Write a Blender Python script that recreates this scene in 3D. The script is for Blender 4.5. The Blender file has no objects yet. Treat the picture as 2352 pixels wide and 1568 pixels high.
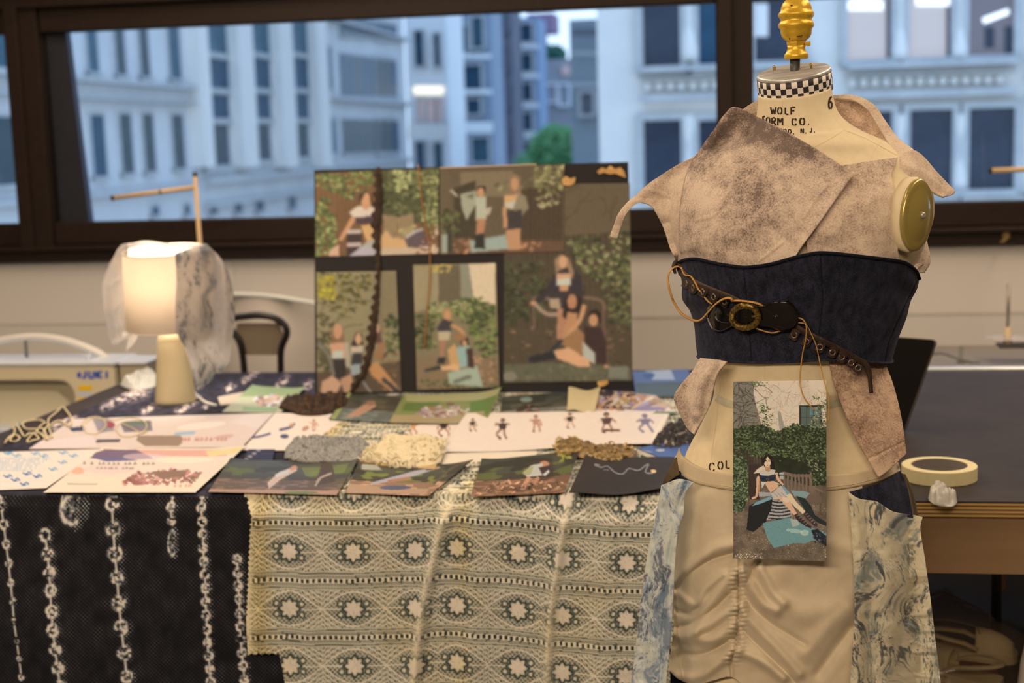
import bpy, math, random
import numpy as np
from mathutils import Vector, Matrix
from mathutils.bvhtree import BVHTree
S = bpy.context.scene
COL = S.collection
rnd = random.Random(7)
rng = np.random.default_rng(11)
V3 = lambda *a: np.array(a, float)

# ------------------------------------------------------------------ camera
FPX = 50/36*2352
YAW, PITCH, ROLL = map(math.radians, (8.754, 8.123, 1.768))
CAM = V3(0, 0, 1.56)
_F = V3(-math.sin(YAW)*math.cos(PITCH), math.cos(YAW)*math.cos(PITCH), -math.sin(PITCH))
_R0 = V3(math.cos(YAW), math.sin(YAW), 0)
_U0 = np.cross(_R0, _F)
_R = _R0*math.cos(ROLL) - _U0*math.sin(ROLL)
_U = _U0*math.cos(ROLL) + _R0*math.sin(ROLL)
cam_d = bpy.data.cameras.new('camera'); cam = bpy.data.objects.new('camera', cam_d); COL.objects.link(cam)
cam_d.sensor_width = 36; cam_d.lens = 50; cam_d.clip_start = .05; cam_d.clip_end = 400
cam.matrix_world = Matrix(((_R[0], _U[0], -_F[0], CAM[0]), (_R[1], _U[1], -_F[1], CAM[1]), (_R[2], _U[2], -_F[2], CAM[2]), (0, 0, 0, 1)))
cam_d.dof.use_dof = True; cam_d.dof.focus_distance = 2.13; cam_d.dof.aperture_fstop = 3.9; cam_d.dof.aperture_blades = 0
S.camera = cam

# ------------------------------------------------------------------ world and room light
w = bpy.data.worlds.new('dusk_sky'); S.world = w; w.use_nodes = True
nt = w.node_tree; bg = nt.nodes['Background']
tc = nt.nodes.new('ShaderNodeTexCoord'); sx = nt.nodes.new('ShaderNodeSeparateXYZ'); mr = nt.nodes.new('ShaderNodeMapRange'); mx = nt.nodes.new('ShaderNodeMix')
mx.data_type = 'RGBA'
nt.links.new(tc.outputs['Generated'], sx.inputs[0]); nt.links.new(sx.outputs['Z'], mr.inputs['Value'])
mr.inputs['From Min'].default_value = 0; mr.inputs['From Max'].default_value = .8
nt.links.new(mr.outputs[0], mx.inputs[0])
mx.inputs[6].default_value = (.66, .84, 1.08, 1); mx.inputs[7].default_value = (.30, .53, 1.0, 1)
nt.links.new(mx.outputs[2], bg.inputs['Color']); bg.inputs['Strength'].default_value = 1.75
S.view_settings.view_transform = 'Standard'; S.view_settings.look = 'None'
S.view_settings.exposure = 0; S.view_settings.gamma = 1; S.view_settings.use_curve_mapping = False
S.cycles.use_denoising = True
S.cycles.max_bounces = 10; S.cycles.transparent_max_bounces = 16; S.cycles.diffuse_bounces = 4; S.cycles.glossy_bounces = 3
S.cycles.caustics_reflective = False; S.cycles.caustics_refractive = False
S.cycles.sample_clamp_indirect = 6

def area(name, loc, rot, sx_, sy_, power, col):
    l = bpy.data.lights.new(name, 'AREA'); l.shape = 'RECTANGLE'; l.size = sx_; l.size_y = sy_; l.energy = power; l.color = col
    o = bpy.data.objects.new(name, l); COL.objects.link(o); o.location = loc; o.rotation_euler = rot; return o
WARM = (1.0, .715, .47)
area('ceiling_lamp', (-1.7, 3.15, 3.12), (0, 0, 0), .35, 3.4, 60, WARM)
area('ceiling_lamp', (1.5, 3.15, 3.12), (0, 0, 0), .35, 3.4, 62, WARM)
area('ceiling_lamp', (-1.2, -1.6, 3.05), (math.radians(28), 0, 0), 3.6, .5, 150, WARM)

# ------------------------------------------------------------------ rays from photograph pixels to real planes
def ray(px, py): return _F + _R*((px-1176)/FPX) - _U*((py-784)/FPX)
def rays(px, py):
    px = np.asarray(px, float)[..., None]; py = np.asarray(py, float)[..., None]
    return _F + _R*((px-1176)/FPX) - _U*((py-784)/FPX)
def on_plane(px, py, p0, n):
    d = rays(px, py); n = np.asarray(n, float)
    t = ((np.asarray(p0, float)-CAM) @ n)/(d @ n)
    return CAM + d*t[..., None]
def to_px(p):
    q = np.asarray(p, float)-CAM; z = q @ _F
    return 1176+FPX*(q @ _R)/z, 784-FPX*(q @ _U)/z
TZ = .90
def T(px, py, h=0.): return on_plane(px, py, (0, 0, TZ+h), (0, 0, 1))
def WY(px, py, Y):
    d = rays(px, py); return CAM + d*((np.asarray(Y, float)-CAM[1])/d[..., 1])[..., None]
def WX(px, py, X): return on_plane(px, py, (X, 0, 0), (1, 0, 0))
# dress form frame: e_r to the right, e_s away from the camera
_d = ray(1822, 300); ES = V3(_d[0], _d[1], 0); ES /= np.linalg.norm(ES); ER = V3(ES[1], -ES[0], 0)
FD = 2.20
AX = V3(ES[0]*FD, ES[1]*FD, 0)
def F(px, py, s=0.):
    d = rays(px, py); s = np.asarray(s, float)
    t = (FD+s)/(d @ ES)
    return CAM + d*t[..., None]
PPM = FPX/FD

# ------------------------------------------------------------------ colour
def lin(c):
    c = np.asarray(c, float)/255.
    return np.where(c <= .04045, c/12.92, ((c+.055)/1.055)**2.4)
ILL = V3(.95, .76, .58)
def A(r, g, b, k=1.): return tuple(np.clip(lin((r, g, b))/(ILL*k), .002, .92))
def X(r, g, b, k=1.): return tuple(np.clip(lin((r, g, b))/k, .002, .95))

# ------------------------------------------------------------------ materials
def _nodes(name):
    m = bpy.data.materials.new(name); m.use_nodes = True
    return m, m.node_tree.nodes, m.node_tree.links, m.node_tree.nodes['Principled BSDF']
def M(name, col, rough=.6, metal=0., spec=.5, noise=None, bump=None, sheen=0., coat=0., emit=None, alpha=None, stretch=(1, 1, 1), thresh=None, trans=0., detail=6.):
    """noise=(scale, colour2[, colour3]); bump=(scale, distance)"""
    m, N, L, B = _nodes(name)
    B.inputs['Base Color'].default_value = (*col, 1); B.inputs['Roughness'].default_value = rough; B.inputs['Metallic'].default_value = metal
    B.inputs['Specular IOR Level'].default_value = spec
    if sheen: B.inputs['Sheen Weight'].default_value = sheen; B.inputs['Sheen Roughness'].default_value = .5
    if coat: B.inputs['Coat Weight'].default_value = coat; B.inputs['Coat Roughness'].default_value = .08
    if noise or bump:
        tcn = N.new('ShaderNodeTexCoord'); mp = N.new('ShaderNodeMapping'); mp.inputs['Scale'].default_value = stretch
        L.new(tcn.outputs['Object'], mp.inputs[0])
    if noise:
        nz = N.new('ShaderNodeTexNoise'); nz.inputs['Scale'].default_value = noise[0]; nz.inputs['Detail'].default_value = detail; nz.inputs['Roughness'].default_value = .65
        L.new(mp.outputs[0], nz.inputs['Vector'])
        cr = N.new('ShaderNodeValToRGB'); e = cr.color_ramp.elements
        lo, hi = thresh or (.35, .65)
        e[0].position = lo; e[0].color = (*col, 1); e[1].position = hi; e[1].color = (*noise[1], 1)
        if len(noise) > 2:
            q = e.new((lo+hi)/2); q.color = (*noise[2], 1)
        L.new(nz.outputs['Fac'], cr.inputs[0]); L.new(cr.outputs[0], B.inputs['Base Color'])
    if bump:
        nb = N.new('ShaderNodeTexNoise'); nb.inputs['Scale'].default_value = bump[0]; nb.inputs['Detail'].default_value = 5
        L.new(mp.outputs[0], nb.inputs['Vector'])
        bp = N.new('ShaderNodeBump'); bp.inputs['Distance'].default_value = bump[1]; bp.inputs['Strength'].default_value = 1
        L.new(nb.outputs['Fac'], bp.inputs['Height']); L.new(bp.outputs[0], B.inputs['Normal'])
    if emit:
        B.inputs['Emission Color'].default_value = (*emit[0], 1); B.inputs['Emission Strength'].default_value = emit[1]
    if alpha is not None: B.inputs['Alpha'].default_value = alpha
    if trans:
        tr = N.new('ShaderNodeBsdfTranslucent'); mxs = N.new('ShaderNodeMixShader'); mxs.inputs[0].default_value = trans
        src = B.inputs['Base Color'].links[0].from_socket if B.inputs['Base Color'].links else None
        if src: L.new(src, tr.inputs['Color'])
        else: tr.inputs['Color'].default_value = (*col, 1)
        out = N['Material Output']; L.new(B.outputs[0], mxs.inputs[1]); L.new(tr.outputs[0], mxs.inputs[2]); L.new(mxs.outputs[0], out.inputs['Surface'])
    return m
def MV(name, rough=.6, spec=.3, bump=None, trans=0., coat=0.):
    """material that shows the printed colours stored on the mesh"""
    m, N, L, B = _nodes(name)
    at = N.new('ShaderNodeVertexColor'); at.layer_name = 'print'
    L.new(at.outputs['Color'], B.inputs['Base Color']); B.inputs['Roughness'].default_value = rough; B.inputs['Specular IOR Level'].default_value = spec
    if coat: B.inputs['Coat Weight'].default_value = coat; B.inputs['Coat Roughness'].default_value = .25
    if bump:
        tcn = N.new('ShaderNodeTexCoord'); nb = N.new('ShaderNodeTexNoise'); nb.inputs['Scale'].default_value = bump[0]
        L.new(tcn.outputs['Object'], nb.inputs['Vector']); bp = N.new('ShaderNodeBump'); bp.inputs['Distance'].default_value = bump[1]
        L.new(nb.outputs['Fac'], bp.inputs['Height']); L.new(bp.outputs[0], B.inputs['Normal'])
    return m

# ------------------------------------------------------------------ objects
def props(o, label=None, cat=None, group=None, kind=None):
    if label: o['label'] = label
    if cat: o['category'] = cat
    if group: o['group'] = group
    if kind: o['kind'] = kind
    return o
def thing(name, label, cat, loc, group=None):
    o = bpy.data.objects.new(name, None); COL.objects.link(o); o.location = tuple(map(float, loc)); o.empty_display_size = .05
    return props(o, label, cat, group)
def wloc(p):
    v = V3(0, 0, 0)
    while p is not None: v = v + np.array(p.location); p = p.parent
    return v
def mesh_obj(name, co, faces, mat, parent=None, smooth=True, loc=None, colors=None):
    """co in world coordinates (n,3); faces = (m,4) array or list of polygons"""
    co = np.asarray(co, float).reshape(-1, 3)
    me = bpy.data.meshes.new(name)
    if loc is None:
        loc = V3((co[:, 0].min()+co[:, 0].max())/2, (co[:, 1].min()+co[:, 1].max())/2, co[:, 2].min())
    loc = np.asarray(loc, float)
    c = co-loc
    if isinstance(faces, np.ndarray):
        nf, k = faces.shape
        me.vertices.add(len(c)); me.vertices.foreach_set('co', c.ravel())
        me.loops.add(nf*k); me.loops.foreach_set('vertex_index', faces.ravel().astype(np.int32))
        me.polygons.add(nf); me.polygons.foreach_set('loop_start', np.arange(0, nf*k, k, dtype=np.int32)); me.polygons.foreach_set('loop_total', np.full(nf, k, np.int32))
        me.update(calc_edges=True); me.validate()
    else:
        me.from_pydata([tuple(v) for v in c], [], [tuple(f) for f in faces]); me.update()
    if smooth: me.polygons.foreach_set('use_smooth', np.ones(len(me.polygons), bool))
    if colors is not None:
        at = me.color_attributes.new('print', 'FLOAT_COLOR', 'POINT')
        cc = np.ones((len(co), 4)); cc[:, :3] = np.asarray(colors).reshape(-1, 3)
        at.data.foreach_set('color', cc.ravel())
    if mat: me.materials.append(mat)
    o = bpy.data.objects.new(name, me); COL.objects.link(o)
    if parent: o.parent = parent; loc = loc-wloc(parent)
    o.location = tuple(loc)
    return o
def grid_faces(nu, nv, close_u=False):
    """vertex index = j*nu+i"""
    i = np.arange(nu if close_u else nu-1); j = np.arange(nv-1)
    I, J = np.meshgrid(i, j); I2 = (I+1) % nu
    return np.stack([J*nu+I, J*nu+I2, (J+1)*nu+I2, (J+1)*nu+I], -1).reshape(-1, 4)
def grid_obj(name, P, mat, parent=None, close_u=False, thick=0., colors=None, smooth=True, off=0., loc=None):
    nv, nu = P.shape[:2]
    o = mesh_obj(name, P.reshape(-1, 3), grid_faces(nu, nv, close_u), mat, parent, smooth, loc, colors)
    if thick:
        md = o.modifiers.new('thickness', 'SOLIDIFY'); md.thickness = thick; md.offset = off; md.use_even_offset = False
    return o
class MB:
    """collects shapes into one mesh"""
    def __init__(s): s.v = []; s.f = []
    def add(s, v, f):
        n = len(s.v); s.v += [np.asarray(q, float) for q in v]; s.f += [tuple(i+n for i in q) for q in f]; return s
    def box(s, lo, hi, bev=0.):
        lo = np.minimum(lo, hi)*1.; hi = np.maximum(lo, hi)*1.
        return s.obox((np.asarray(lo)+hi)/2, V3(1, 0, 0), V3(0, 1, 0), V3(0, 0, 1), (np.asarray(hi)-lo)/2, bev)
    def obox(s, c, a, b, n, h, bev=0.):
        c = np.asarray(c, float); ax = (np.asarray(a, float), np.asarray(b, float), np.asarray(n, float)); h = np.asarray(h, float)
        if bev <= 0:
            v = [c+ax[0]*h[0]*i+ax[1]*h[1]*j+ax[2]*h[2]*k for k in (-1, 1) for j in (-1, 1) for i in (-1, 1)]
            return s.add(v, [(0, 2, 3, 1), (4, 5, 7, 6), (0, 1, 5, 4), (2, 6, 7, 3), (0, 4, 6, 2), (1, 3, 7, 5)])
        v = []; idx = {}
        for k in (-1, 1):
            for j in (-1, 1):
                for i in (-1, 1):
                    for q in range(3):
                        hh = h.copy(); hh = hh-bev; hh[q] = h[q]
                        idx[(i, j, k, q)] = len(v); v.append(c+ax[0]*hh[0]*i+ax[1]*hh[1]*j+ax[2]*hh[2]*k)
        f = []
        for q in range(3):
            a1, a2 = (q+1) % 3, (q+2) % 3
            for sg in (-1, 1):
                r = []
                for (p1, p2) in ((-1, -1), (1, -1), (1, 1), (-1, 1)):
                    t = [0, 0, 0]; t[q] = sg; t[a1] = p1; t[a2] = p2; r.append(idx[(*t, q)])
                f.append(tuple(r if sg > 0 else r[::-1]))
            for p1 in (-1, 1):
                for p2 in (-1, 1):
                    r = []
                    for sg, qq in ((-1, a1), (1, a1), (1, a2), (-1, a2)):
                        t = [0, 0, 0]; t[q] = sg; t[a1] = p1; t[a2] = p2; r.append(idx[(*t, qq)])
                    f.append(tuple(r))
        for i in (-1, 1):
            for j in (-1, 1):
                for k in (-1, 1): f.append((idx[(i, j, k, 0)], idx[(i, j, k, 1)], idx[(i, j, k, 2)]))
        return s.add(v, f)
    def tube(s, pts, r, n=8, closed=False, flat=1., up=None):
        pts = [np.asarray(p, float) for p in pts]; m = len(pts); v = []; f = []
        rr = r if hasattr(r, '__len__') else [r]*m
        prev = None
        for i in range(m):
            a = pts[(i-1) % m] if (closed or i > 0) else pts[0]; b = pts[(i+1) % m] if (closed or i < m-1) else pts[-1]
            t = b-a; t = t/(np.linalg.norm(t)+1e-12)
            if up is not None: q = np.cross(t, up)
            elif prev is None: q = np.cross(t, V3(0, 0, 1)) if abs(t[2]) < .9 else np.cross(t, V3(0, 1, 0))
            else: q = prev-t*(prev @ t)
            q = q/(np.linalg.norm(q)+1e-12); prev = q; bn = np.cross(t, q)
            for k in range(n):
                an = 2*math.pi*k/n; v.append(pts[i]+q*math.cos(an)*rr[i]+bn*math.sin(an)*rr[i]*flat)
        for i in range(m if closed else m-1):
            for k in range(n):
                a0 = i*n+k; a1 = i*n+(k+1) % n; i2 = ((i+1) % m)*n; f.append((a0, a1, i2+(k+1) % n, i2+k))
        if not closed: f += [tuple(range(n))[::-1], tuple(range((m-1)*n, m*n))]
        return s.add(v, f)
    def lathe(s, c, prof, n=32, a=V3(1, 0, 0), b=V3(0, 1, 0), up=V3(0, 0, 1), caps=True):
        c = np.asarray(c, float); v = []; f = []
        for (r, z) in prof:
            for k in range(n):
                an = 2*math.pi*k/n; v.append(c+a*math.cos(an)*r+b*math.sin(an)*r+up*z)
        m = len(prof)
        for i in range(m-1):
            for k in range(n): f.append((i*n+k, i*n+(k+1) % n, (i+1)*n+(k+1) % n, (i+1)*n+k))
        if caps: f += [tuple(range(n))[::-1], tuple(range((m-1)*n, m*n))]
        return s.add(v, f)
    def prism(s, poly, ext):
        """poly: (n,3) planar outline, ext: extrusion vector"""
        poly = [np.asarray(p, float) for p in poly]; n = len(poly)
        return s.add(poly+[p+ext for p in poly], [tuple(range(n)), tuple(range(n, 2*n))[::-1]]+[(i, i+n, (i+1) % n+n, (i+1) % n) for i in range(n)])
    def obj(s, name, mat, parent=None, smooth=False, loc=None): return mesh_obj(name, np.array(s.v), s.f, mat, parent, smooth, loc)

def smooth_line(pts, n, closed=False):
    """Catmull-Rom through pts resampled to n points by length"""
    p = np.asarray(pts, float)
    if len(p) == 2: return p[0]+(p[1]-p[0])*np.linspace(0, 1, n)[:, None]
    q = np.vstack([p[-1:], p, p[:2]]) if closed else np.vstack([2*p[0]-p[1], p, 2*p[-1]-p[-2]])
    out = []
    for i in range(1, len(q)-2):
        t = np.linspace(0, 1, 14, endpoint=False)[:, None]
        a, b, c, d = q[i-1], q[i], q[i+1], q[i+2]
        out.append(.5*((2*b)+(c-a)*t+(2*a-5*b+4*c-d)*t*t+(3*b-a-3*c+d)*t**3))
    out = np.vstack(out+[q[-2:-1]])
    L = np.r_[0, np.cumsum(np.linalg.norm(np.diff(out, axis=0), axis=1))]
    x = np.linspace(0, L[-1], n)
    return np.stack([np.interp(x, L, out[:, k]) for k in range(p.shape[1])], 1)
def line(pts, n):
    p = np.asarray(pts, float); L = np.r_[0, np.cumsum(np.linalg.norm(np.diff(p, axis=0), axis=1))]
    x = np.linspace(0, L[-1], n); return np.stack([np.interp(x, L, p[:, k]) for k in range(p.shape[1])], 1)
def coons(top, bot, left, right, nu, nv, sm=True):
    """pixel curves: top/bot run left to right, left/right run top to bottom -> (nv,nu,2)"""
    g = smooth_line if sm else line
    t, b, l, r = g(top, nu), g(bot, nu), g(left, nv), g(right, nv)
    u = np.linspace(0, 1, nu)[None, :, None]; v = np.linspace(0, 1, nv)[:, None, None]
    return (1-v)*t[None]+v*b[None]+(1-u)*l[:, None]+u*r[:, None]-((1-u)*(1-v)*t[0]+u*(1-v)*t[-1]+(1-u)*v*b[0]+u*v*b[-1])
def seg_dist(P, pts):
    """distance from (...,2) points to a polyline"""
    pts = np.asarray(pts, float); best = np.full(P.shape[:-1], 1e9)
    for a, b in zip(pts[:-1], pts[1:]):
        d = b-a; t = np.clip(((P-a) @ d)/(d @ d+1e-9), 0, 1)
        best = np.minimum(best, np.linalg.norm(P-(a+t[..., None]*d), axis=-1))
    return best
def ridge(P, pts, w, amp, sm=True, taper=True):
    q = smooth_line(pts, 24) if sm else np.asarray(pts, float)
    d = seg_dist(P, q)
    return amp*np.exp(-(d/w)**2)
def vnoise(P, sc, seed=0, octv=3):
    """value noise over (...,2) or (...,3) points -> about -1..1"""
    P = np.asarray(P, float)/sc; out = 0; am = 1; tot = 0
    D = P.shape[-1]
    for o in range(octv):
        i = np.floor(P).astype(np.int64); f = P-i; f = f*f*(3-2*f); acc = 0
        for c in range(2**D):
            h = np.full(P.shape[:-1], seed*7919+o*104729, np.int64); wgt = 1.
            for k in range(D):
                bit = (c >> k) & 1
                h = (h*1103515245 + (i[..., k]+bit)*(12345 + 668265263*(k+1))) & 0x7fffffff
                h = ((h ^ (h >> 13))*1274126177) & 0x7fffffff
                wgt = wgt*(f[..., k] if bit else 1-f[..., k])
            acc = acc+wgt*((h ^ (h >> 16)) & 0xffff)/32767.5
        out = out+am*(acc-1); tot += am; am *= .5; P = P*2.03
    return out/tot

# ------------------------------------------------------------------ print canvases (colours stored on the points of a real sheet)
class Cv:
    def __init__(s, w_, h_, tr, base=(200, 200, 200)):
        """w_ x h_ points, tr maps photograph pixels to canvas positions"""
        s.w, s.h, s.tr = w_, h_, tr; s.a = np.ones((h_, w_, 3))*np.asarray(base, float)
        s.yy, s.xx = np.mgrid[0:h_, 0:w_].astype(float)
    def _poly(s, p, c, al=1., raw=False):
        q = np.asarray(p, float) if raw else s.tr(np.asarray(p, float))
        x0, y0 = np.floor(q.min(0)).astype(int); x1, y1 = np.ceil(q.max(0)).astype(int)+1
        x0 = max(x0, 0); y0 = max(y0, 0); x1 = min(x1, s.w); y1 = min(y1, s.h)
        if x0 >= x1 or y0 >= y1: return
        xx = s.xx[y0:y1, x0:x1]; yy = s.yy[y0:y1, x0:x1]; ins = np.zeros(xx.shape, bool)
        for (ax_, ay_), (bx, by) in zip(q, np.roll(q, -1, 0)):
            if ay_ == by: continue
            cnd = ((ay_ > yy) != (by > yy)) & (xx < (bx-ax_)*(yy-ay_)/(by-ay_)+ax_); ins ^= cnd
        reg = s.a[y0:y1, x0:x1]; cc = np.asarray(c, float); reg[ins] = reg[ins]*(1-al)+cc*al
    def poly(s, p, c, al=1.): s._poly(p, c, al); return s
    def ell(s, x, y, rx, ry, c, rot=0., al=1.):
        t = np.linspace(0, 2*math.pi, 15)[:-1]; cr, sr = math.cos(math.radians(rot)), math.sin(math.radians(rot))
        s._poly(np.stack([x+rx*np.cos(t)*cr-ry*np.sin(t)*sr, y+rx*np.cos(t)*sr+ry*np.sin(t)*cr], 1), c, al); return s
    def line(s, pts, w_, c, al=1., sm=True):
        p = smooth_line(pts, max(6, len(pts)*4)) if sm and len(pts) > 2 else np.asarray(pts, float)
        d = np.gradient(p, axis=0); n = np.stack([-d[:, 1], d[:, 0]], 1)/(np.linalg.norm(d, axis=1)[:, None]+1e-9)
        ww = np.interp(np.linspace(0, 1, len(p)), np.linspace(0, 1, len(w_)), w_)[:, None] if hasattr(w_, '__len__') else w_
        s._poly(np.vstack([p+n*ww/2, (p-n*ww/2)[::-1]]), c, al); return s
    def rect(s, x0, y0, x1, y1, c, al=1.): s._poly([(x0, y0), (x1, y0), (x1, y1), (x0, y1)], c, al); return s
    def leaves(s, n, reg, cols, size, al=1., seed=1, asp=.5):
        """scatter leaf shapes inside polygon reg"""
        r = random.Random(seed); reg = np.asarray(reg, float); lo, hi = reg.min(0), reg.max(0); k = 0; tries = 0
        while k < n and tries < n*6:
            tries += 1; x = r.uniform(lo[0], hi[0]); y = r.uniform(lo[1], hi[1])
            ins = False
            for (a, b), (c, d) in zip(reg, np.roll(reg, -1, 0)):
                if (b > y) != (d > y) and x < (c-a)*(y-b)/(d-b)+a: ins = not ins
            if not ins: continue
            k += 1; z = size*r.uniform(.6, 1.4); cc = np.array(r.choice(cols))*r.uniform(.85, 1.15)
            s.ell(x, y, z, z*asp, cc, r.uniform(-60, 60), al)
        return s
    def twigs(s, n, x0, y0, x1, y1, c, w_, ln, al=.8, seed=1):
        r = random.Random(seed)
        for _ in range(n):
            x, y = r.uniform(x0, x1), r.uniform(y0, y1); an = r.uniform(0, 6.28); p = [(x, y)]
            for k in range(4): an += r.uniform(-.6, .6); x += math.cos(an)*ln/4; y += math.sin(an)*ln/4; p.append((x, y))
            s.line(p, w_, c, al)
        return s
    def grain(s, amp, sc=2., seed=3, region=None):
        P = np.stack([s.xx, s.yy], -1); nz = vnoise(P, sc, seed)[..., None]; s.a += nz*amp if region is None else nz*amp*region[..., None]; return s
    def colors(s, k=1.): return np.clip(lin(np.clip(s.a, 0, 255))/(ILL*k), .003, .92)
def homog(src, dst):
    Am = []; bb = []
    for (x, y), (u, v) in zip(src, dst):
        Am += [[x, y, 1, 0, 0, 0, -u*x, -u*y], [0, 0, 0, x, y, 1, -v*x, -v*y]]; bb += [u, v]
    h = np.append(np.linalg.solve(np.array(Am, float), np.array(bb, float)), 1).reshape(3, 3)
    def f(p):
        p = np.asarray(p, float); q = np.c_[p, np.ones(len(p))] @ h.T; return q[:, :2]/q[:, 2:]
    return f
def sheet_canvas(px4, P4, res, base):
    """px4: photograph corners tl,tr,br,bl; P4 the same corners in space; res metres per point"""
    P4 = [np.asarray(p, float) for p in P4]
    wu = max(np.linalg.norm(P4[1]-P4[0]), np.linalg.norm(P4[2]-P4[3])); hv = max(np.linalg.norm(P4[3]-P4[0]), np.linalg.norm(P4[2]-P4[1]))
    nu = max(4, int(wu/res)+1); nv = max(4, int(hv/res)+1)
    return Cv(nu, nv, homog(px4, [(0, 0), (nu-1, 0), (nu-1, nv-1), (0, nv-1)]), base)
def sheet_obj(name, cv, P4, mat, parent=None, bend=None, thick=.0006, k=1.):
    u = np.linspace(0, 1, cv.w)[None, :, None]; v = np.linspace(0, 1, cv.h)[:, None, None]
    P4 = [np.asarray(p, float) for p in P4]
    P = (1-v)*((1-u)*P4[0]+u*P4[1])+v*((1-u)*P4[3]+u*P4[2])
    if bend is not None: P = P+bend(u[..., 0]+0*v[..., 0], v[..., 0]+0*u[..., 0])
    return grid_obj(name, P, mat, parent, thick=thick, colors=cv.colors(k), off=-1)
# ================================================================== ROOM SHELL
WALL_Y = 5.2
m_frame = M('dark_bronze_frame', X(50, 40, 37, 1.25), .5, spec=.25, noise=(40, X(43, 34, 31, 1.25)))
m_wall = M('painted_wall', A(205, 188, 168, .80), .8, spec=.2, bump=(220, .0004))
m_wall2 = M('painted_panel', A(198, 182, 163, .80), .8, spec=.2, bump=(220, .0004))
m_ceil = M('ceiling_paint', (.5, .48, .44), .9)
m_floor = M('floor_vinyl', (.10, .085, .07), .5, noise=(6, (.14, .12, .10)))
m_glass = bpy.data.materials.new('window_glass'); m_glass.use_nodes = True
_n, _l = m_glass.node_tree.nodes, m_glass.node_tree.links; _n.remove(_n['Principled BSDF'])
_t = _n.new('ShaderNodeBsdfTransparent'); _g = _n.new('ShaderNodeBsdfGlossy'); _mx = _n.new('ShaderNodeMixShader'); _fr = _n.new('ShaderNodeFresnel')
_t.inputs[0].default_value = (.95, .97, .97, 1); _g.inputs['Roughness'].default_value = .02; _fr.inputs['IOR'].default_value = 1.35
_l.new(_fr.outputs[0], _mx.inputs[0]); _l.new(_t.outputs[0], _mx.inputs[1]); _l.new(_g.outputs[0], _mx.inputs[2]); _l.new(_mx.outputs[0], _n['Material Output'].inputs['Surface'])

def struct(name, lo, hi, mat, bev=0., label=None):
    o = MB().box(V3(*lo), V3(*hi), bev).obj(name, mat); return props(o, label, None, None, 'structure')
XL, XR, YB, ZC = -4.2, 4.2, -3.2, 3.2
ZWB = float(WY(1470, 480, WALL_Y)[2]); ZWT = float(WY(1640, 8, WALL_Y)[2])
ZFB = ZWB-.150
struct('floor', (XL, YB, -.08), (XR, WALL_Y+.2, 0), m_floor)
struct('ceiling', (XL, YB, ZC), (XR, WALL_Y+.2, ZC+.1), m_ceil)
m_dimwall = M('dimmed_wall', (.16, .14, .12), .9)  # unseen walls coloured dark so reflections and bounce read as a dim room
struct('wall_left', (XL-.1, YB, 0), (XL, WALL_Y+.2, ZC), m_dimwall)
struct('wall_right', (XR, YB, 0), (XR+.1, WALL_Y+.2, ZC), m_dimwall)
struct('wall_front', (XL, YB-.1, 0), (XR, YB, ZC), m_dimwall)
wb = struct('wall_back', (XL, WALL_Y, 0), (XR, WALL_Y+.2, ZFB), m_wall2)
xj = float(WY(541, 640, WALL_Y)[0]); zj = float(WY(300, 742, WALL_Y)[2])
for a, b in ((XL, xj-.001), (xj+.001, xj+2.4), (xj+2.402, XR)):
    MB().box(V3(a, WALL_Y-.004, zj), V3(b, WALL_Y, ZFB-.004), .004).obj('wall_panel', m_wall, wb)
struct('wall_back_upper', (XL, WALL_Y, ZWT+.34), (XR, WALL_Y+.2, ZC), m_wall)
# windows: three glazed openings between two mullions
xa0, xa1 = float(WY(38, 300, WALL_Y)[0]), float(WY(110, 300, WALL_Y)[0])
xb0, xb1 = float(WY(1645, 200, WALL_Y)[0]), float(WY(1730, 200, WALL_Y)[0])
def mullion(name, x0, x1):
    o = MB().box(V3(x0, WALL_Y-.03, ZFB), V3(x1, WALL_Y+.045, ZWT+.34), .004).obj(name, m_frame); props(o, 'dark brown metal mullion between two panes', None, None, 'structure')
    MB().box(V3(x0+.004, WALL_Y-.052, ZFB+.02), V3((x0+x1)/2-.006, WALL_Y-.028, ZWT+.3), .004).obj('cover_strip', m_frame, o)
    return o
mullion('trim_1', xa0, xa1); mullion('trim_2', xb0, xb1)
sill = struct('trim_3', (XL, WALL_Y-.05, ZFB), (XR, WALL_Y+.045, ZFB+.045), m_frame, .004, 'dark bronze sill rail under the windows')
MB().box(V3(XL, WALL_Y-.075, ZFB+.045), V3(XR, WALL_Y+.045, ZFB+.062), .003).obj('sill_nosing', m_frame, sill)
head = struct('trim_4', (XL, WALL_Y-.05, ZWT+.09), (XR, WALL_Y+.045, ZWT+.34), m_frame, .004, 'dark bronze head rail above the windows')
MB().box(V3(XL, WALL_Y-.09, ZWT+.15), V3(XR, WALL_Y-.05, ZWT+.34), .004).obj('head_nosing', m_frame, head)
def window(name, x0, x1, label):
    w_ = thing(name, label, None, ((x0+x1)/2, WALL_Y, ZWB)); w_['kind'] = 'structure'
    MB().box(V3(x0, WALL_Y-.012, ZFB+.062), V3(x1, WALL_Y+.045, ZWB), .006).obj('bottom_rail', m_frame, w_)
    MB().box(V3(x0, WALL_Y-.012, ZWT), V3(x1, WALL_Y+.045, ZWT+.09), .006).obj('top_rail', m_frame, w_)
    MB().box(V3(x0, WALL_Y+.02, ZWB-.01), V3(x1, WALL_Y+.026, ZWT+.01)).obj('pane', m_glass, w_)
    return w_
window('window_1', XL, xa0, 'left pane in dark bronze frame, mostly out of view')
win2 = window('window_2', xa1, xb0, 'wide middle pane over the work table')
window('window_3', xb1, XR, 'right pane behind the dress form')
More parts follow.
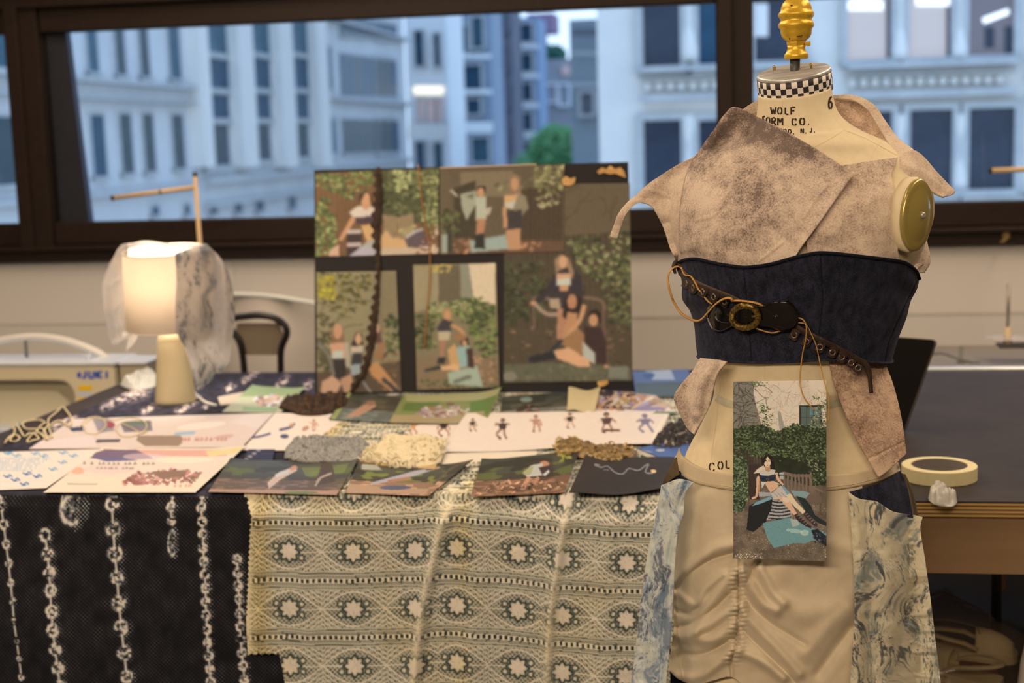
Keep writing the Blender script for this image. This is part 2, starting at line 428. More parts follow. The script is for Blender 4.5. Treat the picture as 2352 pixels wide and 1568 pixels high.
# steel fin standing outside the left end of the middle pane
fin = [WY(70, 55, WALL_Y+.05), WY(149, 55, WALL_Y+.05), WY(207, 520, WALL_Y+.05), WY(80, 530, WALL_Y+.05)]
MB().prism(fin, V3(0, .04, 0)).obj('steel_fin', M('slate_fin', X(52, 56, 72, .8), .6, noise=(9, X(46, 50, 66, .8))), win2)
# window catch on the right sill
ct = thing('window_catch', 'small brass window catch on the dark right sill', 'latch', WY(2310, 548, WALL_Y-.06))
p = WY(2312, 535, WALL_Y-.06); q = WY(2306, 550, WALL_Y-.08)
m_brass = M('worn_brass', A(190, 150, 90), .35, metal=.8)
MB().box(p-V3(.012, 0, .02), p+V3(.012, .03, .012), .003).obj('catch_plate', m_brass, ct)
MB().tube([p+V3(0, -.005, 0), p+V3(0, -.02, -.01), q+V3(0, -.005, -.004), q+V3(-.012, -.005, -.008)], .004).obj('catch_lever', m_brass, ct)

# ================================================================== OUTSIDE
m_stone = M('pale_limestone', (.68, .68, .67), .85, spec=.1, noise=(.7, (.60, .60, .61)))
m_stone2 = M('pale_limestone_ledge', (.56, .56, .55), .85, spec=.1, noise=(2.5, (.46, .47, .47)))
m_stone3 = M('bright_limestone', (.84, .80, .74), .85, spec=.1, noise=(1.2, (.77, .74, .70)))
m_win = M('blue_window', (.015, .055, .10), .4, spec=.15, noise=(.8, (.04, .105, .17)))
m_wing = M('grey_window', (.03, .055, .07), .4, spec=.15, noise=(.8, (.09, .12, .14)))
m_wind = M('dark_window', (.012, .022, .045), .2, spec=.4, noise=(1.2, (.03, .045, .075)))
m_wint = M('teal_window', (.02, .075, .11), .4, spec=.15, noise=(1.1, (.08, .16, .22)))
m_lit = M('lit_window', (.3, .3, .3), .5, emit=(X(172, 160, 158), .85), noise=None)
m_tube = M('office_light', (.9, .9, .9), .5, emit=((.95, .97, 1.0), 1.1))
m_dim = M('dim_lit_window', (.08, .08, .1), .4, emit=(X(100, 96, 104), .8))
m_blind = M('blind', (.6, .62, .64), .7, emit=(X(180, 190, 200), .35))
m_street = M('street', (.15, .16, .17), .9)
struct('ground', (-60, 8, -16.2), (60, 140, -16), m_street)

# --- office block on the left, its facade runs away from the window
XC = float(ray(930, 300)[0]/ray(930, 300)[1]*46)
lb = thing('office_block', 'pale stone office block on the left seen at a slant, with tall dark windows', 'building', (XC-5, 32, -16))
yA, yB = float(WX(-420, 300, XC)[1]), float(WX(936, 300, XC)[1])
MB().box(V3(XC-12, yA, -16), V3(XC, yB, 16)).obj('facade', m_stone, lb)
def lwin(x0, y0, x1, y1, mat, name='window', dep=.045):
    xm, ym = (x0+x1)/2, (y0+y1)/2
    a, b = float(WX(x0, ym, XC)[1]), float(WX(x1, ym, XC)[1]); z0, z1 = float(WX(xm, y1, XC)[2]), float(WX(xm, y0, XC)[2])
    f = MB(); t = .12 if b-a > .8 else .06
    f.box(V3(XC, a-t, z0-t), V3(XC+.04, a, z1+t)); f.box(V3(XC, b, z0-t), V3(XC+.04, b+t, z1+t)); f.box(V3(XC, a, z1), V3(XC+.04, b, z1+t)); f.box(V3(XC, a-t, z0-t), V3(XC+.10, b+t, z0))
    o = f.obj(name, m_stone2, lb)
    MB().box(V3(XC, a, z0), V3(XC+dep, b, z1)).obj('window_pane', mat, o)
for r in ((195, 40, 218, 165), (260, 40, 281, 172), (316, 40, 336, 176), (384, 50, 408, 181)): lwin(*r, m_wing if r[0] in (260, 316) else m_wint)
for r in ((208, 264, 237, 405), (274, 262, 299, 398), (327, 262, 350, 394), (394, 264, 418, 387)): lwin(*r, m_wing if r[0] > 270 else m_win)
for x0, x1, yb in ((467, 521, 380), (572, 616, 367), (664, 704, 360)):
    for k, (a, b) in enumerate(((30, 122), (130, 203), (214, 272), (280, yb))): lwin(x0, a, x1, b, (m_wint, m_win, m_win, m_wing)[k])
for xs, y0, y1, y2, y3 in (((740, 760), 108, 112, 206, 210), ((748, 770), 273, 274, 352, 350)): lwin(xs[0], y0, xs[1], y2, m_wint)
E8 = (778, 794, 810, 826, 842, 858, 876, 893, 910)
for a, b in zip(E8[:-1], E8[1:]):
    f = (a-778)/130
    lwin(a+1.5, 124+18*f, b-1.5, 222+0*f, m_win if a % 3 else m_wing); lwin(a+6, 274+4*f, b+4, 352-5*f, m_win if a % 2 else m_wing); lwin(a+1, 38+22*f, b-2, 80+9*f, m_win)
lwin(-24, 60, 12, 155, m_wint); lwin(-30, 268, 28, 425, m_wing)
for r in ((480, 468, 494, 490), (536, 464, 552, 488), (584, 460, 602, 484), (660, 452, 676, 478), (420, 470, 432, 492), (345, 474, 360, 494)): lwin(*r, m_win)
for x0, x1, ya, yb_ in ((-200, 442, 198, 208), (-200, 442, 236, 240), (-200, 442, 418, 428), (455, 720, 386, 398), (455, 720, 432, 440), (735, 936, 92, 98), (735, 936, 236, 244), (735, 936, 362, 370)):
    xm = (x0+x1)/2; a, b = float(WX(x0, 300, XC)[1]), float(WX(x1, 300, XC)[1])
    z1, z0 = float(WX(x1, ya, XC)[2]), float(WX(x1, yb_, XC)[2])
    MB().box(V3(XC, a, z0), V3(XC+.22, b, z1)).obj('ledge', m_stone2, lb)
for x0, x1 in ((528, 562), (625, 655), (712, 735), (436, 458)):
    a, b = float(WX(x0, 300, XC)[1]), float(WX(x1, 300, XC)[1]); MB().box(V3(XC, a, float(WX(x0, 385, XC)[2])), V3(XC+.3, b, 14)).obj('pier', m_stone3, lb)

# --- block facing the window on the right
RY = 30.
rb = thing('office_block', 'pale block behind the dress form with lit office windows and stone pilasters', 'building', (WY(1900, 300, RY)[0], RY+3, -16))
xr0, xr1 = float(WY(1374, 200, RY)[0]), float(WY(4200, 200, RY)[0])
MB().box(V3(xr0, RY, -16), V3(xr1, RY+7, 14)).obj('facade', m_stone3, rb)
def rwin(x0, y0, x1, y1, mat, Y=RY, par=rb, name='window', fm=m_stone2, t=.14):
    xm, ym = (x0+x1)/2, (y0+y1)/2
    a, b = float(WY(x0, ym, Y)[0]), float(WY(x1, ym, Y)[0]); z0, z1 = float(WY(xm, y1, Y)[2]), float(WY(xm, y0, Y)[2])
    f = MB(); f.box(V3(a-t, Y-.2, z0-t), V3(a, Y, z1+t)); f.box(V3(b, Y-.2, z0-t), V3(b+t, Y, z1+t)); f.box(V3(a, Y-.2, z1), V3(b, Y, z1+t)); f.box(V3(a-t, Y-.3, z0-t), V3(b+t, Y, z0))
    o = f.obj(name, fm, par)
    pn = MB().box(V3(a, Y-.06, z0), V3(b, Y, z1)).obj('window_pane', mat, o)
    return o
def rbar(x0, y0, x1, y1, o, mat, name='ceiling_light', Y=RY-.09):
    P = [WY(x0, y0, Y), WY(x1, y0, Y), WY(x1, y1, Y), WY(x0, y1, Y)]
    MB().prism(P, V3(0, .03, 0)).obj(name, mat, o)
rwin(1477, -60, 1562, 155, m_wind); rwin(1605, -60, 1665, 155, m_win)
o = rwin(1733, -60, 1838, 140, m_wind); rbar(1734, 8, 1764, 84, o, m_blind, 'blind')
o = rwin(1946, -60, 2045, 137, m_lit); rbar(1948, 2, 2028, 23, o, m_tube); rbar(2036, -40, 2045, 137, o, m_wind, 'blind')
o = rwin(2087, -60, 2182, 132, m_lit); rbar(2104, -6, 2180, 13, o, m_tube); rbar(2174, 14, 2182, 130, o, m_wind, 'blind')
o = rwin(2223, -60, 2326, 127, m_dim)
MB().prism([WY(2256, 42, RY-.09), WY(2316, 20, RY-.09), WY(2318, 32, RY-.09), WY(2260, 54, RY-.09)], V3(0, .03, 0)).obj('ceiling_light', m_tube, o)
rbar(2262, 62, 2284, 110, o, m_wind, 'chair'); rbar(2308, 60, 2326, 124, o, m_wind, 'blind')
for r in ((1480, 276, 1566, 442), (1606, 276, 1668, 442), (1731, 256, 1800, 445), (1952, 256, 2046, 446), (2087, 252, 2184, 446), (2222, 248, 2326, 446)): rwin(*r, m_wind)
for k in range(6):
    for ya, yb_ in ((-60, 124), (246, 446)): rwin(2400+k*140, ya-k*2.6, 2500+k*140, yb_-k*2.6, m_wind)
for x0, x1 in ((1568, 1599), (2052, 2081), (2189, 2217)):
    for ya, yb_ in ((-60, 140), (262, 440)):
        c = WY((x0+x1)/2, yb_, RY-.1); r_ = float(WY(x1, 100, RY)[0]-WY(x0, 100, RY)[0])/2; h = float(WY(x0, ya, RY)[2]-WY(x0, yb_, RY)[2])
        MB().lathe(c, [(r_*1.35, 0), (r_*1.35, .2), (r_*1.1, .45), (r_*.8, .7), (r_*.75, h-.6), (r_*1.1, h-.2), (r_*1.1, h)], 16).obj('pilaster', m_stone3, rb, True)
for x0, x1 in ((1474, 1668), (1732, 1872), (1944, 2330), (2360, 3300)):
    for ya, yb_, dp in ((152, 164, .5), (176, 182, .25), (216, 232, .4), (446, 460, .45)):
        k = -.02*(x0-1474)
        a, b = float(WY(x0, 200, RY)[0]), float(WY(x1, 200, RY)[0]); z1, z0 = float(WY((x0+x1)/2, ya+k, RY)[2]), float(WY((x0+x1)/2, yb_+k, RY)[2])
        MB().box(V3(a, RY-dp, z0), V3(b, RY, z1)).obj('ledge', m_stone2, rb)
    n = int((x1-x0)/26)
    for k in range(n):
        c = WY(x0+13+k*26, 200-.02*(x0-1474+k*26), RY-.12); MB().lathe(c+V3(0, 0, -.1), [(.02, 0), (.09, .05), (.09, .16), (.02, .2)], 8, V3(1, 0, 0), V3(0, 1, 0)).obj('boss', m_stone3, rb, True)

# --- far side of the street between the two blocks
def block(name, label, x0, x1, ytop, Y, mat, dep=3):
    a, b = float(WY(x0, 250, Y)[0]), float(WY(x1, 250, Y)[0]); zt = float(WY((x0+x1)/2, ytop, Y)[2])
    t_ = thing(name, label, 'building', ((a+b)/2, Y+dep/2, -16))
    MB().box(V3(a, Y, -16), V3(b, Y+dep, zt)).obj('facade', mat, t_); return t_
m_c1 = M('white_stucco', (.85, .86, .86), .85, spec=.1); m_c2 = M('blue_grey_stone', (.27, .33, .42), .85, spec=.1, noise=(.5, (.33, .39, .47)))
m_c3 = M('mauve_brick', (.15, .16, .20), .85, spec=.1, noise=(.4, (.19, .19, .22))); m_c4 = M('beige_brick', (.33, .34, .36), .85, spec=.1, noise=(.4, (.39, .39, .40)))
m_c5 = M('blue_stone', (.27, .36, .50), .85, spec=.1); m_grey = M('grey_cornice', (.30, .35, .38), .85, spec=.1); m_mauve = M('mauve_chimney', (.24, .17, .26), .9)
m_lamp = M('street_sconce', (.9, .8, .6), .5, emit=((1., .86, .62), 1.15)); m_pink = M('warm_lit_window', (.3, .25, .25), .5, emit=(X(165, 150, 165), .6))
b1 = block('corner_house', 'narrow white house with a glowing awning, in the street gap right of the slanted block', 937, 1032, -40, 48, m_c1)
for r in ((955, 72, 974, 152), (1000, 78, 1012, 152)): rwin(*r, m_win, 48, b1, t=.06)
for r in ((962, 226, 975, 278), (983, 228, 1000, 280), (1006, 228, 1018, 280)): rwin(*r, m_pink, 48, b1, t=.06)
for r in ((958, 326, 978, 400), (1000, 328, 1018, 400)): rwin(*r, m_wint, 48, b1, t=.06)
rbar(938, 196, 1030, 208, b1, m_c1, 'awning', 47.6); rbar(950, 198, 1018, 217, b1, m_lamp, 'awning_light', 47.5); rbar(938, 284, 1030, 318, b1, m_stone3, 'balcony_front', 47.2)
b2 = block('apartment_house', 'blue grey stone house with dark balcony windows, in the middle of the street gap', 1036, 1132, -40, 56, m_c2)
for r in ((1066, 150, 1106, 212), (1074, 228, 1104, 262), (1050, 60, 1075, 120), (1086, 40, 1110, 110), (1086, 316, 1124, 372)): rwin(*r, m_wint if r[1] > 300 or r[1] < 70 else m_win, 56, b2, t=.08)
rbar(1048, 205, 1130, 216, b2, m_c1, 'balcony_front', 55.4); rbar(1050, 280, 1132, 305, b2, m_c1, 'balcony_front', 55.4); rbar(1046, 124, 1128, 134, b2, m_c1, 'balcony_front', 55.4)
b3 = block('brick_tower', 'dark mauve brick tower in the street gap beside the blue stone house', 1130, 1180, -60, 62, m_c3)
for k in range(4): rwin(1146, 20+k*90, 1164, 70+k*90, m_c3, 62, b3, t=.1, fm=m_c3)
b4 = block('bay_fronted_house', 'blue stone house with stacked bay windows left of the beige brick house', 1178, 1240, 40, 66, m_c5)
for k in range(5): rwin(1190, 56+k*68, 1222, 96+k*68, m_win, 66, b4, t=.1); rbar(1180, 100+k*68, 1238, 112+k*68, b4, m_c1, 'bay_sill', 65.6)
b5 = block('brick_house', 'beige brick house with plants on its roof, above the green tree', 1236, 1318, 136, 70, m_c4)
for r in ((1252, 196, 1278, 232), (1286, 196, 1306, 240)): rwin(*r, m_c4, 70, b5, t=.1, fm=m_c1)
rbar(1290, 150, 1312, 172, b5, m_pink, 'lit_sign', 69.8)
for k in range(26):
    x, y = rnd.uniform(1236, 1296), rnd.uniform(118, 140)
    MB().lathe(WY(x, y, 70.5+rnd.random()), [(.05, -.4), (.3, -.15), (.3, .15), (.05, .4)], 6).obj('roof_shrub', M('roof_leaves', (.02, .09, .06), .9) if k == 0 else bpy.data.materials['roof_leaves'], b5, True)
b6 = block('chimney_stack', 'mauve chimney block against the bright patch of sky', 1216, 1276, 30, 84, m_mauve, 3)
for ch in b6.children:
    ch.data.transform(Matrix.Translation((0, 0, 0)))
    zc = float(WY(1240, 74, 84)[2])-b6.location.z
    for v in ch.data.vertices:
        if v.co.z+ch.location.z < 5: v.co.z = zc-ch.location.z
MB().box(V3(float(WY(1240, 80, 84)[0])-.3, 84.5, -16), V3(float(WY(1240, 80, 84)[0])+.3, 85.1, float(WY(1240, 72, 84)[2]))).obj('flue', m_mauve, b6)
b7 = block('corniced_house', 'grey stone house with a bracketed cornice beside the pale right block', 1312, 1384, 44, 44, m_grey)
for ya, yb_, dp in ((66, 82, .5), (118, 126, .3), (190, 198, .3)): rbar(1314, ya, 1384, yb_, b7, m_c3 if ya == 66 else m_stone2, 'cornice', 44-dp)
rwin(1336, 214, 1362, 262, m_c3, 44, b7, t=.1)
tr = thing('street_tree', 'bright green street tree above the mood board top edge', 'tree', (*WY(1275, 300, 52)[:2], -16))
tcx = WY(1275, 330, 52)
MB().tube([V3(tcx[0], 52, -16), V3(tcx[0]+.1, 52, -6), V3(tcx[0], 52, -1)], [.35, .28, .15]).obj('trunk', M('bark', (.08, .06, .05), .9), tr)
lv = []; lf = []
for k in range(2600):
    a, b = rng.uniform(0, 2*math.pi), rng.uniform(-1, 1); rr = rng.uniform(.4, 1)**.4; cxy = rng.choice([0, 1, 2], p=[.55, .25, .2])
    off = ((0, 0, 0, 1.0), (1.0, 0, -.1, .6), (-.7, 0, -.75, .95))[cxy]
    c = tcx+V3(off[0], off[1], off[2]-.35)+V3(math.cos(a)*math.sqrt(1-b*b)*1.0, math.sin(a)*math.sqrt(1-b*b)*1.0, b*1.05)*rr*off[3]
    u_ = rng.normal(size=3); u_ /= np.linalg.norm(u_); v_ = np.cross(u_, rng.normal(size=3)); v_ /= np.linalg.norm(v_); n0 = len(lv)
    lv += [c+u_*.16, c+v_*.08, c-u_*.16, c-v_*.08]; lf.append((n0, n0+1, n0+2, n0+3))
mesh_obj('crown', np.array(lv), lf, M('tree_leaves', (.16, .40, .19), .8, noise=(2.5, (.30, .58, .26)), trans=.4), tr, False)['kind'] = 'stuff'
# ================================================================== DRESS FORM
UP = V3(0, 0, 1)
m_canvas = M('cream_canvas', A(232, 203, 157, .98), .75, spec=.25, noise=(60, A(225, 195, 148, .98)), bump=(1400, .0003))
m_gold = M('gold_paint', A(222, 170, 48, .85), .36, metal=.3, spec=.5, noise=(45, A(196, 146, 36, .85)), bump=(160, .0006))
m_steel = M('brushed_steel', A(216, 200, 182, .85), .42, metal=.55, noise=(14, A(170, 156, 140, .9)), stretch=(1, 6, 1))
m_iron = M('dark_iron_pole', A(60, 54, 50), .5, metal=.4, noise=(60, A(90, 84, 78)))
m_plate = M('gold_arm_plate', A(158, 132, 66, .85), .3, metal=.35, coat=.6)
m_ink = M('stencil_ink', A(56, 44, 34, .8), .8, spec=.1)
m_check_w = M('check_white', A(224, 214, 200, .8), .5)
m_check_b = M('check_black', A(38, 34, 36, .8), .5)
m_seam = M('seam_thread', A(200, 170, 124, .8), .9)
m_tape = M('waist_tape', A(186, 172, 138, .8), .8, noise=(80, A(170, 156, 124, .8)))

form = thing('dress_form', 'cream canvas dress form with gold finial and checked neck band', 'dress form', (AX[0], AX[1], 0))
ROWS = np.array([  # cx, cy, half width, front ratio, back ratio, lean toward viewer, lean to left
 (1823, 166, 80, .95, .95, 14, 5), (1825, 207, 80.5, .95, .95, 14, 5), (1827, 240, 84, .95, .95, 11, 4), (1831, 268, 91, .95, .95, 8, 3),
 (1838, 290, 106, .88, .9, 6, 2), (1838, 310, 138, .74, .8, 4, 1), (1838, 331, 186, .60, .65, 2, 0), (1838, 355, 229, .52, .55, 0, 0),
 (1838, 385, 264, .51, .55, 0, 0), (1838, 430, 288, .56, .55, 0, 0), (1838, 490, 298, .64, .6, 0, 0), (1836, 560, 283, .72, .6, 0, 0),
 (1834, 620, 268, .78, .58, 0, 0), (1830, 690, 250, .76, .56, 0, 0), (1824, 760, 220, .74, .56, 0, 0), (1818, 830, 193, .74, .6, 0, 0),
 (1815, 905, 178, .75, .65, 0, 0), (1815, 980, 209, .74, .68, 0, 0), (1815, 1060, 249, .72, .70, 0, 0), (1815, 1150, 270, .70, .75, 0, 0),
 (1815, 1250, 278, .70, .78, 0, 0), (1815, 1400, 274, .68, .75, 0, 0), (1815, 1640, 255, .65, .68, 0, 0)], float)
SKEW = -.16
for _r in ROWS:
    if _r[1] >= 355: _r[0] -= 5; _r[2] -= 9
    if 600 < _r[1] < 700: _r[2] -= 9
def row_at(cy):
    return np.array([np.interp(cy, ROWS[:, 1], ROWS[:, k]) for k in range(7)])
def rings(cys, n, grow=0., phi=None):
    """grow in metres; phi range in radians, front is pi/2"""
    ys = np.array(cys, float); out = []
    sm = smooth_line(ROWS, 500); R_ = np.stack([np.interp(ys, sm[:, 1], sm[:, k]) for k in range(7)], 1); R_[:, 1] = ys
    ph = np.linspace(0, 2*math.pi, n, endpoint=False) if phi is None else np.linspace(phi[0], phi[1], n)
    for cx, cy, W, rf, rb, ta, ro in R_:
        c = F(cx, cy, 0.); a = W/PPM+grow; ta, ro = math.radians(ta), math.radians(ro)
        r_ = ER*math.cos(ro)+UP*math.sin(ro); f_ = (-ES*math.cos(ta)-UP*math.sin(ta))
        co, si = np.cos(ph), np.sin(ph)
        b = np.where(si > 0, rf, rb)*(W/PPM)+grow
        out.append(c+r_*(a*co)[:, None]+f_*(b*si-SKEW*a*co*0-0)[:, None]-ES*(-SKEW*a*co*(1 if cy > 300 else .0))[:, None]*1.)
    return np.array(out)
ys = np.r_[np.linspace(207, 400, 44), np.linspace(408, 1640, 90)]
PB = rings(ys, 96)
body_co = PB.reshape(-1, 3); bf = grid_faces(96, len(ys), True)
caps = [tuple(range(96))[::-1], tuple(range((len(ys)-1)*96, len(ys)*96))]
body = mesh_obj('torso', body_co, [tuple(f) for f in bf]+caps, m_canvas, form)
BV = BVHTree.FromPolygons([tuple(v) for v in body_co], [tuple(f) for f in bf]+caps)
def smap(px, py, bvh=None, blur=0, beyond=.05):
    """distance s of the first surface met through photograph points; outside the outline it is carried on from the nearest edge"""
    bvh = bvh or BV; px = np.asarray(px, float); py = np.asarray(py, float)
    D = rays(px, py); sh = px.shape; D2 = D.reshape(-1, 3); out = np.full(len(D2), np.nan)
    for i, d in enumerate(D2):
        h = bvh.ray_cast(Vector(CAM), Vector(d))
        if h[0] is not None: out[i] = (np.array(h[0])-AX) @ ES
    miss = np.isnan(out)
    if miss.any() and not miss.all():
        P = np.stack([px.ravel(), py.ravel()], 1); H = P[~miss]; hs = out[~miss]
        st = max(1, len(H)//1500)
        Hs, ss = H[::st], hs[::st]
        for i in np.where(miss)[0]:
            dd = (Hs-P[i])**2; k = dd.sum(1).argmin(); out[i] = ss[k]+beyond*math.sqrt(dd[k].sum())/PPM
    elif miss.all(): out[:] = 0
    out = out.reshape(sh)
    if blur and out.ndim == 2:
        for _ in range(blur):
            p = np.pad(out, 1, mode='edge'); out = (p[:-2, 1:-1]+p[2:, 1:-1]+p[1:-1, :-2]+p[1:-1, 2:]+2*out)/6
    return out
def smap1(px, py, bvh=None): return float(smap(np.array([px]), np.array([py]), bvh)[0])
def ribbon(name, pts, w_, mat, parent, bvh=None, lift=.0008, n=None, sf=None):
    """flat strip of photograph width w_ laid on the surface"""
    p = smooth_line(pts, n or max(4, int(np.linalg.norm(np.diff(np.asarray(pts, float), axis=0), axis=1).sum()/5)+2))
    d = np.gradient(p, axis=0); nn = np.stack([-d[:, 1], d[:, 0]], 1)/(np.linalg.norm(d, axis=1)[:, None]+1e-9)
    G = np.stack([p+nn*w_/2, p-nn*w_/2], 1); s = smap(G[..., 0], G[..., 1], bvh)-lift if sf is None else sf(G[..., 0], G[..., 1])
    return F(G[..., 0], G[..., 1], s)
def strokes(name, lines, w_, mat, parent, bvh=None, lift=.0007, sf=None):
    m = MB()
    for l in lines:
        l = np.asarray(l, float); k = max(2, int(np.linalg.norm(np.diff(l, axis=0), axis=1).sum()/4)+2); P = ribbon('', line(l, k), w_, None, None, bvh, lift, k, sf)
        m.add(P.reshape(-1, 3), [tuple(f) for f in grid_faces(2, len(P))])
    return m.obj(name, mat, parent)
GL = {'W': [[(0, 0), (.24, 1)], [(.26, 1), (.5, .3)], [(.5, .3), (.74, 1)], [(.76, 1), (1, 0)]],
 'O': [[(.42, 0), (.12, .15), (0, .5), (.12, .85), (.42, 1)], [(.62, 0), (.9, .15), (1, .5), (.9, .85), (.62, 1)]],
 'L': [[(.1, 0), (.1, 1)], [(.3, 1), (1, 1)]], 'F': [[(.1, 0), (.1, 1)], [(.3, .02), (1, .02)], [(.3, .48), (.8, .48)]],
 'R': [[(.1, 0), (.1, 1)], [(.3, .02), (.8, .04), (.95, .24), (.8, .46), (.3, .5)], [(.5, .56), (1, 1)]],
 'M': [[(.05, 1), (.05, 0)], [(.18, .05), (.5, .6)], [(.5, .6), (.82, .05)], [(.95, 0), (.95, 1)]],
 'C': [[(.42, 0), (.12, .15), (0, .5), (.12, .85), (.42, 1)], [(.6, 0), (.85, .08), (.97, .28)], [(.6, 1), (.85, .92), (.97, .72)]],
 'D': [[(.1, 0), (.1, 1)], [(.3, .02), (.7, .06), (1, .3), (1, .7), (.7, .94), (.3, .98)]],
 'N': [[(.08, 1), (.08, 0)], [(.2, .05), (.8, .95)], [(.92, 1), (.92, 0)]],
 'J': [[(.75, 0), (.75, .8), (.5, 1), (.1, .85)]], '.': [[(.3, .93), (.6, .93)]], ',': [[(.5, .88), (.3, 1.15)]],
 '6': [[(.9, .03), (.45, .12), (.1, .45), (.08, .75), (.25, .97), (.45, 1)], [(.62, 1), (.92, .8), (.9, .55), (.6, .42), (.3, .5)]],
 'U': [[(.05, 0), (.05, .75), (.25, 1), (.7, 1), (.95, .75), (.95, 0)]], 'K': [[(.08, 0), (.08, 1)], [(.95, 0), (.15, .5)], [(.15, .5), (.98, 1)]], 'I': [[(.5, 0), (.5, 1)]]}
def glyphs(spec):
    """spec: (char, x0, y0, x1, y1)"""
    out = []
    for ch, x0, y0, x1, y1 in spec:
        for l in GL[ch]: out.append([(x0+(x1-x0)*a, y0+(y1-y0)*b) for a, b in l])
    return out
strokes('stencil_lettering', glyphs([('W', 1770, 246, 1782, 262), ('O', 1786, 247, 1796, 262), ('L', 1803, 247, 1811, 262.5), ('F', 1816, 246, 1827, 263)]), 3.6, m_ink, form)
strokes('stencil_lettering', glyphs([('F', 1752, 267, 1757, 285), ('O', 1760, 269, 1768, 286), ('R', 1772, 270, 1782, 288), ('M', 1786, 271, 1798, 288), ('C', 1819, 272, 1829, 288), ('O', 1837, 271, 1848, 287), ('.', 1854, 268, 1861, 287)]), 3.8, m_ink, form)
strokes('stencil_lettering', glyphs([('O', 1789, 295, 1796, 305), ('O', 1799, 296, 1806, 307), ('D', 1810, 297, 1817, 307), (',', 1820, 298, 1826, 307), ('N', 1839, 295, 1846, 306), ('.', 1848, 296, 1854, 306), ('J', 1859, 294, 1866, 304), ('.', 1869, 295, 1874, 304)]), 2.8, m_ink, form)
strokes('stencil_number', glyphs([('6', 1903, 221, 1911.5, 250)]), 4.2, m_ink, form)
strokes('stencil_lettering', glyphs([('C', 1629, 1063, 1641, 1082), ('O', 1649, 1060, 1660, 1077), ('L', 1667, 1057, 1676, 1075)]), 3.2, m_ink, form)
for p in ([(1797, 226), (1798, 262), (1799, 300), (1800, 345)], [(1940, 297), (1918, 312), (1890, 328), (1866, 340)], [(2024, 325), (2006, 350), (1996, 378)], [(1937, 297), (1990, 318), (2060, 356)], [(1757, 830), (1756, 878)], [(1655, 880), (1646, 960), (1632, 1060)], [(1880, 832), (1884, 876)]):
    strokes('seam', [p], 1.1, m_seam, form, None, .0005)
P = ribbon('', [(1641, 910), (1662, 922), (1690, 930), (1760, 937), (1850, 936), (1930, 925), (1965, 917)], 17, None, None, None, .0009)
grid_obj('waist_tape', P, m_tape, form)
# neck cap, checked band, pole, finial
ta, ro = math.radians(14), math.radians(5)
nr = ER*math.cos(ro)+UP*math.sin(ro); nf_ = -ES*math.cos(ta)-UP*math.sin(ta); nu_ = np.cross(nf_, nr); nu_ = nu_ if nu_[2] > 0 else -nu_; nu_ /= np.linalg.norm(nu_)
cP = F(1823, 166, 0.); Rn = 80.5/PPM
MB().lathe(cP, [(Rn*1.0, -.005), (Rn*1.012, -.002), (Rn*1.005, 0), (Rn*.975, .0022), (.012, .003)], 64, nr, nf_*.95, nu_).obj('neck_cap', m_steel, form, True)
bandn = 84
prof = [(Rn*1.012, -.004-.0268*k/3) for k in range(4)]
bm = MB().lathe(cP, prof, bandn, nr, nf_*.955, nu_, caps=False)
band = bm.obj('checked_band', m_check_w, form, True); band.data.materials.append(m_check_b)
for i, f in enumerate(band.data.polygons):
    r_, k_ = divmod(i, bandn); f.material_index = 1 if ((k_//2)+r_) % 2 else 0
md = band.modifiers.new('thickness', 'SOLIDIFY'); md.thickness = .0006; md.offset = 1
for x, y in ((1779, 160), (1864, 156)):
    MB().lathe(on_plane(x, y, cP+nu_*.003, nu_), [(.0022, -.001), (.0022, .004), (.003, .005), (.002, .0065)], 10, nr, nf_, nu_).obj('screw', m_brass, form, True)
MB().lathe(F(1826, 168, 0.), [(11/PPM, -.03), (11/PPM, .032)], 20).obj('neck_pole', m_iron, form, True)
FP = [(0, .5), (1, 10), (4, 18), (9, 25), (17, 31), (26, 33.5), (30, 34), (34, 37), (38, 39), (42, 39), (46, 36.5), (50, 34), (54, 35), (58, 38), (62, 39.2), (66, 38.5), (70, 35), (78, 34), (85, 32), (91, 28), (95, 23), (97, 20.5)]
c0 = F(1829, 136, 0.)
fin_ = MB().lathe(c0, [(r/PPM, (136-y)/PPM) for y, r in FP[::-1]], 40)
fo_ = fin_.obj('finial', m_gold, form, True)
MB().lathe(c0, [(20/PPM, 28/PPM), (21/PPM, 34/PPM), (21/PPM, 40/PPM)], 8).obj('finial_nut', m_gold, fo_)
MB().lathe(c0, [(24/PPM, 0), (26.5/PPM, 2/PPM), (26.5/PPM, 10/PPM), (24/PPM, 13/PPM), (20.5/PPM, 19/PPM), (19/PPM, 24/PPM), (20/PPM, 29/PPM)], 32).obj('finial_foot', m_gold, fo_, True)
bc = F(1848, 101, -.004)
MB().lathe(bc, [(4/PPM, 0), (4/PPM, 6/PPM), (6/PPM, 6/PPM), (6/PPM, 12/PPM), (2/PPM, 13/PPM)], 6, ES, UP, ER).obj('set_screw', m_gold, fo_)
for pts in ([(1830, 84), (1838, 83), (1843, 80), (1840, 86)], [(1814, 87), (1813, 91)], [(1816, 13), (1820, 12)]):
    G = np.array(pts, float); ss = -np.sqrt(np.maximum((33/PPM)**2-((G[:, 0]-1830)/PPM)**2, 0))-.0012
    MB().tube(list(F(G[:, 0], G[:, 1], ss)), .0007, 5).obj('paint_chip', m_ink, fo_)
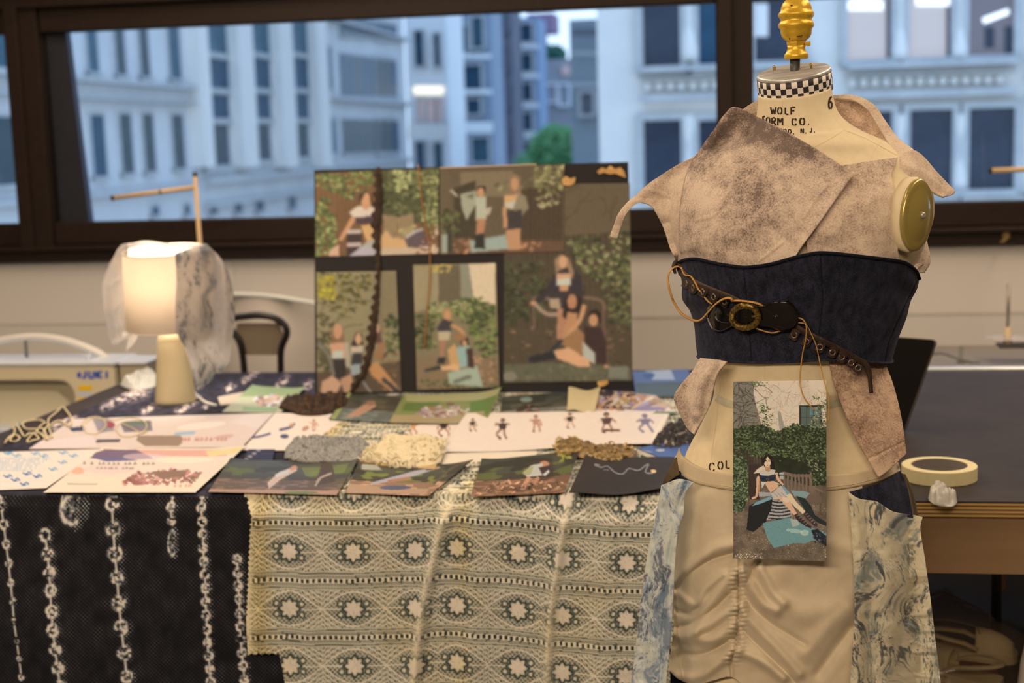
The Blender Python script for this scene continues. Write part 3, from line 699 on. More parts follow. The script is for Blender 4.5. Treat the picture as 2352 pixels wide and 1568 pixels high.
# arm plate on the right shoulder
pc = F(2112, 494, smap1(2085, 496)-.020); al = math.radians(44)
pn = ER*math.cos(al)-ES*math.sin(al); pt = ER*math.sin(al)+ES*math.cos(al)
tl = math.radians(13); pv = UP*math.cos(tl)+ER*math.sin(tl)*.9; pv -= pn*(pv @ pn); pv /= np.linalg.norm(pv); ph_ = np.cross(pv, pn)
MB().lathe(pc-pn*.010, [(61/PPM, -.016), (61.5/PPM, -.002), (58/PPM, .002)], 48, ph_*.78, pv*1.30, pn).obj('arm_rim', m_canvas, form, True)
MB().lathe(pc-pn*.006, [(57/PPM, -.002), (57.5/PPM, .002), (54/PPM, .005), (46/PPM, .0045), (40/PPM, .006), (24/PPM, .010), (8/PPM, .0115), (.0003, .0115)], 48, ph_*.84, pv*1.32, pn).obj('arm_plate', m_plate, form, True)
MB().lathe(pc+pn*.005, [(6/PPM, 0), (6/PPM, .0025), (3.5/PPM, .0035), (.0003, .002)], 16, ph_, pv, pn).obj('arm_plate_screw', m_steel, form, True)
# stand below the frame
MB().lathe(V3(AX[0], AX[1], 0), [(.02, .1), (.02, .95)], 16).obj('stand_pole', m_iron, form, True)
MB().lathe(V3(AX[0], AX[1], 0), [(.20, 0), (.20, .02), (.06, .06), (.03, .12)], 32).obj('stand_base', m_iron, form, True)

# ================================================================== SUEDE VEST
def mat_suede(name, c1, c2, c3, big=1.):
    m, N, L, B = _nodes(name); B.inputs['Roughness'].default_value = .85; B.inputs['Specular IOR Level'].default_value = .15
    B.inputs['Sheen Weight'].default_value = .25
    tcn = N.new('ShaderNodeTexCoord'); n1 = N.new('ShaderNodeTexNoise'); n2 = N.new('ShaderNodeTexNoise'); n3 = N.new('ShaderNodeTexNoise')
    for n_, sc, de in ((n1, 9, 4), (n2, 420, 3), (n3, 60, 4)): n_.inputs['Scale'].default_value = sc; n_.inputs['Detail'].default_value = de; n_.inputs['Roughness'].default_value = .6; L.new(tcn.outputs['Object'], n_.inputs['Vector'])
    def mth(op, a, b):
        q = N.new('ShaderNodeMath'); q.operation = op
        for k, x in enumerate((a, b)):
            if isinstance(x, (int, float)): q.inputs[k].default_value = x
            else: L.new(x, q.inputs[k])
        return q.outputs[0]
    at = N.new('ShaderNodeVertexColor'); at.layer_name = 'print'; sp_ = N.new('ShaderNodeSeparateColor'); L.new(at.outputs['Color'], sp_.inputs[0])
    v = mth('ADD', mth('MULTIPLY', n1.outputs['Fac'], .75*big), mth('ADD', mth('MULTIPLY', n2.outputs['Fac'], .52), mth('MULTIPLY', n3.outputs['Fac'], .42)))
    v = mth('SUBTRACT', mth('ADD', v, .545-.375*big), sp_.outputs[0])
    cr = N.new('ShaderNodeValToRGB'); mr_ = N.new('ShaderNodeMapRange'); mr_.inputs['From Min'].default_value = .70; mr_.inputs['From Max'].default_value = 1.34
    L.new(v, mr_.inputs['Value']); L.new(mr_.outputs[0], cr.inputs[0]); e = cr.color_ramp.elements
    e[0].position = .16; e[0].color = (*c3, 1); e[1].position = .62; e[1].color = (*c1, 1); q = e.new(.40); q.color = (*c2, 1)
    L.new(cr.outputs[0], B.inputs['Base Color'])
    bp = N.new('ShaderNodeBump'); bp.inputs['Distance'].default_value = .0008; L.new(n2.outputs['Fac'], bp.inputs['Height']); L.new(bp.outputs[0], B.inputs['Normal'])
    return m
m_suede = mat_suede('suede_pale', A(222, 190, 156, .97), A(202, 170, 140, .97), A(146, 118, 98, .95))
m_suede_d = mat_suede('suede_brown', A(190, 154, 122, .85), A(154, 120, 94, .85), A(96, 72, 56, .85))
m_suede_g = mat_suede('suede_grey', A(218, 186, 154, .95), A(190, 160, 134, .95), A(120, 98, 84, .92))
vest = thing('suede_vest', 'mottled beige suede wrap vest with pointed cap sleeves on dress form', 'vest', F(1822, 600, 0.))
def patch(name, top, bot, left, right, mat, parent, off=.012, step=3., s=None, folds=(), blur=6, thick=.0022, bvh=None, sm=True, beyond=.05, noise=0., nsc=40, sfun=None, colors=None, toff=0., under=None):
    nu = int(max(np.linalg.norm(np.diff(np.asarray(c, float), axis=0), axis=1).sum() for c in (top, bot))/step)+2
    nv = int(max(np.linalg.norm(np.diff(np.asarray(c, float), axis=0), axis=1).sum() for c in (left, right))/step)+2
    P = coons(top, bot, left, right, nu, nv, sm)
    if s is None: ss = smap(P[..., 0], P[..., 1], bvh, blur, beyond)-off
    else:
        u = np.linspace(0, 1, nu)[None, :]; v = np.linspace(0, 1, nv)[:, None]; ss = (1-v)*((1-u)*s[0]+u*s[1])+v*((1-u)*s[3]+u*s[2])
    if sfun: ss = sfun(P, ss)
    for f in folds: ss = ss-ridge(P, *f)
    if noise: ss = ss-noise*vnoise(P, nsc, 5)
    if under is not None: ss = under(P, ss)
    return grid_obj(name, F(P[..., 0], P[..., 1], ss), mat, parent, thick=thick, off=toff, colors=None if colors is None else colors(P)), P, ss
# corset surface (built below), needed so the vest can tuck under it
CT = [(1556, 606), (1562, 600), (1580, 595), (1600, 595), (1640, 604), (1690, 612), (1720, 613), (1770, 606), (1820, 592), (1860, 583), (1885, 580), (1930, 583), (1990, 590), (2040, 596), (2080, 604), (2104, 622), (2112, 640)]
CB = [(1600, 818), (1606, 822), (1650, 828), (1730, 832), (1800, 831), (1880, 827), (1950, 827), (2000, 831), (2034, 834), (2048, 832), (2050, 828)]
CL = [(1558, 606), (1566, 650), (1567, 690), (1584, 712), (1594, 745), (1598, 790), (1602, 820)]
CR = [(2112, 640), (2106, 665), (2092, 690), (2082, 730), (2064, 775), (2052, 815), (2050, 828)]
def corset_tube(nphi=240, nt=86):
    tt = np.linspace(0, 1, nt); top = smooth_line(CT, 300); bot = smooth_line(CB, 300); L = smooth_line(CL, nt); R_ = smooth_line(CR, nt)
    ph = np.linspace(math.pi, 0, nphi)                                   # front half, left to right
    out = np.zeros((nt, 2*nphi-2, 3)); PX = np.zeros((nt, nphi, 2))
    for j, t in enumerate(tt):
        xl, xr = L[j, 0], R_[j, 0]; cx, W = (xl+xr)/2, (xr-xl)/2
        x = cx+W*np.cos(ph); fx = (x-xl)/(xr-xl)
        yt = np.interp(top[0, 0]+fx*(top[-1, 0]-top[0, 0]), top[:, 0], top[:, 1]); yb = np.interp(bot[0, 0]+fx*(bot[-1, 0]-bot[0, 0]), bot[:, 0], bot[:, 1])
        y = yt+(yb-yt)*t
        rf = .92-.22*t; b = rf*W/PPM; sh = np.sin(ph)**.86
        s = -b*sh+SKEW*W/PPM*np.cos(ph)
        P2 = np.stack([x, y], -1); PX[j] = P2
        s = s-ridge(P2, [(1884, 580), (1890, 680), (1882, 760), (1880, 830)], 26, .006)-ridge(P2, [(1708, 612), (1716, 700), (1727, 832)], 22, .003)
        for g in ([(1708, 612), (1716, 700), (1727, 832)], [(1885, 580), (1890, 690), (1882, 760), (1881, 830)], [(2108, 640), (2084, 690), (2060, 740), (2040, 790), (2032, 834)], [(1580, 640), (1582, 720), (1584, 800)]):
            s = s+ridge(P2, g, 2.2, .0026, sm=False)
        s = s+ridge(P2, np.stack([x, yt+9], -1)[::12], 1.8, .0014, sm=False)
        s = s-.0022*vnoise(P2, 70, 9)
        fr = F(x, y, s)
        xb = x[::-1][1:-1]; s0 = SKEW*W/PPM*np.cos(ph[::-1][1:-1])
        bk = F(xb, y[::-1][1:-1], s0)+ES*(.62*W/PPM*np.sin(ph[::-1][1:-1]))[:, None]
        out[j, :nphi] = fr; out[j, nphi:] = bk
    return out
PC = corset_tube()
BC = BVHTree.FromPolygons([tuple(v) for v in PC.reshape(-1, 3)], [tuple(f) for f in grid_faces(PC.shape[1], PC.shape[0], True)])
def tuck(P, ss):
    """the vest goes under the corset below its top edge"""
    x, y = P[..., 0], P[..., 1]; top = np.interp(x, [p[0] for p in CT], [p[1] for p in CT])
    w_ = np.clip((y-(top-22))/22, 0, 1)
    if not (w_ > 0).any(): return ss
    cs = smap(x, np.maximum(y, top+4), BC, 0, 0.)+.007
    return np.where(w_ > 0, np.maximum(ss, ss*(1-w_)+cs*w_), ss)
# back shell so that the garment closes round the form
grid_obj('back_panel', rings(np.linspace(345, 650, 30), 40, .010, (math.pi*1.08, math.pi*1.92)), m_suede, vest, thick=.002)
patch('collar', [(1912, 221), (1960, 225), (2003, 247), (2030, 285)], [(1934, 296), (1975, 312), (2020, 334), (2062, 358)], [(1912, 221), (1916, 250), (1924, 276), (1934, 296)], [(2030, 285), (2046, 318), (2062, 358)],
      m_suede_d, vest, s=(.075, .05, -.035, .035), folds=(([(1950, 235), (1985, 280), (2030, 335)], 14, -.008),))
patch('collar_fold', [(1912, 220), (1965, 221), (2008, 243), (2034, 280), (2062, 318), (2099, 346)], [(1914, 226), (1960, 231), (1992, 252), (2018, 292), (2038, 325), (2060, 366)], [(1912, 220), (1914, 226)], [(2099, 346), (2080, 354), (2060, 366)],
      m_suede, vest, s=(.07, -.045, -.055, .065), step=3, thick=.004)
patch('collar', [(1748, 226), (1722, 240), (1694, 260)], [(1752, 290), (1735, 286), (1712, 280)], [(1748, 226), (1752, 290)], [(1694, 260), (1700, 272), (1712, 280)], m_suede, vest, s=(.05, .0, -.01, .04))
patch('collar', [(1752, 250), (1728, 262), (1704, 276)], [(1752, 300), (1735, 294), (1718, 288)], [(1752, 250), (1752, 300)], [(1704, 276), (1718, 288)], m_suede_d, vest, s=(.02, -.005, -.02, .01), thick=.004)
cre = (([(1599, 506), (1644, 492), (1665, 455), (1706, 388)], 3.2, .0022), ([(1847, 500), (1876, 455), (1901, 425)], 3.2, .0022), ([(1744, 599), (1797, 558)], 3, .0018), ([(1640, 380), (1690, 352), (1700, 330)], 3, .0012),
       ([(1860, 395), (1905, 410), (1955, 405)], 60, .006), ([(1958, 405), (1900, 486), (1846, 560)], 10, .004), ([(1690, 247), (1800, 300), (1900, 358), (1958, 405)], 9, .005), ([(1680, 262), (1640, 310), (1606, 356)], 12, .010),
       ([(1600, 420), (1640, 500), (1650, 590)], 34, .006), ([(1700, 420), (1740, 500), (1750, 600)], 22, -.004), ([(1600, 560), (1700, 530), (1800, 470)], 18, .004))
LT = [(1592, 364), (1608, 344), (1640, 298), (1664, 264), (1690, 246), (1745, 271), (1800, 299), (1880, 345), (1925, 375), (1958, 405)]
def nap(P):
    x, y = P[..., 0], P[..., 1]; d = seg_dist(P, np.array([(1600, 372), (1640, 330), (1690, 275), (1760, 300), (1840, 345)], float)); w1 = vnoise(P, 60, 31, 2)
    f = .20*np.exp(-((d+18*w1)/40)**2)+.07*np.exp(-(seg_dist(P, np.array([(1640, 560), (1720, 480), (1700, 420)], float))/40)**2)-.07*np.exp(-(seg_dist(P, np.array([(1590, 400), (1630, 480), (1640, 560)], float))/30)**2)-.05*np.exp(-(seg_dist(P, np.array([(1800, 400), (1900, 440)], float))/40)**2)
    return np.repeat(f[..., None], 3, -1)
def lapel_s(P, ss):
    x, y = P[..., 0], P[..., 1]
    lim = np.clip((340-y)/90, 0, 1)*np.clip((1760-x)/60, 0, 1)          # stands up beside the neck
    return np.minimum(ss, ss*(1-lim)+(-.035)*lim)
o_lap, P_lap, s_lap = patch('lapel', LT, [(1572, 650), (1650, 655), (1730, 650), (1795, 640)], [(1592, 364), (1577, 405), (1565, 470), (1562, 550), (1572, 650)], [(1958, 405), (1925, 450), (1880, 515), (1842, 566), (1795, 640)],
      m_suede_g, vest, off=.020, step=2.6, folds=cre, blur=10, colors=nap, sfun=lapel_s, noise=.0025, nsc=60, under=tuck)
patch('front_panel', [(1890, 386), (1945, 378), (2000, 370), (2062, 361)], [(1872, 650), (1950, 650), (2030, 650), (2104, 645)], [(1890, 386), (1850, 470), (1852, 556), (1872, 650)], [(2062, 361), (2056, 382), (2047, 405), (2058, 450), (2064, 520), (2062, 575), (2076, 612), (2104, 645)],
      m_suede, vest, off=.011, step=3, folds=(([(1960, 400), (1955, 440), (1930, 520)], 3, .0012), ([(2000, 380), (2010, 480), (1990, 590)], 40, .006), ([(1900, 540), (1960, 480), (2040, 440)], 20, .004)), noise=.002, nsc=60, under=tuck)
patch('cap_sleeve', [(1402, 545), (1408, 525), (1424, 490), (1455, 455), (1500, 415), (1550, 382), (1594, 360)], [(1417, 547), (1426, 518), (1440, 488), (1466, 466), (1494, 470), (1515, 490), (1530, 530), (1545, 580), (1572, 625)], [(1402, 545), (1417, 547)], [(1594, 360), (1576, 405), (1564, 470), (1562, 550), (1572, 625)],
      m_suede, vest, off=.014, step=3, beyond=-.05, blur=8, folds=(([(1590, 372), (1568, 480), (1562, 580)], 9, -.004), ([(1560, 420), (1535, 470), (1540, 540)], 14, .006), ([(1500, 430), (1450, 470), (1410, 540)], 16, .008)), thick=.0035, under=tuck)
patch('cap_sleeve', [(2058, 366), (2080, 354), (2099, 346), (2122, 362), (2150, 395), (2178, 425), (2193, 440)], [(2046, 414), (2056, 400), (2084, 402), (2115, 421), (2144, 443), (2166, 453)], [(2058, 366), (2050, 388), (2046, 414)], [(2193, 440), (2186, 448), (2166, 453)],
      m_suede, vest, s=(-.055, -.045, -.065, -.075), folds=(([(2075, 380), (2120, 400), (2175, 440)], 12, .006),), thick=.0035)
patch('armhole_facing', [(2046, 412), (2056, 402), (2066, 400)], [(2098, 632), (2110, 616), (2125, 604)], [(2046, 412), (2057, 450), (2064, 520), (2062, 575), (2098, 632)], [(2066, 400), (2070, 450), (2075, 520), (2074, 570), (2092, 604), (2122, 606)], m_suede_g, vest, s=(-.06, -.045, -.04, -.06), thick=.003)
patch('armhole_facing', [(2112, 560), (2122, 580)], [(2098, 634), (2125, 622)], [(2122, 540), (2110, 590), (2096, 628)], [(2126, 560), (2134, 600), (2120, 625)], m_suede, vest, s=(-.01, .0, -.02, -.04), thick=.006)
patch('tail', [(1610, 822), (1640, 826), (1670, 830)], [(1578, 980), (1586, 990), (1594, 997)], [(1610, 822), (1590, 852), (1563, 885), (1549, 912), (1560, 945), (1578, 980)], [(1670, 830), (1647, 862), (1636, 905), (1624, 945), (1594, 997)],
      m_suede_g, vest, s=(-.05, -.085, -.085, -.06), folds=(([(1640, 835), (1612, 880), (1600, 950)], 12, .012), ([(1600, 850), (1570, 905), (1580, 960)], 8, -.006)), thick=.003)
patch('tail', [(1903, 824), (1970, 828), (2032, 832)], [(2018, 1096), (2040, 1080), (2081, 1042)], [(1903, 824), (1916, 880), (1940, 948), (1970, 1015), (2018, 1096)], [(2032, 832), (2052, 885), (2070, 960), (2081, 1042)],
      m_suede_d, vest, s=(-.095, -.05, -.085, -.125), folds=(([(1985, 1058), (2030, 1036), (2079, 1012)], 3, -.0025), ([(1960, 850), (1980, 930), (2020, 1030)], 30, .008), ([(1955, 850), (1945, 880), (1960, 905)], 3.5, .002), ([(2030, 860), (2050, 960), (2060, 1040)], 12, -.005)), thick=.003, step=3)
# ================================================================== NAVY WOOL CORSET
def mat_wool(name, c1, c2, sheen=.35):
    m, N, L, B = _nodes(name); B.inputs['Roughness'].default_value = .9; B.inputs['Specular IOR Level'].default_value = .1
    B.inputs['Sheen Weight'].default_value = sheen; B.inputs['Sheen Roughness'].default_value = .5; B.inputs['Sheen Tint'].default_value = (.6, .65, .9, 1)
    tcn = N.new('ShaderNodeTexCoord'); n1 = N.new('ShaderNodeTexNoise'); n2 = N.new('ShaderNodeTexNoise'); n1.inputs['Scale'].default_value = 700; n2.inputs['Scale'].default_value = 90
    mp = N.new('ShaderNodeMapping'); mp.inputs['Scale'].default_value = (1, 1, .5); L.new(tcn.outputs['Object'], mp.inputs[0])
    for n_ in (n1, n2): L.new(mp.outputs[0], n_.inputs['Vector']); n_.inputs['Detail'].default_value = 4
    q = N.new('ShaderNodeMath'); q.operation = 'ADD'; L.new(n1.outputs['Fac'], q.inputs[0]); L.new(n2.outputs['Fac'], q.inputs[1])
    mr_ = N.new('ShaderNodeMapRange'); mr_.inputs['From Min'].default_value = .75; mr_.inputs['From Max'].default_value = 1.25; L.new(q.outputs[0], mr_.inputs['Value'])
    cr = N.new('ShaderNodeValToRGB'); e = cr.color_ramp.elements; e[0].color = (*c1, 1); e[1].color = (*c2, 1); L.new(mr_.outputs[0], cr.inputs[0]); L.new(cr.outputs[0], B.inputs['Base Color'])
    bp = N.new('ShaderNodeBump'); bp.inputs['Distance'].default_value = .0007; L.new(n1.outputs['Fac'], bp.inputs['Height']); L.new(bp.outputs[0], B.inputs['Normal'])
    return m
m_wool = mat_wool('navy_wool', A(21, 21, 26, .80), A(48, 47, 57, .80), .08)
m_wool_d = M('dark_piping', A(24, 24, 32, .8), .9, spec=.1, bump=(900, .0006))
corset = thing('corset', 'navy wool strapless corset with curved top edge, over the suede vest', 'corset', F(1822, 830, 0.))
cb_ = grid_obj('corset_body', PC, m_wool, corset, close_u=True, thick=.003, off=1)
MB().tube([p-ES*.0 for p in PC[0][::3]], .0026, 6, closed=True).obj('top_piping', m_wool_d, corset, True)
MB().tube([p for p in PC[-1][::3]], .0022, 6, closed=True).obj('hem', m_wool, corset, True)
for g in ([(1708, 616), (1716, 700), (1727, 831)], [(1885, 584), (1890, 690), (1882, 760), (1881, 828)], [(2106, 645), (2084, 690), (2060, 740), (2040, 790), (2032, 832)]):
    strokes('seam', [g], 1.6, m_wool_d, corset, BC, .0006)

# ================================================================== LACE-UP BELT
m_brown = M('brown_leather', A(56, 38, 26, .8), .6, noise=(90, A(40, 27, 20, .8)), bump=(400, .0005))
m_patent = M('black_patent_leather', (.006, .006, .007), .08, coat=.35, spec=.35, bump=(70, .0003))
m_eyelet = M('bronze_eyelet', A(120, 100, 84, .8), .35, metal=.8)
m_dark = M('eyelet_hole', (.004, .004, .005), .9)
m_buckle = M('aged_brass_buckle', A(150, 116, 52, .85), .35, metal=.75, noise=(260, A(58, 44, 22, .85)), bump=(320, .0012), thresh=(.42, .62))
m_cord = M('tan_leather_lace', A(186, 134, 66, .8), .6, noise=(200, A(164, 114, 52, .8)))
belt = thing('lacing_belt', 'brown eyelet strip belt with black patent tabs, brass buckle and tan lace across the corset', 'belt', F(1720, 830, -.15))
def cmap(x, y, lift):
    """belt follows the corset and hangs free below it"""
    x = np.asarray(x, float); y = np.asarray(y, float); sh = x.shape
    yb = np.interp(x, [p[0] for p in CB], [p[1] for p in CB])-2
    return smap(x, np.minimum(y, yb), BC, 0, .0)-lift
def strip(name, edge_top, w_, mat, lift=.0035, th=.002, n=60):
    t = smooth_line(edge_top, n); d = np.gradient(t, axis=0); nn = np.stack([-d[:, 1], d[:, 0]], 1)/np.linalg.norm(d, axis=1)[:, None]
    ww = np.interp(np.linspace(0, 1, n), np.linspace(0, 1, len(w_)), w_)[:, None]
    G = np.stack([t, t+nn*ww*.5, t+nn*ww], 1); return grid_obj(name, F(G[..., 0], G[..., 1], cmap(G[..., 0], G[..., 1], lift)), mat, belt, thick=th)
strip('eyelet_strip', [(1553, 598), (1562, 606), (1573, 622), (1602, 644), (1643, 662), (1679, 676), (1706, 690)], [10, 16, 20, 18, 16, 14], m_brown)
strip('eyelet_strip', [(1828, 742), (1850, 756), (1877, 769), (1934, 797), (1974, 819), (1992, 830), (2001, 853), (2005, 902)], [14, 13, 13, 15, 16, 12, 9, 8], m_brown)
strip('strip_end', [(1558, 600), (1552, 610), (1554, 628)], [8, 9, 6], m_brown, .006)
EY = [(1577, 650), (1592, 661), (1614, 670), (1639, 682), (1664, 693), (1824, 769), (1852, 784), (1883, 797), (1912, 809), (1933, 820), (1955, 833), (1971, 845)]
for i, (x, y) in enumerate(EY):
    an = math.radians(24 if i < 5 else 27); c_, s_ = math.cos(an), math.sin(an)
    o5 = [(-10, -14), (10, -14), (10, 8), (6, 12.5), (-9, 11)]
    if y > 830: o5 = [(-8, -10), (8, -10), (9, 6), (4, 12), (-8, 10)]
    pl = [(x+a*c_-b*s_, y+a*s_+b*c_) for a, b in o5]
    cs = float(cmap(np.array([x]), np.array([y]), .0042)[0])
    bp_ = [F(a, b, float(cmap(np.array([a]), np.array([b]), .0042)[0])) for a, b in pl]
    tab = MB().prism(bp_, -ES*.0018).obj('eyelet_tab', m_brown, belt)
    r1 = 7.2/PPM; c = F(x, y, cs-.0022); fw = (CAM-c)/np.linalg.norm(CAM-c); q = cs
    sx_ = (float(cmap(np.array([x+6.]), np.array([y*1.]), 0)[0])-float(cmap(np.array([x-6.]), np.array([y*1.]), 0)[0]))/(12/PPM)
    nrm = -ES+ER*sx_; nrm /= np.linalg.norm(nrm); a_ = ER+ES*sx_; a_ /= np.linalg.norm(a_)
    MB().tube([c+a_*r1*math.cos(t)*.85+UP*r1*math.sin(t)*.85 for t in np.linspace(0, 2*math.pi, 20)[:-1]], 1.9/PPM, 6, closed=True).obj('eyelet', m_eyelet, tab, True)
    MB().prism([c+nrm*-.0008+a_*r1*.75*math.cos(t)+UP*r1*.75*math.sin(t) for t in np.linspace(0, 2*math.pi, 16)[:-1]], nrm*.0004).obj('eyelet_hole', m_dark if i != 10 else m_suede, tab)
def flat_piece(name, outline, mat, lift, th, par, dome=.0, n=26):
    """leather piece from its outline: rings shrinking to the centre, gently domed"""
    o = smooth_line(outline, 56, True)[:-1]; c = o.mean(0); ks = np.linspace(1, 0.04, 9)
    G = np.stack([c+(o-c)*k for k in ks], 0); s = cmap(G[..., 0], G[..., 1], lift)-(dome*(1-ks**2))[:, None]
    return grid_obj(name, F(G[..., 0], G[..., 1], s), mat, par, close_u=True, thick=th)
lp = flat_piece('patent_tab', [(1627, 704), (1640, 698), (1660, 706), (1690, 712), (1694, 740), (1676, 752), (1658, 760), (1640, 757), (1630, 742), (1624, 722)], m_patent, .007, .003, belt, .003)
flat_piece('patent_keeper', [(1648, 707), (1680, 708), (1700, 712), (1700, 736), (1676, 741), (1650, 737), (1643, 722)], m_patent, .012, .002, lp, .002)
rp = flat_piece('patent_tab', [(1732, 704), (1756, 702), (1780, 694), (1806, 692), (1825, 703), (1834, 725), (1829, 745), (1812, 756), (1790, 757), (1766, 750), (1734, 742)], m_patent, .009, .003, belt, .0045)
flat_piece('patent_strap', [(1690, 708), (1712, 704), (1735, 708), (1737, 740), (1712, 746), (1690, 740)], m_patent, .010, .003, belt, .003)
sB = float(cmap(np.array([1712.]), np.array([727.]), .017)[0])
ring_ = []
for t in np.linspace(0, 2*math.pi, 48)[:-1]:
    x, y = 1711.5+30*math.cos(t), 727+25.5*math.sin(t); ring_.append(F(x, y, float(cmap(np.array([x]), np.array([y]), .0155)[0])))
bk = MB().tube(ring_, [(7.2+.7*math.sin(k*2.1))/PPM for k in range(47)], 10, closed=True).obj('buckle', m_buckle, belt, True)
for x, y, dx, dy in ((1682, 727, 4, 7), (1742, 724, 4, 8), (1744, 733, 5, 4)):
    c = F(x, y, sB-.004); MB().obox(c, ER, UP, ES, V3(dx, dy, 5)/PPM, 1.5/PPM).obj('buckle_loop', m_buckle, bk)
MB().tube([F(1746, 726, sB-.006), F(1738, 726, sB-.008), (F(1728, 726, sB-.005))], 3/PPM, 8).obj('buckle_prong', m_buckle, bk, True)
def lace(pts, lifts, w_=5.6, name='lace'):
    p = smooth_line(pts, max(12, int(np.linalg.norm(np.diff(np.asarray(pts, float), axis=0), axis=1).sum()/5)))
    lf = np.interp(np.linspace(0, 1, len(p)), np.linspace(0, 1, len(lifts)), lifts); s = cmap(p[:, 0], p[:, 1], 0)-lf
    free = np.clip((p[:, 1]-826)/60, 0, 1); s = s*(1-free)+np.minimum(s, -.158-lf)*free
    MB().tube(list(F(p[:, 0], p[:, 1], s)), w_/2/PPM, 8, flat=.55).obj(name, m_cord, belt, True)
Z = lambda l: [(1500+x/3.92, 560+y/3.92) for x, y in l]
lace(Z([(262, 225), (235, 203), (190, 210), (150, 250), (133, 320), (150, 420), (190, 530), (260, 630), (370, 690), (430, 682), (490, 620), (560, 545), (630, 497), (690, 486), (716, 505)]), [.006, .01, .012, .012, .02, .018, .012, .02])
lace(Z([(258, 212), (275, 262), (300, 285), (340, 290), (382, 350), (412, 412), (442, 432)]), [.007, .008, .01, .008, .005])
lace(Z([(466, 480), (500, 520), (540, 548)]), [.005, .006, .006])
lace(Z([(706, 500), (705, 512), (760, 510), (850, 517), (930, 532), (990, 556)]), [.012, .014, .016, .013])
lace(Z([(920, 758), (1000, 785), (1080, 800), (1152, 780)]), [.012, .012, .010, .007])
lace(Z([(1312, 665), (1352, 682), (1380, 740), (1376, 850), (1345, 1000), (1325, 1170), (1332, 1300), (1370, 1400), (1456, 1502)]), [.010, .016, .014, .012, .010, .010, .010, .008])
lace(Z([(1308, 708), (1372, 722), (1420, 800), (1470, 920), (1502, 1070), (1540, 1230), (1575, 1370), (1584, 1500), (1576, 1600)]), [.008, .010, .010, .009, .008, .006, .004, .004, .004], 4.6)

# ================================================================== TAN RUCHED SHORTS, CHIFFON OVERSKIRT
m_tan = M('tan_cotton', A(192, 168, 134, .80), .7, spec=.25, sheen=.2, noise=(30, A(185, 160, 126, .80)), bump=(1200, .0003))
m_tan_d = M('tan_cotton_band', A(190, 163, 126, .82), .7, spec=.25, noise=(30, A(182, 156, 120, .82)), bump=(1200, .0003))
m_olive = M('brown_cotton', A(92, 72, 46, .8), .8, bump=(900, .0004), noise=(50, A(76, 60, 38, .8)))
shorts = thing('ruched_shorts', 'tan cotton shorts with a gathered centre seam and wide waistband', 'shorts', F(1815, 1640, 0.))
WT = [(1560, 1028), (1563, 1038), (1572, 1050), (1597, 1068), (1634, 1080), (1682, 1088), (1790, 1093), (1900, 1089), (1960, 1086), (2018, 1074), (2062, 1062)]
WB = [(1551, 1052), (1553, 1070), (1561, 1087), (1597, 1108), (1634, 1118), (1682, 1125), (1790, 1131), (1900, 1126), (1960, 1118), (2018, 1104), (2066, 1082)]
patch('waistband', WT, WB, [(1560, 1028), (1551, 1052)], [(2062, 1062), (2066, 1082)], m_tan_d, shorts, off=.016, step=4, folds=(), blur=3, thick=.0035)
strokes('stitching', [[(a, b-7) for a, b in WB[2:]]], 1.1, m_seam, shorts, None, .0205)
FL = [([(1597, 1449), (1634, 1384), (1670, 1337), (1697, 1310)], 13, .013), ([(1583, 1456), (1626, 1438), (1663, 1412), (1695, 1390)], 11, .012), ([(1545, 1462), (1590, 1466), (1640, 1468), (1692, 1432)], 13, .014),
      ([(1540, 1543), (1597, 1556), (1655, 1520), (1688, 1490)], 12, .012), ([(1555, 1335), (1590, 1300), (1640, 1262), (1690, 1250)], 14, .012), ([(1552, 1352), (1583, 1318), (1634, 1285), (1690, 1268)], 7, -.011),
      ([(1556, 1362), (1596, 1388), (1618, 1355), (1660, 1318)], 9, .011), ([(1550, 1400), (1580, 1408), (1604, 1396)], 8, -.010), ([(1548, 1440), (1585, 1432), (1630, 1404), (1690, 1352)], 6, -.008), ([(1560, 1500), (1620, 1500), (1690, 1462)], 7, -.010),
      ([(1699, 1300), (1725, 1345), (1752, 1384), (1782, 1402)], 13, .013), ([(1735, 1288), (1756, 1325), (1776, 1362), (1800, 1385)], 12, .012), ([(1699, 1395), (1728, 1430), (1779, 1484), (1836, 1546)], 12, .010),
      ([(1695, 1496), (1728, 1507), (1764, 1527), (1800, 1556)], 11, .011), ([(1700, 1340), (1722, 1385), (1770, 1430), (1850, 1480)], 8, -.007), ([(1956, 1440), (1915, 1495), (1880, 1545)], 14, -.010), ([(1950, 1400), (1900, 1440), (1850, 1500)], 20, .009),
      ([(1960, 1262), (1900, 1250), (1850, 1290)], 18, .006), ([(1800, 1390), (1860, 1410), (1940, 1380)], 26, .008), ([(1780, 1180), (1800, 1260), (1790, 1320)], 30, .006), ([(1620, 1140), (1600, 1220), (1570, 1300)], 24, .005), ([(1700, 1440), (1760, 1500), (1830, 1570)], 6, -.006),
      ([(1742, 1290), (1725, 1320), (1712, 1350)], 7, -.008), ([(1700, 1285), (1695, 1330), (1698, 1385), (1693, 1450), (1690, 1490), (1680, 1516), (1684, 1580)], 4.5, -.010)]
def gather(P, ss):
    x, y = P[..., 0], P[..., 1]; xc = np.interp(y, [1285, 1330, 1385, 1450, 1490, 1516], [1700, 1695, 1698, 1692, 1690, 1680]); d = np.abs(x-xc)
    g = np.exp(-(d/16)**2)*np.clip((y-1290)/20, 0, 1)*np.clip((1530-y)/20, 0, 1)
    return ss-.0035*g*np.sin(y*.62+np.sign(x-xc)*1.4+x*.05)-.004*np.exp(-((d-14)/9)**2)*np.clip((y-1290)/20, 0, 1)*np.clip((1530-y)/20, 0, 1)
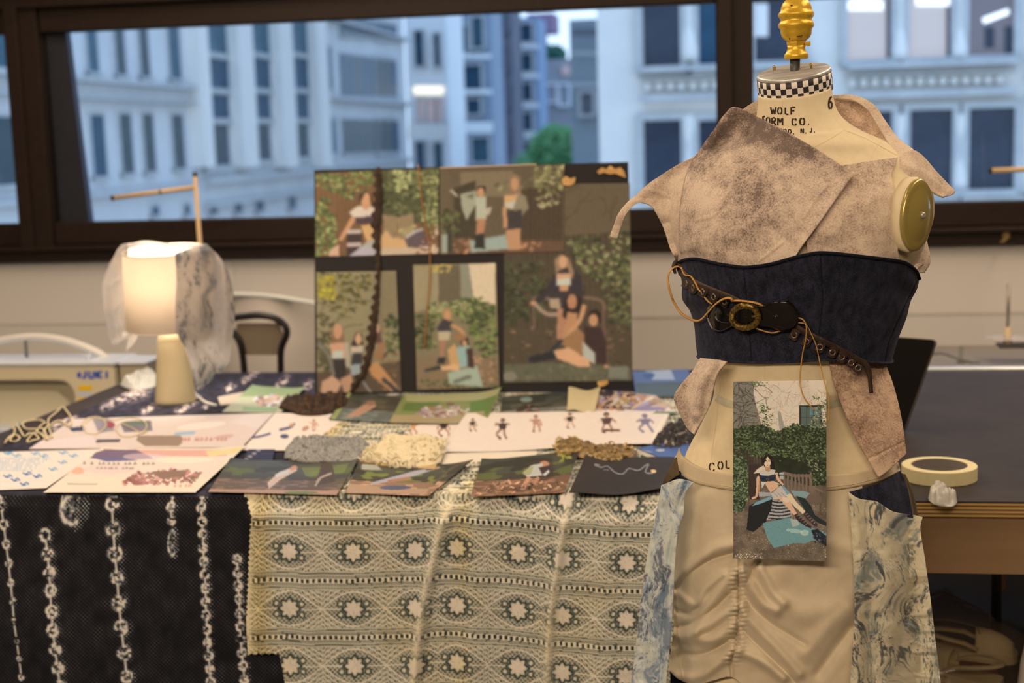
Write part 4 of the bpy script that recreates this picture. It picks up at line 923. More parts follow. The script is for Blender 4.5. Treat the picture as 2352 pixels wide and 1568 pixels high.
patch('shorts_front', [(1556, 1075), (1597, 1098), (1682, 1116), (1790, 1122), (1900, 1117), (1980, 1105)], [(1536, 1538), (1561, 1560), (1600, 1572), (1640, 1562), (1684, 1556), (1740, 1600), (1860, 1640), (1985, 1640)], [(1556, 1075), (1564, 1150), (1550, 1290), (1548, 1430), (1540, 1500), (1536, 1538)], [(1980, 1105), (1988, 1250), (1988, 1450), (1985, 1640)],
      m_tan, shorts, off=.014, step=2.6, folds=FL, blur=8, sfun=gather, noise=.0018, nsc=50, thick=.0018)
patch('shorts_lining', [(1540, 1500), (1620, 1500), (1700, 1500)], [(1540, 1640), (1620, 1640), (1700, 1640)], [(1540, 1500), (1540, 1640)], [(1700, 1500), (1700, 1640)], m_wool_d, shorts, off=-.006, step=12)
grid_obj('back_panel', rings(np.linspace(1085, 1640, 24), 40, .012, (math.pi*1.06, math.pi*1.94)), m_tan, shorts, thick=.002)
photo_s = lambda y: -.146-.030*(np.asarray(y, float)-877)/412

skirt = thing('overskirt', 'navy wool and marbled chiffon overskirt open at the front of the shorts', 'skirt', F(1815, 1640, 0.))
patch('hip_panel', [(1545, 1066), (1570, 1090), (1596, 1104)], [(1516, 1180), (1530, 1180), (1552, 1180)], [(1545, 1066), (1532, 1095), (1516, 1180)], [(1596, 1104), (1570, 1134), (1552, 1180)], m_wool, skirt, off=.018, step=5, blur=4)
patch('hip_panel', [(1949, 1130), (1990, 1119), (2030, 1106), (2066, 1080)], [(1958, 1215), (2000, 1215), (2060, 1215), (2100, 1205)], [(1949, 1130), (1958, 1215)], [(2066, 1078), (2084, 1120), (2100, 1205)], m_wool, skirt, off=.016, step=5, blur=4)
patch('back_drape', [(2048, 1092), (2060, 1084), (2078, 1088)], [(2075, 1215), (2095, 1212), (2112, 1205)], [(2048, 1092), (2066, 1140), (2075, 1215)], [(2078, 1088), (2096, 1130), (2112, 1205)], m_olive, skirt, s=(-.05, -.01, -.005, -.06), step=4, folds=(([(2062, 1092), (2082, 1140), (2092, 1200)], 4, .010), ([(2072, 1090), (2092, 1140), (2103, 1200)], 3, -.006)))
patch('back_drape', [(1522, 1112), (1530, 1090), (1553, 1050)], [(1528, 1116), (1542, 1102), (1560, 1090)], [(1522, 1112), (1528, 1116)], [(1553, 1050), (1560, 1090)], m_olive, skirt, s=(-.01, -.03, -.04, -.01), step=4)
def mat_chiffon(name):
    m, N, L, B = _nodes(name); B.inputs['Roughness'].default_value = .7; B.inputs['Specular IOR Level'].default_value = .2; B.inputs['Sheen Weight'].default_value = .2
    at = N.new('ShaderNodeVertexColor'); at.layer_name = 'print'
    L.new(at.outputs['Color'], B.inputs['Base Color'])
    tr = N.new('ShaderNodeBsdfTranslucent'); ms = N.new('ShaderNodeMixShader'); ms.inputs[0].default_value = .25; L.new(at.outputs['Color'], tr.inputs['Color'])
    tp = N.new('ShaderNodeBsdfTransparent'); m2 = N.new('ShaderNodeMixShader'); m2.inputs[0].default_value = .07
    L.new(B.outputs[0], ms.inputs[1]); L.new(tr.outputs[0], ms.inputs[2]); L.new(ms.outputs[0], m2.inputs[1]); L.new(tp.outputs[0], m2.inputs[2]); L.new(m2.outputs[0], N['Material Output'].inputs['Surface'])
    return m
m_chif = mat_chiffon('marbled_chiffon')
def marble(seed, slant, dens, pale, mid, dark, k=.8):
    def f(P):
        x, y = P[..., 0], P[..., 1]
        w1 = vnoise(np.stack([x, y], -1), 70, seed, 2)*34; w2 = vnoise(np.stack([x, y], -1), 50, seed+1, 2)*30
        q = np.stack([(x+w1+slant*(y-1300))/26, (y+w2)/80], -1)
        n = vnoise(q, 1., seed+2, 4); fine = vnoise(np.stack([(x+w1)/3.2, (y+w2)/5.5], -1), 1., seed+5, 2); n2 = vnoise(q*1.7+9, 1., seed+8, 3)
        big = vnoise(np.stack([x+slant*(y-1300), y*.6], -1), 90, seed+3, 2)
        d = np.clip((n+big*.5+dens+fine*.45)*2.4, 0, 1); e = np.clip((n2+fine*.5-.22+big*.3)*3, 0, 1)
        pr = np.asarray(pale, float)+8*fine[..., None]; c = pr*(1-d[..., None])+np.asarray(mid, float)*d[..., None]; c = c*(1-.75*e[..., None])+np.asarray(dark, float)*.75*e[..., None]
        vein = np.exp(-(vnoise(q*.8+4, 1., seed+11, 3)/.035)**2)*.5; c = c*(1-vein[..., None])+pr*vein[..., None]
        return np.clip(lin(np.clip(c, 0, 255))/(ILL*k), .003, .92)
    return f
patch('chiffon_panel', [(1519, 1114), (1530, 1110), (1560, 1100), (1594, 1107)], [(1436, 1640), (1470, 1640), (1500, 1640), (1528, 1640)], [(1519, 1114), (1508, 1180), (1490, 1260), (1475, 1360), (1462, 1470), (1450, 1568), (1436, 1640)], [(1594, 1107), (1573, 1134), (1571, 1174), (1557, 1225), (1551, 1290), (1547, 1362), (1543, 1435), (1536, 1507), (1530, 1568), (1528, 1640)],
      m_chif, skirt, s=(-.04, -.095, -.10, -.045), step=2.2, thick=.001, sfun=lambda P, ss: np.minimum(ss, smap(P[..., 0], P[..., 1], None, 4)-.028), colors=marble(3, .14, .10, (196, 188, 174), (128, 136, 142), (72, 80, 92), .74),
      folds=(([(1560, 1112), (1552, 1180), (1530, 1260), (1506, 1400), (1490, 1600)], 9, .010), ([(1580, 1112), (1562, 1150), (1544, 1240), (1528, 1400), (1515, 1600)], 6, -.010), ([(1540, 1112), (1525, 1200), (1500, 1330), (1476, 1560)], 6, -.008), ([(1562, 1170), (1540, 1300), (1536, 1480)], 7, .008)), noise=.004, nsc=26)
patch('chiffon_panel', [(1949, 1130), (1974, 1145), (2014, 1152), (2050, 1174), (2090, 1181), (2119, 1187)], [(1950, 1640), (2020, 1640), (2100, 1640), (2168, 1640)], [(1949, 1130), (1954, 1200), (1960, 1290), (1963, 1380), (1960, 1470), (1953, 1568), (1950, 1640)], [(2119, 1187), (2114, 1215), (2124, 1280), (2138, 1380), (2150, 1480), (2161, 1568), (2168, 1640)],
      m_chif, skirt, s=(-.148, -.055, -.04, -.165), step=2.2, thick=.001, sfun=lambda P, ss: np.minimum(ss, smap(P[..., 0], P[..., 1], None, 4)-.030), colors=marble(21, .10, .02, (206, 186, 152), (142, 140, 126), (62, 64, 64), .74),
      folds=(([(1960, 1140), (1975, 1300), (1972, 1600)], 16, .010), ([(2030, 1165), (2045, 1350), (2040, 1600)], 30, .012), ([(2090, 1190), (2105, 1380), (2120, 1600)], 18, -.008)), noise=.005, nsc=40)

# ================================================================== PRINT PINNED TO THE FORM
m_print = MV('photo_paper', .45, .3)
def foliage(c, reg, n, cols, size, seed, base=None):
    if base is not None: c.poly(reg, base)
    c.leaves(n, reg, cols, size, 1., seed)
px4 = [(1684, 876), (1898, 873), (1898, 1289), (1684, 1282)]
P4 = [F(x, y, photo_s(y)) for x, y in px4]
c = sheet_canvas(px4, P4, 1.0/PPM, (92, 84, 72))
K = lambda l: [(1660+x*.29348, 850+y*.29348) for x, y in l]      # coordinates measured on an enlarged view
def kp(l, col, al=1.): c.poly(K(l), col, al)
def ke(x, y, rx, ry, col, rot=0., al=1.): c.ell(1660+x*.29348, 850+y*.29348, rx*.29348, ry*.29348, col, rot, al)
def kl(l, w_, col, al=1.): c.line(K(l), np.asarray(w_)*.29348 if hasattr(w_, '__len__') else w_*.29348, col, al)
kp([(70, 70), (830, 70), (830, 520), (70, 520)], (196, 186, 174)); c.grain(7, 9)
kp([(70, 70), (246, 70), (240, 180), (262, 280), (290, 380), (330, 520), (70, 520)], (112, 108, 98))
c.twigs(60, 1684, 877, 1742, 990, (64, 58, 48), 1.3, 40, .8, 2); c.twigs(90, 1736, 877, 1898, 985, (150, 128, 106), .9, 26, .6, 3); c.twigs(30, 1735, 877, 1898, 985, (120, 104, 88), .8, 30, .6, 4)
kl([(246, 260), (300, 235), (340, 215)], 4, (70, 66, 58)); kl([(338, 215), (342, 300)], 4, (90, 84, 74))
for reg, n, s_ in (([(240, 90), (340, 80), (370, 120), (250, 130)], 40, 1.8), ([(280, 270), (350, 270), (360, 330), (300, 340)], 50, 2.), ([(310, 330), (390, 350), (380, 470), (300, 450)], 70, 2.2), ([(700, 205), (760, 205), (760, 230), (700, 230)], 16, 2)):
    foliage(c, K(reg), n, [(74, 88, 52), (104, 116, 72), (52, 64, 40), (140, 146, 104)], s_, 5)
kp([(430, 320), (450, 320), (470, 400), (480, 460), (440, 460)], (120, 118, 108), .7)
kp([(596, 272), (780, 272), (780, 500), (600, 500)], (34, 36, 38)); kp([(610, 285), (765, 285), (765, 500), (615, 500)], (78, 92, 84)); kp([(680, 285), (765, 285), (765, 350), (680, 350)], (96, 130, 140), .8)
for x in (655, 708): kl([(x, 285), (x, 500)], 3, (40, 44, 42))
for y in (370, 430): kl([(612, y), (766, y)], 4, (36, 40, 40))
HC = [(58, 70, 42), (78, 92, 58), (40, 50, 32), (98, 112, 74), (30, 38, 26), (66, 78, 52)]
foliage(c, K([(740, 250), (820, 230), (825, 500), (640, 470), (700, 380)]), 220, [(84, 92, 62), (120, 124, 92), (56, 62, 44), (150, 140, 122)], 2.3, 6)
foliage(c, K([(70, 470), (180, 440), (300, 430), (420, 480), (560, 420), (700, 450), (830, 460), (830, 960), (70, 700)]), 10, HC, 2, 7, (34, 40, 28))
foliage(c, K([(70, 460), (180, 430), (300, 420), (420, 475), (560, 410), (700, 440), (830, 450), (830, 700), (640, 720), (420, 660), (70, 600)]), 1500, HC, 2.5, 8)
kp([(70, 590), (230, 600), (300, 640), (300, 820), (70, 820)], (66, 58, 48))
for x in range(80, 310, 22): kl([(x, 590), (x, 830)], 3, (44, 38, 32))
foliage(c, K([(640, 640), (830, 620), (830, 900), (700, 900)]), 260, HC+[(120, 118, 100)], 2.2, 9)
foliage(c, K([(90, 600), (300, 560), (420, 660), (300, 690), (100, 640)]), 300, HC, 2.4, 10)
kp([(70, 1000), (240, 900), (830, 900), (830, 1500), (70, 1500)], (96, 84, 70)); c.grain(0, 2)
foliage(c, K([(70, 1060), (830, 1000), (830, 1500), (70, 1480)]), 2600, [(112, 98, 82), (82, 70, 58), (132, 116, 98), (66, 56, 48), (150, 134, 116)], .9, 12)
foliage(c, K([(70, 1440), (310, 1430), (320, 1485), (70, 1480)]), 90, [(210, 190, 164), (180, 160, 136)], 1.3, 13); foliage(c, K([(780, 1330), (830, 1300), (830, 1500), (790, 1450)]), 50, [(196, 172, 146)], 1.2, 14)
foliage(c, K([(70, 650), (180, 680), (220, 800), (210, 960), (160, 1100), (70, 1120)]), 520, [(70, 84, 58), (94, 108, 80), (46, 58, 40), (112, 124, 96)], 2.4, 15, (40, 50, 34))
_P = np.stack([c.xx, c.yy], -1); c.a *= (1+.30*vnoise(_P, 17, 44, 3)*((c.yy > 110)))[..., None]
WD = (112, 94, 82); WD2 = (84, 70, 62)
kp([(468, 788), (560, 812), (690, 812), (690, 834), (560, 836), (470, 812)], WD)
for x in range(478, 690, 29): kl([(x, 810), (x+3, 945)], 15, WD); kl([(x+9, 815), (x+12, 940)], 3, WD2)
kl([(686, 800), (696, 960)], 16, WD); kl([(690, 905), (780, 950)], 14, WD); kl([(768, 950), (762, 1115)], 17, WD2); kp([(540, 960), (770, 985), (770, 1040), (560, 1020)], (98, 82, 72)); kp([(200, 740), (290, 730), (290, 1010), (200, 1010)], (52, 42, 38)); kl([(205, 980), (205, 1070)], 16, WD2)
kp([(530, 940), (640, 945), (680, 960), (650, 1000), (560, 985)], (118, 140, 140))
kp([(185, 1245), (205, 1060), (300, 1010), (400, 1010), (390, 1120), (330, 1190), (240, 1265)], (26, 30, 32)); kp([(570, 980), (640, 1000), (690, 1060), (720, 1130), (815, 1190), (815, 1220), (740, 1190), (660, 1120)], (30, 40, 42))
kp([(390, 1010), (520, 1030), (540, 1120), (510, 1165), (340, 1170), (375, 1090)], (150, 148, 146))
for t in range(6):
    y0 = 1025+t*26; kl([(385-t*6, y0), (450, y0+8), (530, y0-6)], 12, (44, 44, 46)); 
kp([(280, 950), (380, 955), (375, 985), (280, 985)], (148, 146, 144)); kp([(440, 800), (475, 795), (475, 850), (445, 850)], (160, 158, 156)); kl([(442, 820), (476, 818)], 8, (40, 40, 44))
kp([(310, 1195), (520, 1150), (700, 1230), (820, 1270), (810, 1320), (700, 1330), (640, 1355), (560, 1350), (400, 1390), (350, 1320)], (98, 134, 136)); c.ell(1660+560*.2935, 850+1255*.2935, 20, 5, (170, 186, 184), 8, .6); c.ell(1660+640*.2935, 850+1270*.2935, 10, 7, (178, 192, 188), 0, .6)
for k in range(70): ke(rnd.uniform(350, 780), rnd.uniform(1190, 1370), 4, 2.5, (84, 118, 122))
kp([(525, 1160), (590, 1170), (600, 1210), (545, 1225)], (150, 160, 152)); kp([(690, 1250), (740, 1240), (815, 1300), (815, 1380), (720, 1320)], (30, 34, 42))
for k in range(30): ke(rnd.uniform(700, 810), rnd.uniform(1250, 1350), 9, 5, rnd.choice([(60, 64, 76), (20, 22, 30), (90, 92, 100)]), rnd.uniform(0, 90))
SK = (196, 158, 128); SK2 = (168, 128, 100); SK3 = (214, 180, 150)
# seated woman: hair, face, cropped top, skirt, crossed legs, boots
kp([(312, 700), (330, 665), (360, 655), (388, 672), (400, 720), (412, 775), (370, 790), (322, 770), (308, 745)], (26, 22, 24))
kp([(278, 815), (292, 850), (290, 930), (270, 985), (250, 1000), (262, 940), (268, 860)], SK2); kl([(275, 830), (270, 900), (262, 990)], [20, 16, 12], SK); ke(245, 995, 20, 9, SK, -20)
kl([(415, 800), (432, 850), (470, 895)], [24, 20, 15], SK)
kp([(240, 805), (270, 770), (318, 742), (335, 770), (300, 800)], (196, 194, 198)); kp([(283, 790), (335, 768), (370, 772), (412, 778), (400, 812), (350, 822), (292, 820)], (182, 172, 170)); kp([(285, 815), (350, 828), (414, 812), (410, 862), (350, 878), (294, 866)], (34, 44, 62)); kl([(290, 845), (350, 852), (412, 838)], 7, (22, 24, 30)); ke(352, 851, 12, 9, (96, 88, 66)); ke(352, 851, 7, 5, (24, 24, 28))
kp([(322, 872), (400, 864), (440, 905), (390, 945), (372, 958)], SK); kp([(300, 868), (335, 876), (315, 905), (303, 925)], (186, 182, 182)); kp([(398, 866), (455, 892), (430, 890)], (190, 186, 184)); ke(385, 918, 3, 5, SK2)
kp([(334, 748), (368, 748), (372, 785), (352, 792), (330, 782)], SK2); ke(347, 716, 27, 40, SK3); kp([(318, 700), (330, 672), (348, 668), (338, 690), (322, 735)], (26, 22, 24)); kp([(348, 668), (372, 680), (378, 735), (368, 700)], (26, 22, 24))
kl([(330, 704), (342, 703)], 3.5, (50, 36, 32)); kl([(354, 704), (367, 705)], 3.5, (50, 36, 32)); ke(336, 709, 5, 2.6, (40, 28, 26)); ke(360, 710, 5, 2.6, (40, 28, 26)); kl([(347, 708), (345, 726)], 2.5, (176, 134, 110)); ke(347, 729, 5, 2.5, (170, 126, 104)); ke(348, 741, 9, 3.6, (150, 84, 76))
kp([(375, 965), (400, 945), (450, 900), (490, 925), (530, 965), (480, 990), (430, 1012), (395, 1010)], (176, 166, 156))
for a_ in (415, 445, 475): kl([(a_-20, 955), (a_+18, 990)], 4, (140, 130, 124))
kp([(452, 900), (480, 908), (545, 985), (580, 1035), (560, 1040), (510, 985)], (108, 144, 158)); kp([(230, 1060), (260, 1030), (370, 985), (385, 1005), (300, 1040)], (108, 146, 158)); ke(375, 985, 10, 10, (96, 132, 146))
kp([(430, 1000), (490, 985), (525, 1010), (545, 1060), (580, 1120), (558, 1135), (505, 1075), (470, 1035)], SK); kp([(490, 975), (530, 962), (570, 1025), (620, 1075), (645, 1105), (625, 1125), (560, 1065), (520, 1020)], SK3); ke(490, 1012, 30, 18, (228, 204, 178), 25); ke(565, 1050, 22, 14, (222, 190, 156), 40)
kp([(556, 1132), (582, 1118), (640, 1180), (695, 1225), (690, 1238), (640, 1215), (590, 1180)], (48, 38, 40)); kp([(625, 1122), (648, 1102), (700, 1160), (740, 1200), (738, 1225), (710, 1215), (660, 1165)], (58, 46, 48))
for t in range(5): kl([(575+t*18, 1140+t*17), (598+t*17, 1128+t*16)], 4, (132, 116, 112)); kl([(645+t*16, 1128+t*18), (664+t*15, 1118+t*17)], 4, (140, 124, 118))
c.grain(5, 1.6, 8)
po = sheet_obj('photo_print', c, P4, m_print, None, None, .0008, .66)
props(po, 'tall glossy photo of a woman reclining on a garden bench, hung on the dress form', 'photo')
# ================================================================== WORK TABLES
YF = float(np.mean([T(0, 1130)[1], T(560, 1134)[1], T(1490, 1141)[1], T(2200, 1163)[1]]))
YBK = float(T(2200, 851)[1])
XJ = float(WY(1700, 1150, YF)[0])
m_black = M('black_board', A(56, 47, 42, .9), .55, spec=.07, noise=(5, A(66, 56, 49, .9)), bump=(60, .0002))
m_ply1 = M('ply_light', A(172, 132, 76, .65), .6, noise=(14, A(154, 116, 64, .65)), stretch=(.3, 4, 4)); m_ply2 = M('ply_dark', A(104, 74, 38, .65), .7, noise=(14, A(88, 62, 30, .65)), stretch=(.3, 4, 4))
m_apron = M('birch_apron', A(116, 87, 57, .6), .6, noise=(4, A(108, 80, 52, .6)), stretch=(.4, 2, 6))
m_alu = M('aluminium', A(206, 200, 196, .9), .35, metal=.6)
m_pipe = M('grey_pipe', A(90, 84, 76, .6), .5, metal=.4)
def table(name, label, x0, x1, full):
    t = thing(name, label, 'table', ((x0+x1)/2, (YF+YBK)/2, 0))
    MB().box(V3(x0, YF, TZ-.004), V3(x1, YBK, TZ), .0008).obj('board_surface', m_black, t)
    n = 7
    for k in range(n):
        z1 = TZ-.004-.0245*k/n; z0 = TZ-.004-.0245*(k+1)/n
        MB().box(V3(x0, YF+(.0004 if k % 2 else 0), z0), V3(x1, YBK, z1)).obj('ply', m_ply2 if k % 2 else m_ply1, t)
    za = TZ-.0285; zb = float(WY(2250, 1318, YF+.012)[2])
    for y in (YF+.012, YBK-.04): MB().box(V3(x0+.01, y, zb), V3(x1-.01, y+.022, za), .001).obj('apron', m_apron, t)
    for x in (x0+.08, x1-.08):
        for y in (YF+.10, YBK-.10): MB().lathe(V3(x, y, 0), [(.03, 0), (.03, .01), (.02, .012), (.02, za)], 16).obj('leg', m_pipe, t, True)
    MB().box(V3(x0+.05, YF+.08, .36), V3(x1-.05, YBK-.06, .38), .002).obj('lower_shelf', m_apron if not full else M('dark_shelf', (.03, .028, .026), .8), t)
    if full: MB().box(V3(x0, YBK, TZ-.03), V3(x1, YBK+.028, TZ+.008), .003).obj('edge_rail', m_alu, t)
    return t
XT0 = float(WY(-330, 1130, YF)[0]); XT1 = XJ+1.35
table('work_table', 'long work table on the left hidden under the cloths and prints', XT0, XJ-.002, False)
table('cutting_table', 'black topped cutting table with a layered plywood edge, right of the form', XJ+.002, XT1, True)
for k in range(26):                                                         # chalk marks and scuffs are flat wear on the board
    pass
# ---- tape roll, paper scrap, laptop
m_mask = M('masking_tape', A(230, 206, 150, .98), .7, noise=(40, A(222, 196, 138, .98)))
m_core = M('grey_card_core', A(120, 106, 92, .7), .8)
tp = T(2157, 1098); Rt = 80/FPX*float(np.linalg.norm(tp-CAM))
tr_ = thing('tape_roll', 'roll of cream masking tape lying flat near the table edge', 'tape', tp)
ht = .0265
MB().lathe(tp, [(Rt*.75, 0), (Rt*.985, 0), (Rt, .001), (Rt, ht-.001), (Rt*.985, ht), (Rt*.75, ht), (Rt*.75, 0)], 64, caps=False).obj('tape', m_mask, tr_, True)
MB().lathe(tp, [(Rt*.72, .0005), (Rt*.75, .0005), (Rt*.75, ht-.0004), (Rt*.72, ht-.0004), (Rt*.72, .0005)], 64, caps=False).obj('card_core', m_core, tr_, True)
for o in tr_.children:
    md = o.modifiers.new('b', 'EDGE_SPLIT'); md.split_angle = .6
m_lap = M('dark_laptop_shell', (.02, .02, .021), .35); m_scr = M('dark_screen', (.004, .004, .005), .28, spec=.35); m_edge = M('grey_metal_edge', A(110, 96, 82, .8), .35, metal=.7)
br_ = T(2078, 992); bl_ = T(1850, 966); hv_ = (bl_-br_)/np.linalg.norm(bl_-br_)
tr2 = WY(2153, 780, br_[1]+.02); upv = tr2-br_; upv = upv-hv_*(upv @ hv_)*.0
lt = thing('laptop', 'open laptop with a black screen seen behind the dress form', 'laptop', (br_+bl_)/2)
nn_ = np.cross(hv_, upv); nn_ /= np.linalg.norm(nn_); nn_ = nn_ if nn_[1] < 0 else -nn_
Ls = np.linalg.norm(bl_-br_)
def lp4(i0, i1, o=0.):
    rc = .010; a, b = upv/np.linalg.norm(upv), hv_; H = np.linalg.norm(upv); pts = []
    for (u0, v0, a0) in ((i0, i0, 180), (i0, H-i1, 90), (Ls-i0, H-i1, 0), (Ls-i0, i0, -90)):
        su = 1 if u0 < Ls/2 else -1; sv = 1 if v0 < H/2 else -1
        for k in range(5):
            t = math.radians(22.5*k); cu, cv_ = u0+su*rc, v0+sv*rc
            if (su, sv) == (1, 1): q = (cu-rc*math.sin(t), cv_-rc*math.cos(t))
            elif (su, sv) == (1, -1): q = (cu-rc*math.cos(t), cv_+rc*math.sin(t))
            elif (su, sv) == (-1, -1): q = (cu+rc*math.sin(t), cv_+rc*math.cos(t))
            else: q = (cu+rc*math.cos(t), cv_-rc*math.sin(t))
            pts.append(br_+b*q[0]+a*q[1]+nn_*o)
    return pts
MB().prism(lp4(0, 0, -.004), nn_*.006).obj('screen_shell', m_edge, lt)
MB().prism(lp4(.002, .002, .0021), nn_*.0012).obj('screen', m_scr, lt)
bn = V3(nn_[0], nn_[1], 0); bn /= np.linalg.norm(bn); cb2 = (br_+bl_)/2+bn*.115
MB().obox(cb2+V3(0, 0, .008), hv_, bn, UP, V3(Ls/2, .11, .007), .003).obj('keyboard_base', m_lap, lt)
MB().obox(cb2+V3(0, 0, .0155), hv_, bn, UP, V3(Ls/2-.02, .05, .0006)).obj('keyboard', m_scr, lt)

# ================================================================== CLOTHS OVER THE LEFT TABLE
m_cloth = MV('jacquard_cloth', .85, .15, bump=(900, .0006)); m_lace = MV('lace_cloth', .9, .1, bump=(700, .0007))
XC0 = float(T(0, 1030)[0]); XC1 = float(T(1560, 1141)[0])
def px_canvas(u, v, P3):
    return to_px(P3)
# black cloth: hanging front part and the part lying on the table are one surface
yfc = YF-.010; nxc = int((XC1-(XT0+.02))/.0018); xs = np.linspace(XT0+.02, XC1, nxc)
zf = np.linspace(TZ-.002, float(WY(300, 1600, yfc)[2]), 200)
front = np.zeros((len(zf), nxc, 3)); front[..., 0] = xs[None, :]; front[..., 1] = yfc; front[..., 2] = zf[:, None]
fpx, fpy = to_px(front)
wob = (.004*np.sin(xs*9+.6)+.002*np.sin(xs*23))[None, :]*np.clip((TZ-zf)/.2, 0, 1.3)[:, None]
front[..., 1] -= .008*np.clip((TZ-zf)/.02, 0, 1)[:, None]+wob+.010*np.clip((TZ-zf)/.2, 0, 1.3)[:, None]
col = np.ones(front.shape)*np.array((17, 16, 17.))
P2 = np.stack([fpx, fpy], -1)
q1, q2 = (fpx+fpy*.9)/8.6, (fpx-fpy*1.1)/9.4
dots = np.exp(-(((q1-np.round(q1))**2+(q2-np.round(q2))**2)/.055)); dv = .55+.45*vnoise(P2, 30, 4, 2)
col += (dots*dv)[..., None]*np.array((84, 80, 79.))
def chain(pts, sizes, links=True, seed=1):
    global col
    pts = np.asarray(pts, float)
    for k, (x, y) in enumerate(pts):
        r = sizes[k] if hasattr(sizes, '__len__') else sizes
        m = (abs(fpx-x) < r*1.9) & (abs(fpy-y) < r*1.6)
        if not m.any(): continue
        dx, dy = fpx[m]-x, fpy[m]-y; d = np.sqrt(dx*dx*1.15+dy*dy*.95); nz = vnoise(np.stack([dx+x, dy+y], -1), 5.5, seed+k, 2)
        rg = np.exp(-((d-r*.8)/(r*.24+.7))**2)*(.62+1.25*nz); bl = np.exp(-((dx-r*.2)**2+(dy+r*.05)**2)/(r*.55)**2)*(.55+1.5*nz)
        sprk = (np.exp(-((d-r*1.35)/(r*.35))**2))*(dx > r*.3)*np.clip(dots[m]*1.6-.5, 0, 1)*.7
        a = np.clip(np.maximum(np.maximum(rg, bl)*1.35, sprk), 0, 1)[:, None]; col[m] = col[m]*(1-a)+np.array((205, 198, 186.))*a
    if links:
        for (a, b) in zip(pts[:-1], pts[1:]):
            m = (fpx > min(a[0], b[0])-8) & (fpx < max(a[0], b[0])+8) & (fpy > min(a[1], b[1])) & (fpy < max(a[1], b[1]))
            if not m.any(): continue
            rr = (sizes[0] if hasattr(sizes, '__len__') else sizes); d = seg_dist(P2[m], np.array([a, b])); t = np.abs((fpy[m]-(a[1]+b[1])/2)/((b[1]-a[1])/2+1e-6))
            w_ = np.where(t < .55, 1.5+rr*.07, 0.01); al_ = (np.exp(-(d/w_)**2)*.95)[:, None]; col[m] = col[m]*(1-al_)+np.array((200, 192, 180.))*al_
H = lambda l: [(x/3.35, 1100+y/3.35) for x, y in l]
chain(H([(8, 110), (25, 205), (50, 340), (72, 485), (95, 630), (115, 775), (133, 915), (148, 1060), (172, 1215), (190, 1350), (208, 1490)]), [10, 10, 11, 9.5, 9, 8, 7, 5, 5, 6, 7])
chain(H([(372, 415), (397, 560), (415, 695), (428, 830), (442, 985), (458, 1125), (476, 1275), (496, 1415), (512, 1560)]), 14.5, seed=20)
chain(H([(875, 180), (890, 375), (907, 560), (928, 740), (945, 930), (968, 1115), (990, 1310), (1010, 1490)]), [16, 17, 17, 16, 16.5, 16.5, 16, 14], seed=40)
chain(H([(1333, 110), (1327, 205), (1335, 310)]), [9, 11, 10], seed=60)
chain(H([(1558, 110), (1560, 210), (1570, 315), (1575, 412), (1580, 515), (1587, 618), (1596, 716), (1604, 820), (1606, 922), (1612, 1022), (1620, 1130), (1622, 1232), (1632, 1332), (1640, 1432), (1646, 1532)]), 10.8, seed=70)
chain(H([(1836, 605), (1846, 706), (1850, 806), (1858, 908), (1862, 1010), (1868, 1112), (1872, 1212), (1880, 1315), (1890, 1418), (1900, 1520)]), 11, seed=90)
for (x, y, rx, ry, sd) in ((172, 1167, 30, 38, 3), (402, 1243, 12, 32, 5), (152, 1140, 10, 26, 9)):
    m = (abs(fpx-x) < rx*1.6) & (abs(fpy-y) < ry*1.4); dx, dy = (fpx[m]-x)/rx, (fpy[m]-y)/ry; d = np.sqrt(dx*dx+dy*dy); nz = vnoise(P2[m], 6, sd, 2)
    a = np.clip((np.exp(-((d-.85)/.16)**2)*(.9+.8*nz)*(dx < .45)+np.exp(-((dx+.1)**2+(dy)**2)/.22)*(.55+1.1*nz)+(d < 1.3)*(dx > .2)*np.clip(dots[m]*1.5-.4, 0, .8)), 0, 1)[:, None]
    col[m] = col[m]*(1-a)+np.array((196, 192, 184.))*a
low = front[-1:]+np.zeros((6, 1, 1)); low = low.copy(); low[..., 2] -= np.linspace(.02, .28, 6)[:, None]
ytop = np.r_[np.linspace(YF-.008, YF+.02, 5), np.linspace(YF+.03, YBK+.02, 150)]
step_u = 5; xt = xs
topc = np.zeros((len(ytop), nxc, 3)); topc[..., 0] = xt[None, :]; topc[..., 1] = ytop[:, None]; topc[..., 2] = TZ+.0035
topc[0, :, 2] = TZ+.001
tpx, tpy = to_px(topc)
tcol = np.ones(topc.shape)*np.array((36, 33, 40.)); TP = np.stack([topc[..., 0]*900, topc[..., 1]*900], -1)  # lying part coloured lighter and bluer in place of its grazing sheen
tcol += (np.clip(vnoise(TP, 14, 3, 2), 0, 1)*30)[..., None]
for line_, sz in (([(190, 925), (212, 908), (236, 890), (258, 874)], 8), ([(240, 938), (268, 920), (300, 900)], 8), ([(330, 944), (358, 930), (390, 914)], 7), ([(408, 946), (430, 932), (456, 914)], 7), ([(470, 936), (480, 926)], 5), ([(300, 908), (318, 902), (330, 895)], 15),
                  ([(118, 985), (140, 972), (170, 955)], 8), ([(560, 875), (580, 862), (592, 852)], 6), ([(526, 896), (534, 886)], 9), ([(640, 885), (660, 868)], 7), ([(700, 890), (712, 880)], 8)):
    d = seg_dist(np.stack([tpx, tpy*1.0], -1), np.array(line_, float)); nz = vnoise(np.stack([tpx, tpy*2.], -1), 6, 8, 2); a = np.clip(np.exp(-(d/sz)**2)*(.5+1.6*nz), 0, .95)[..., None]; tcol = tcol*(1-a)+np.array((214, 186, 168.))*a
keep_x = xs >= XC0-.002
full = np.concatenate([topc[::-1], front, low], 0); fcol = np.concatenate([tcol[::-1], col, np.ones(low.shape)*20.], 0)
fcs = grid_faces(nxc, full.shape[0]); jrow = fcs[:, 0]//nxc; icol = fcs[:, 0] % nxc
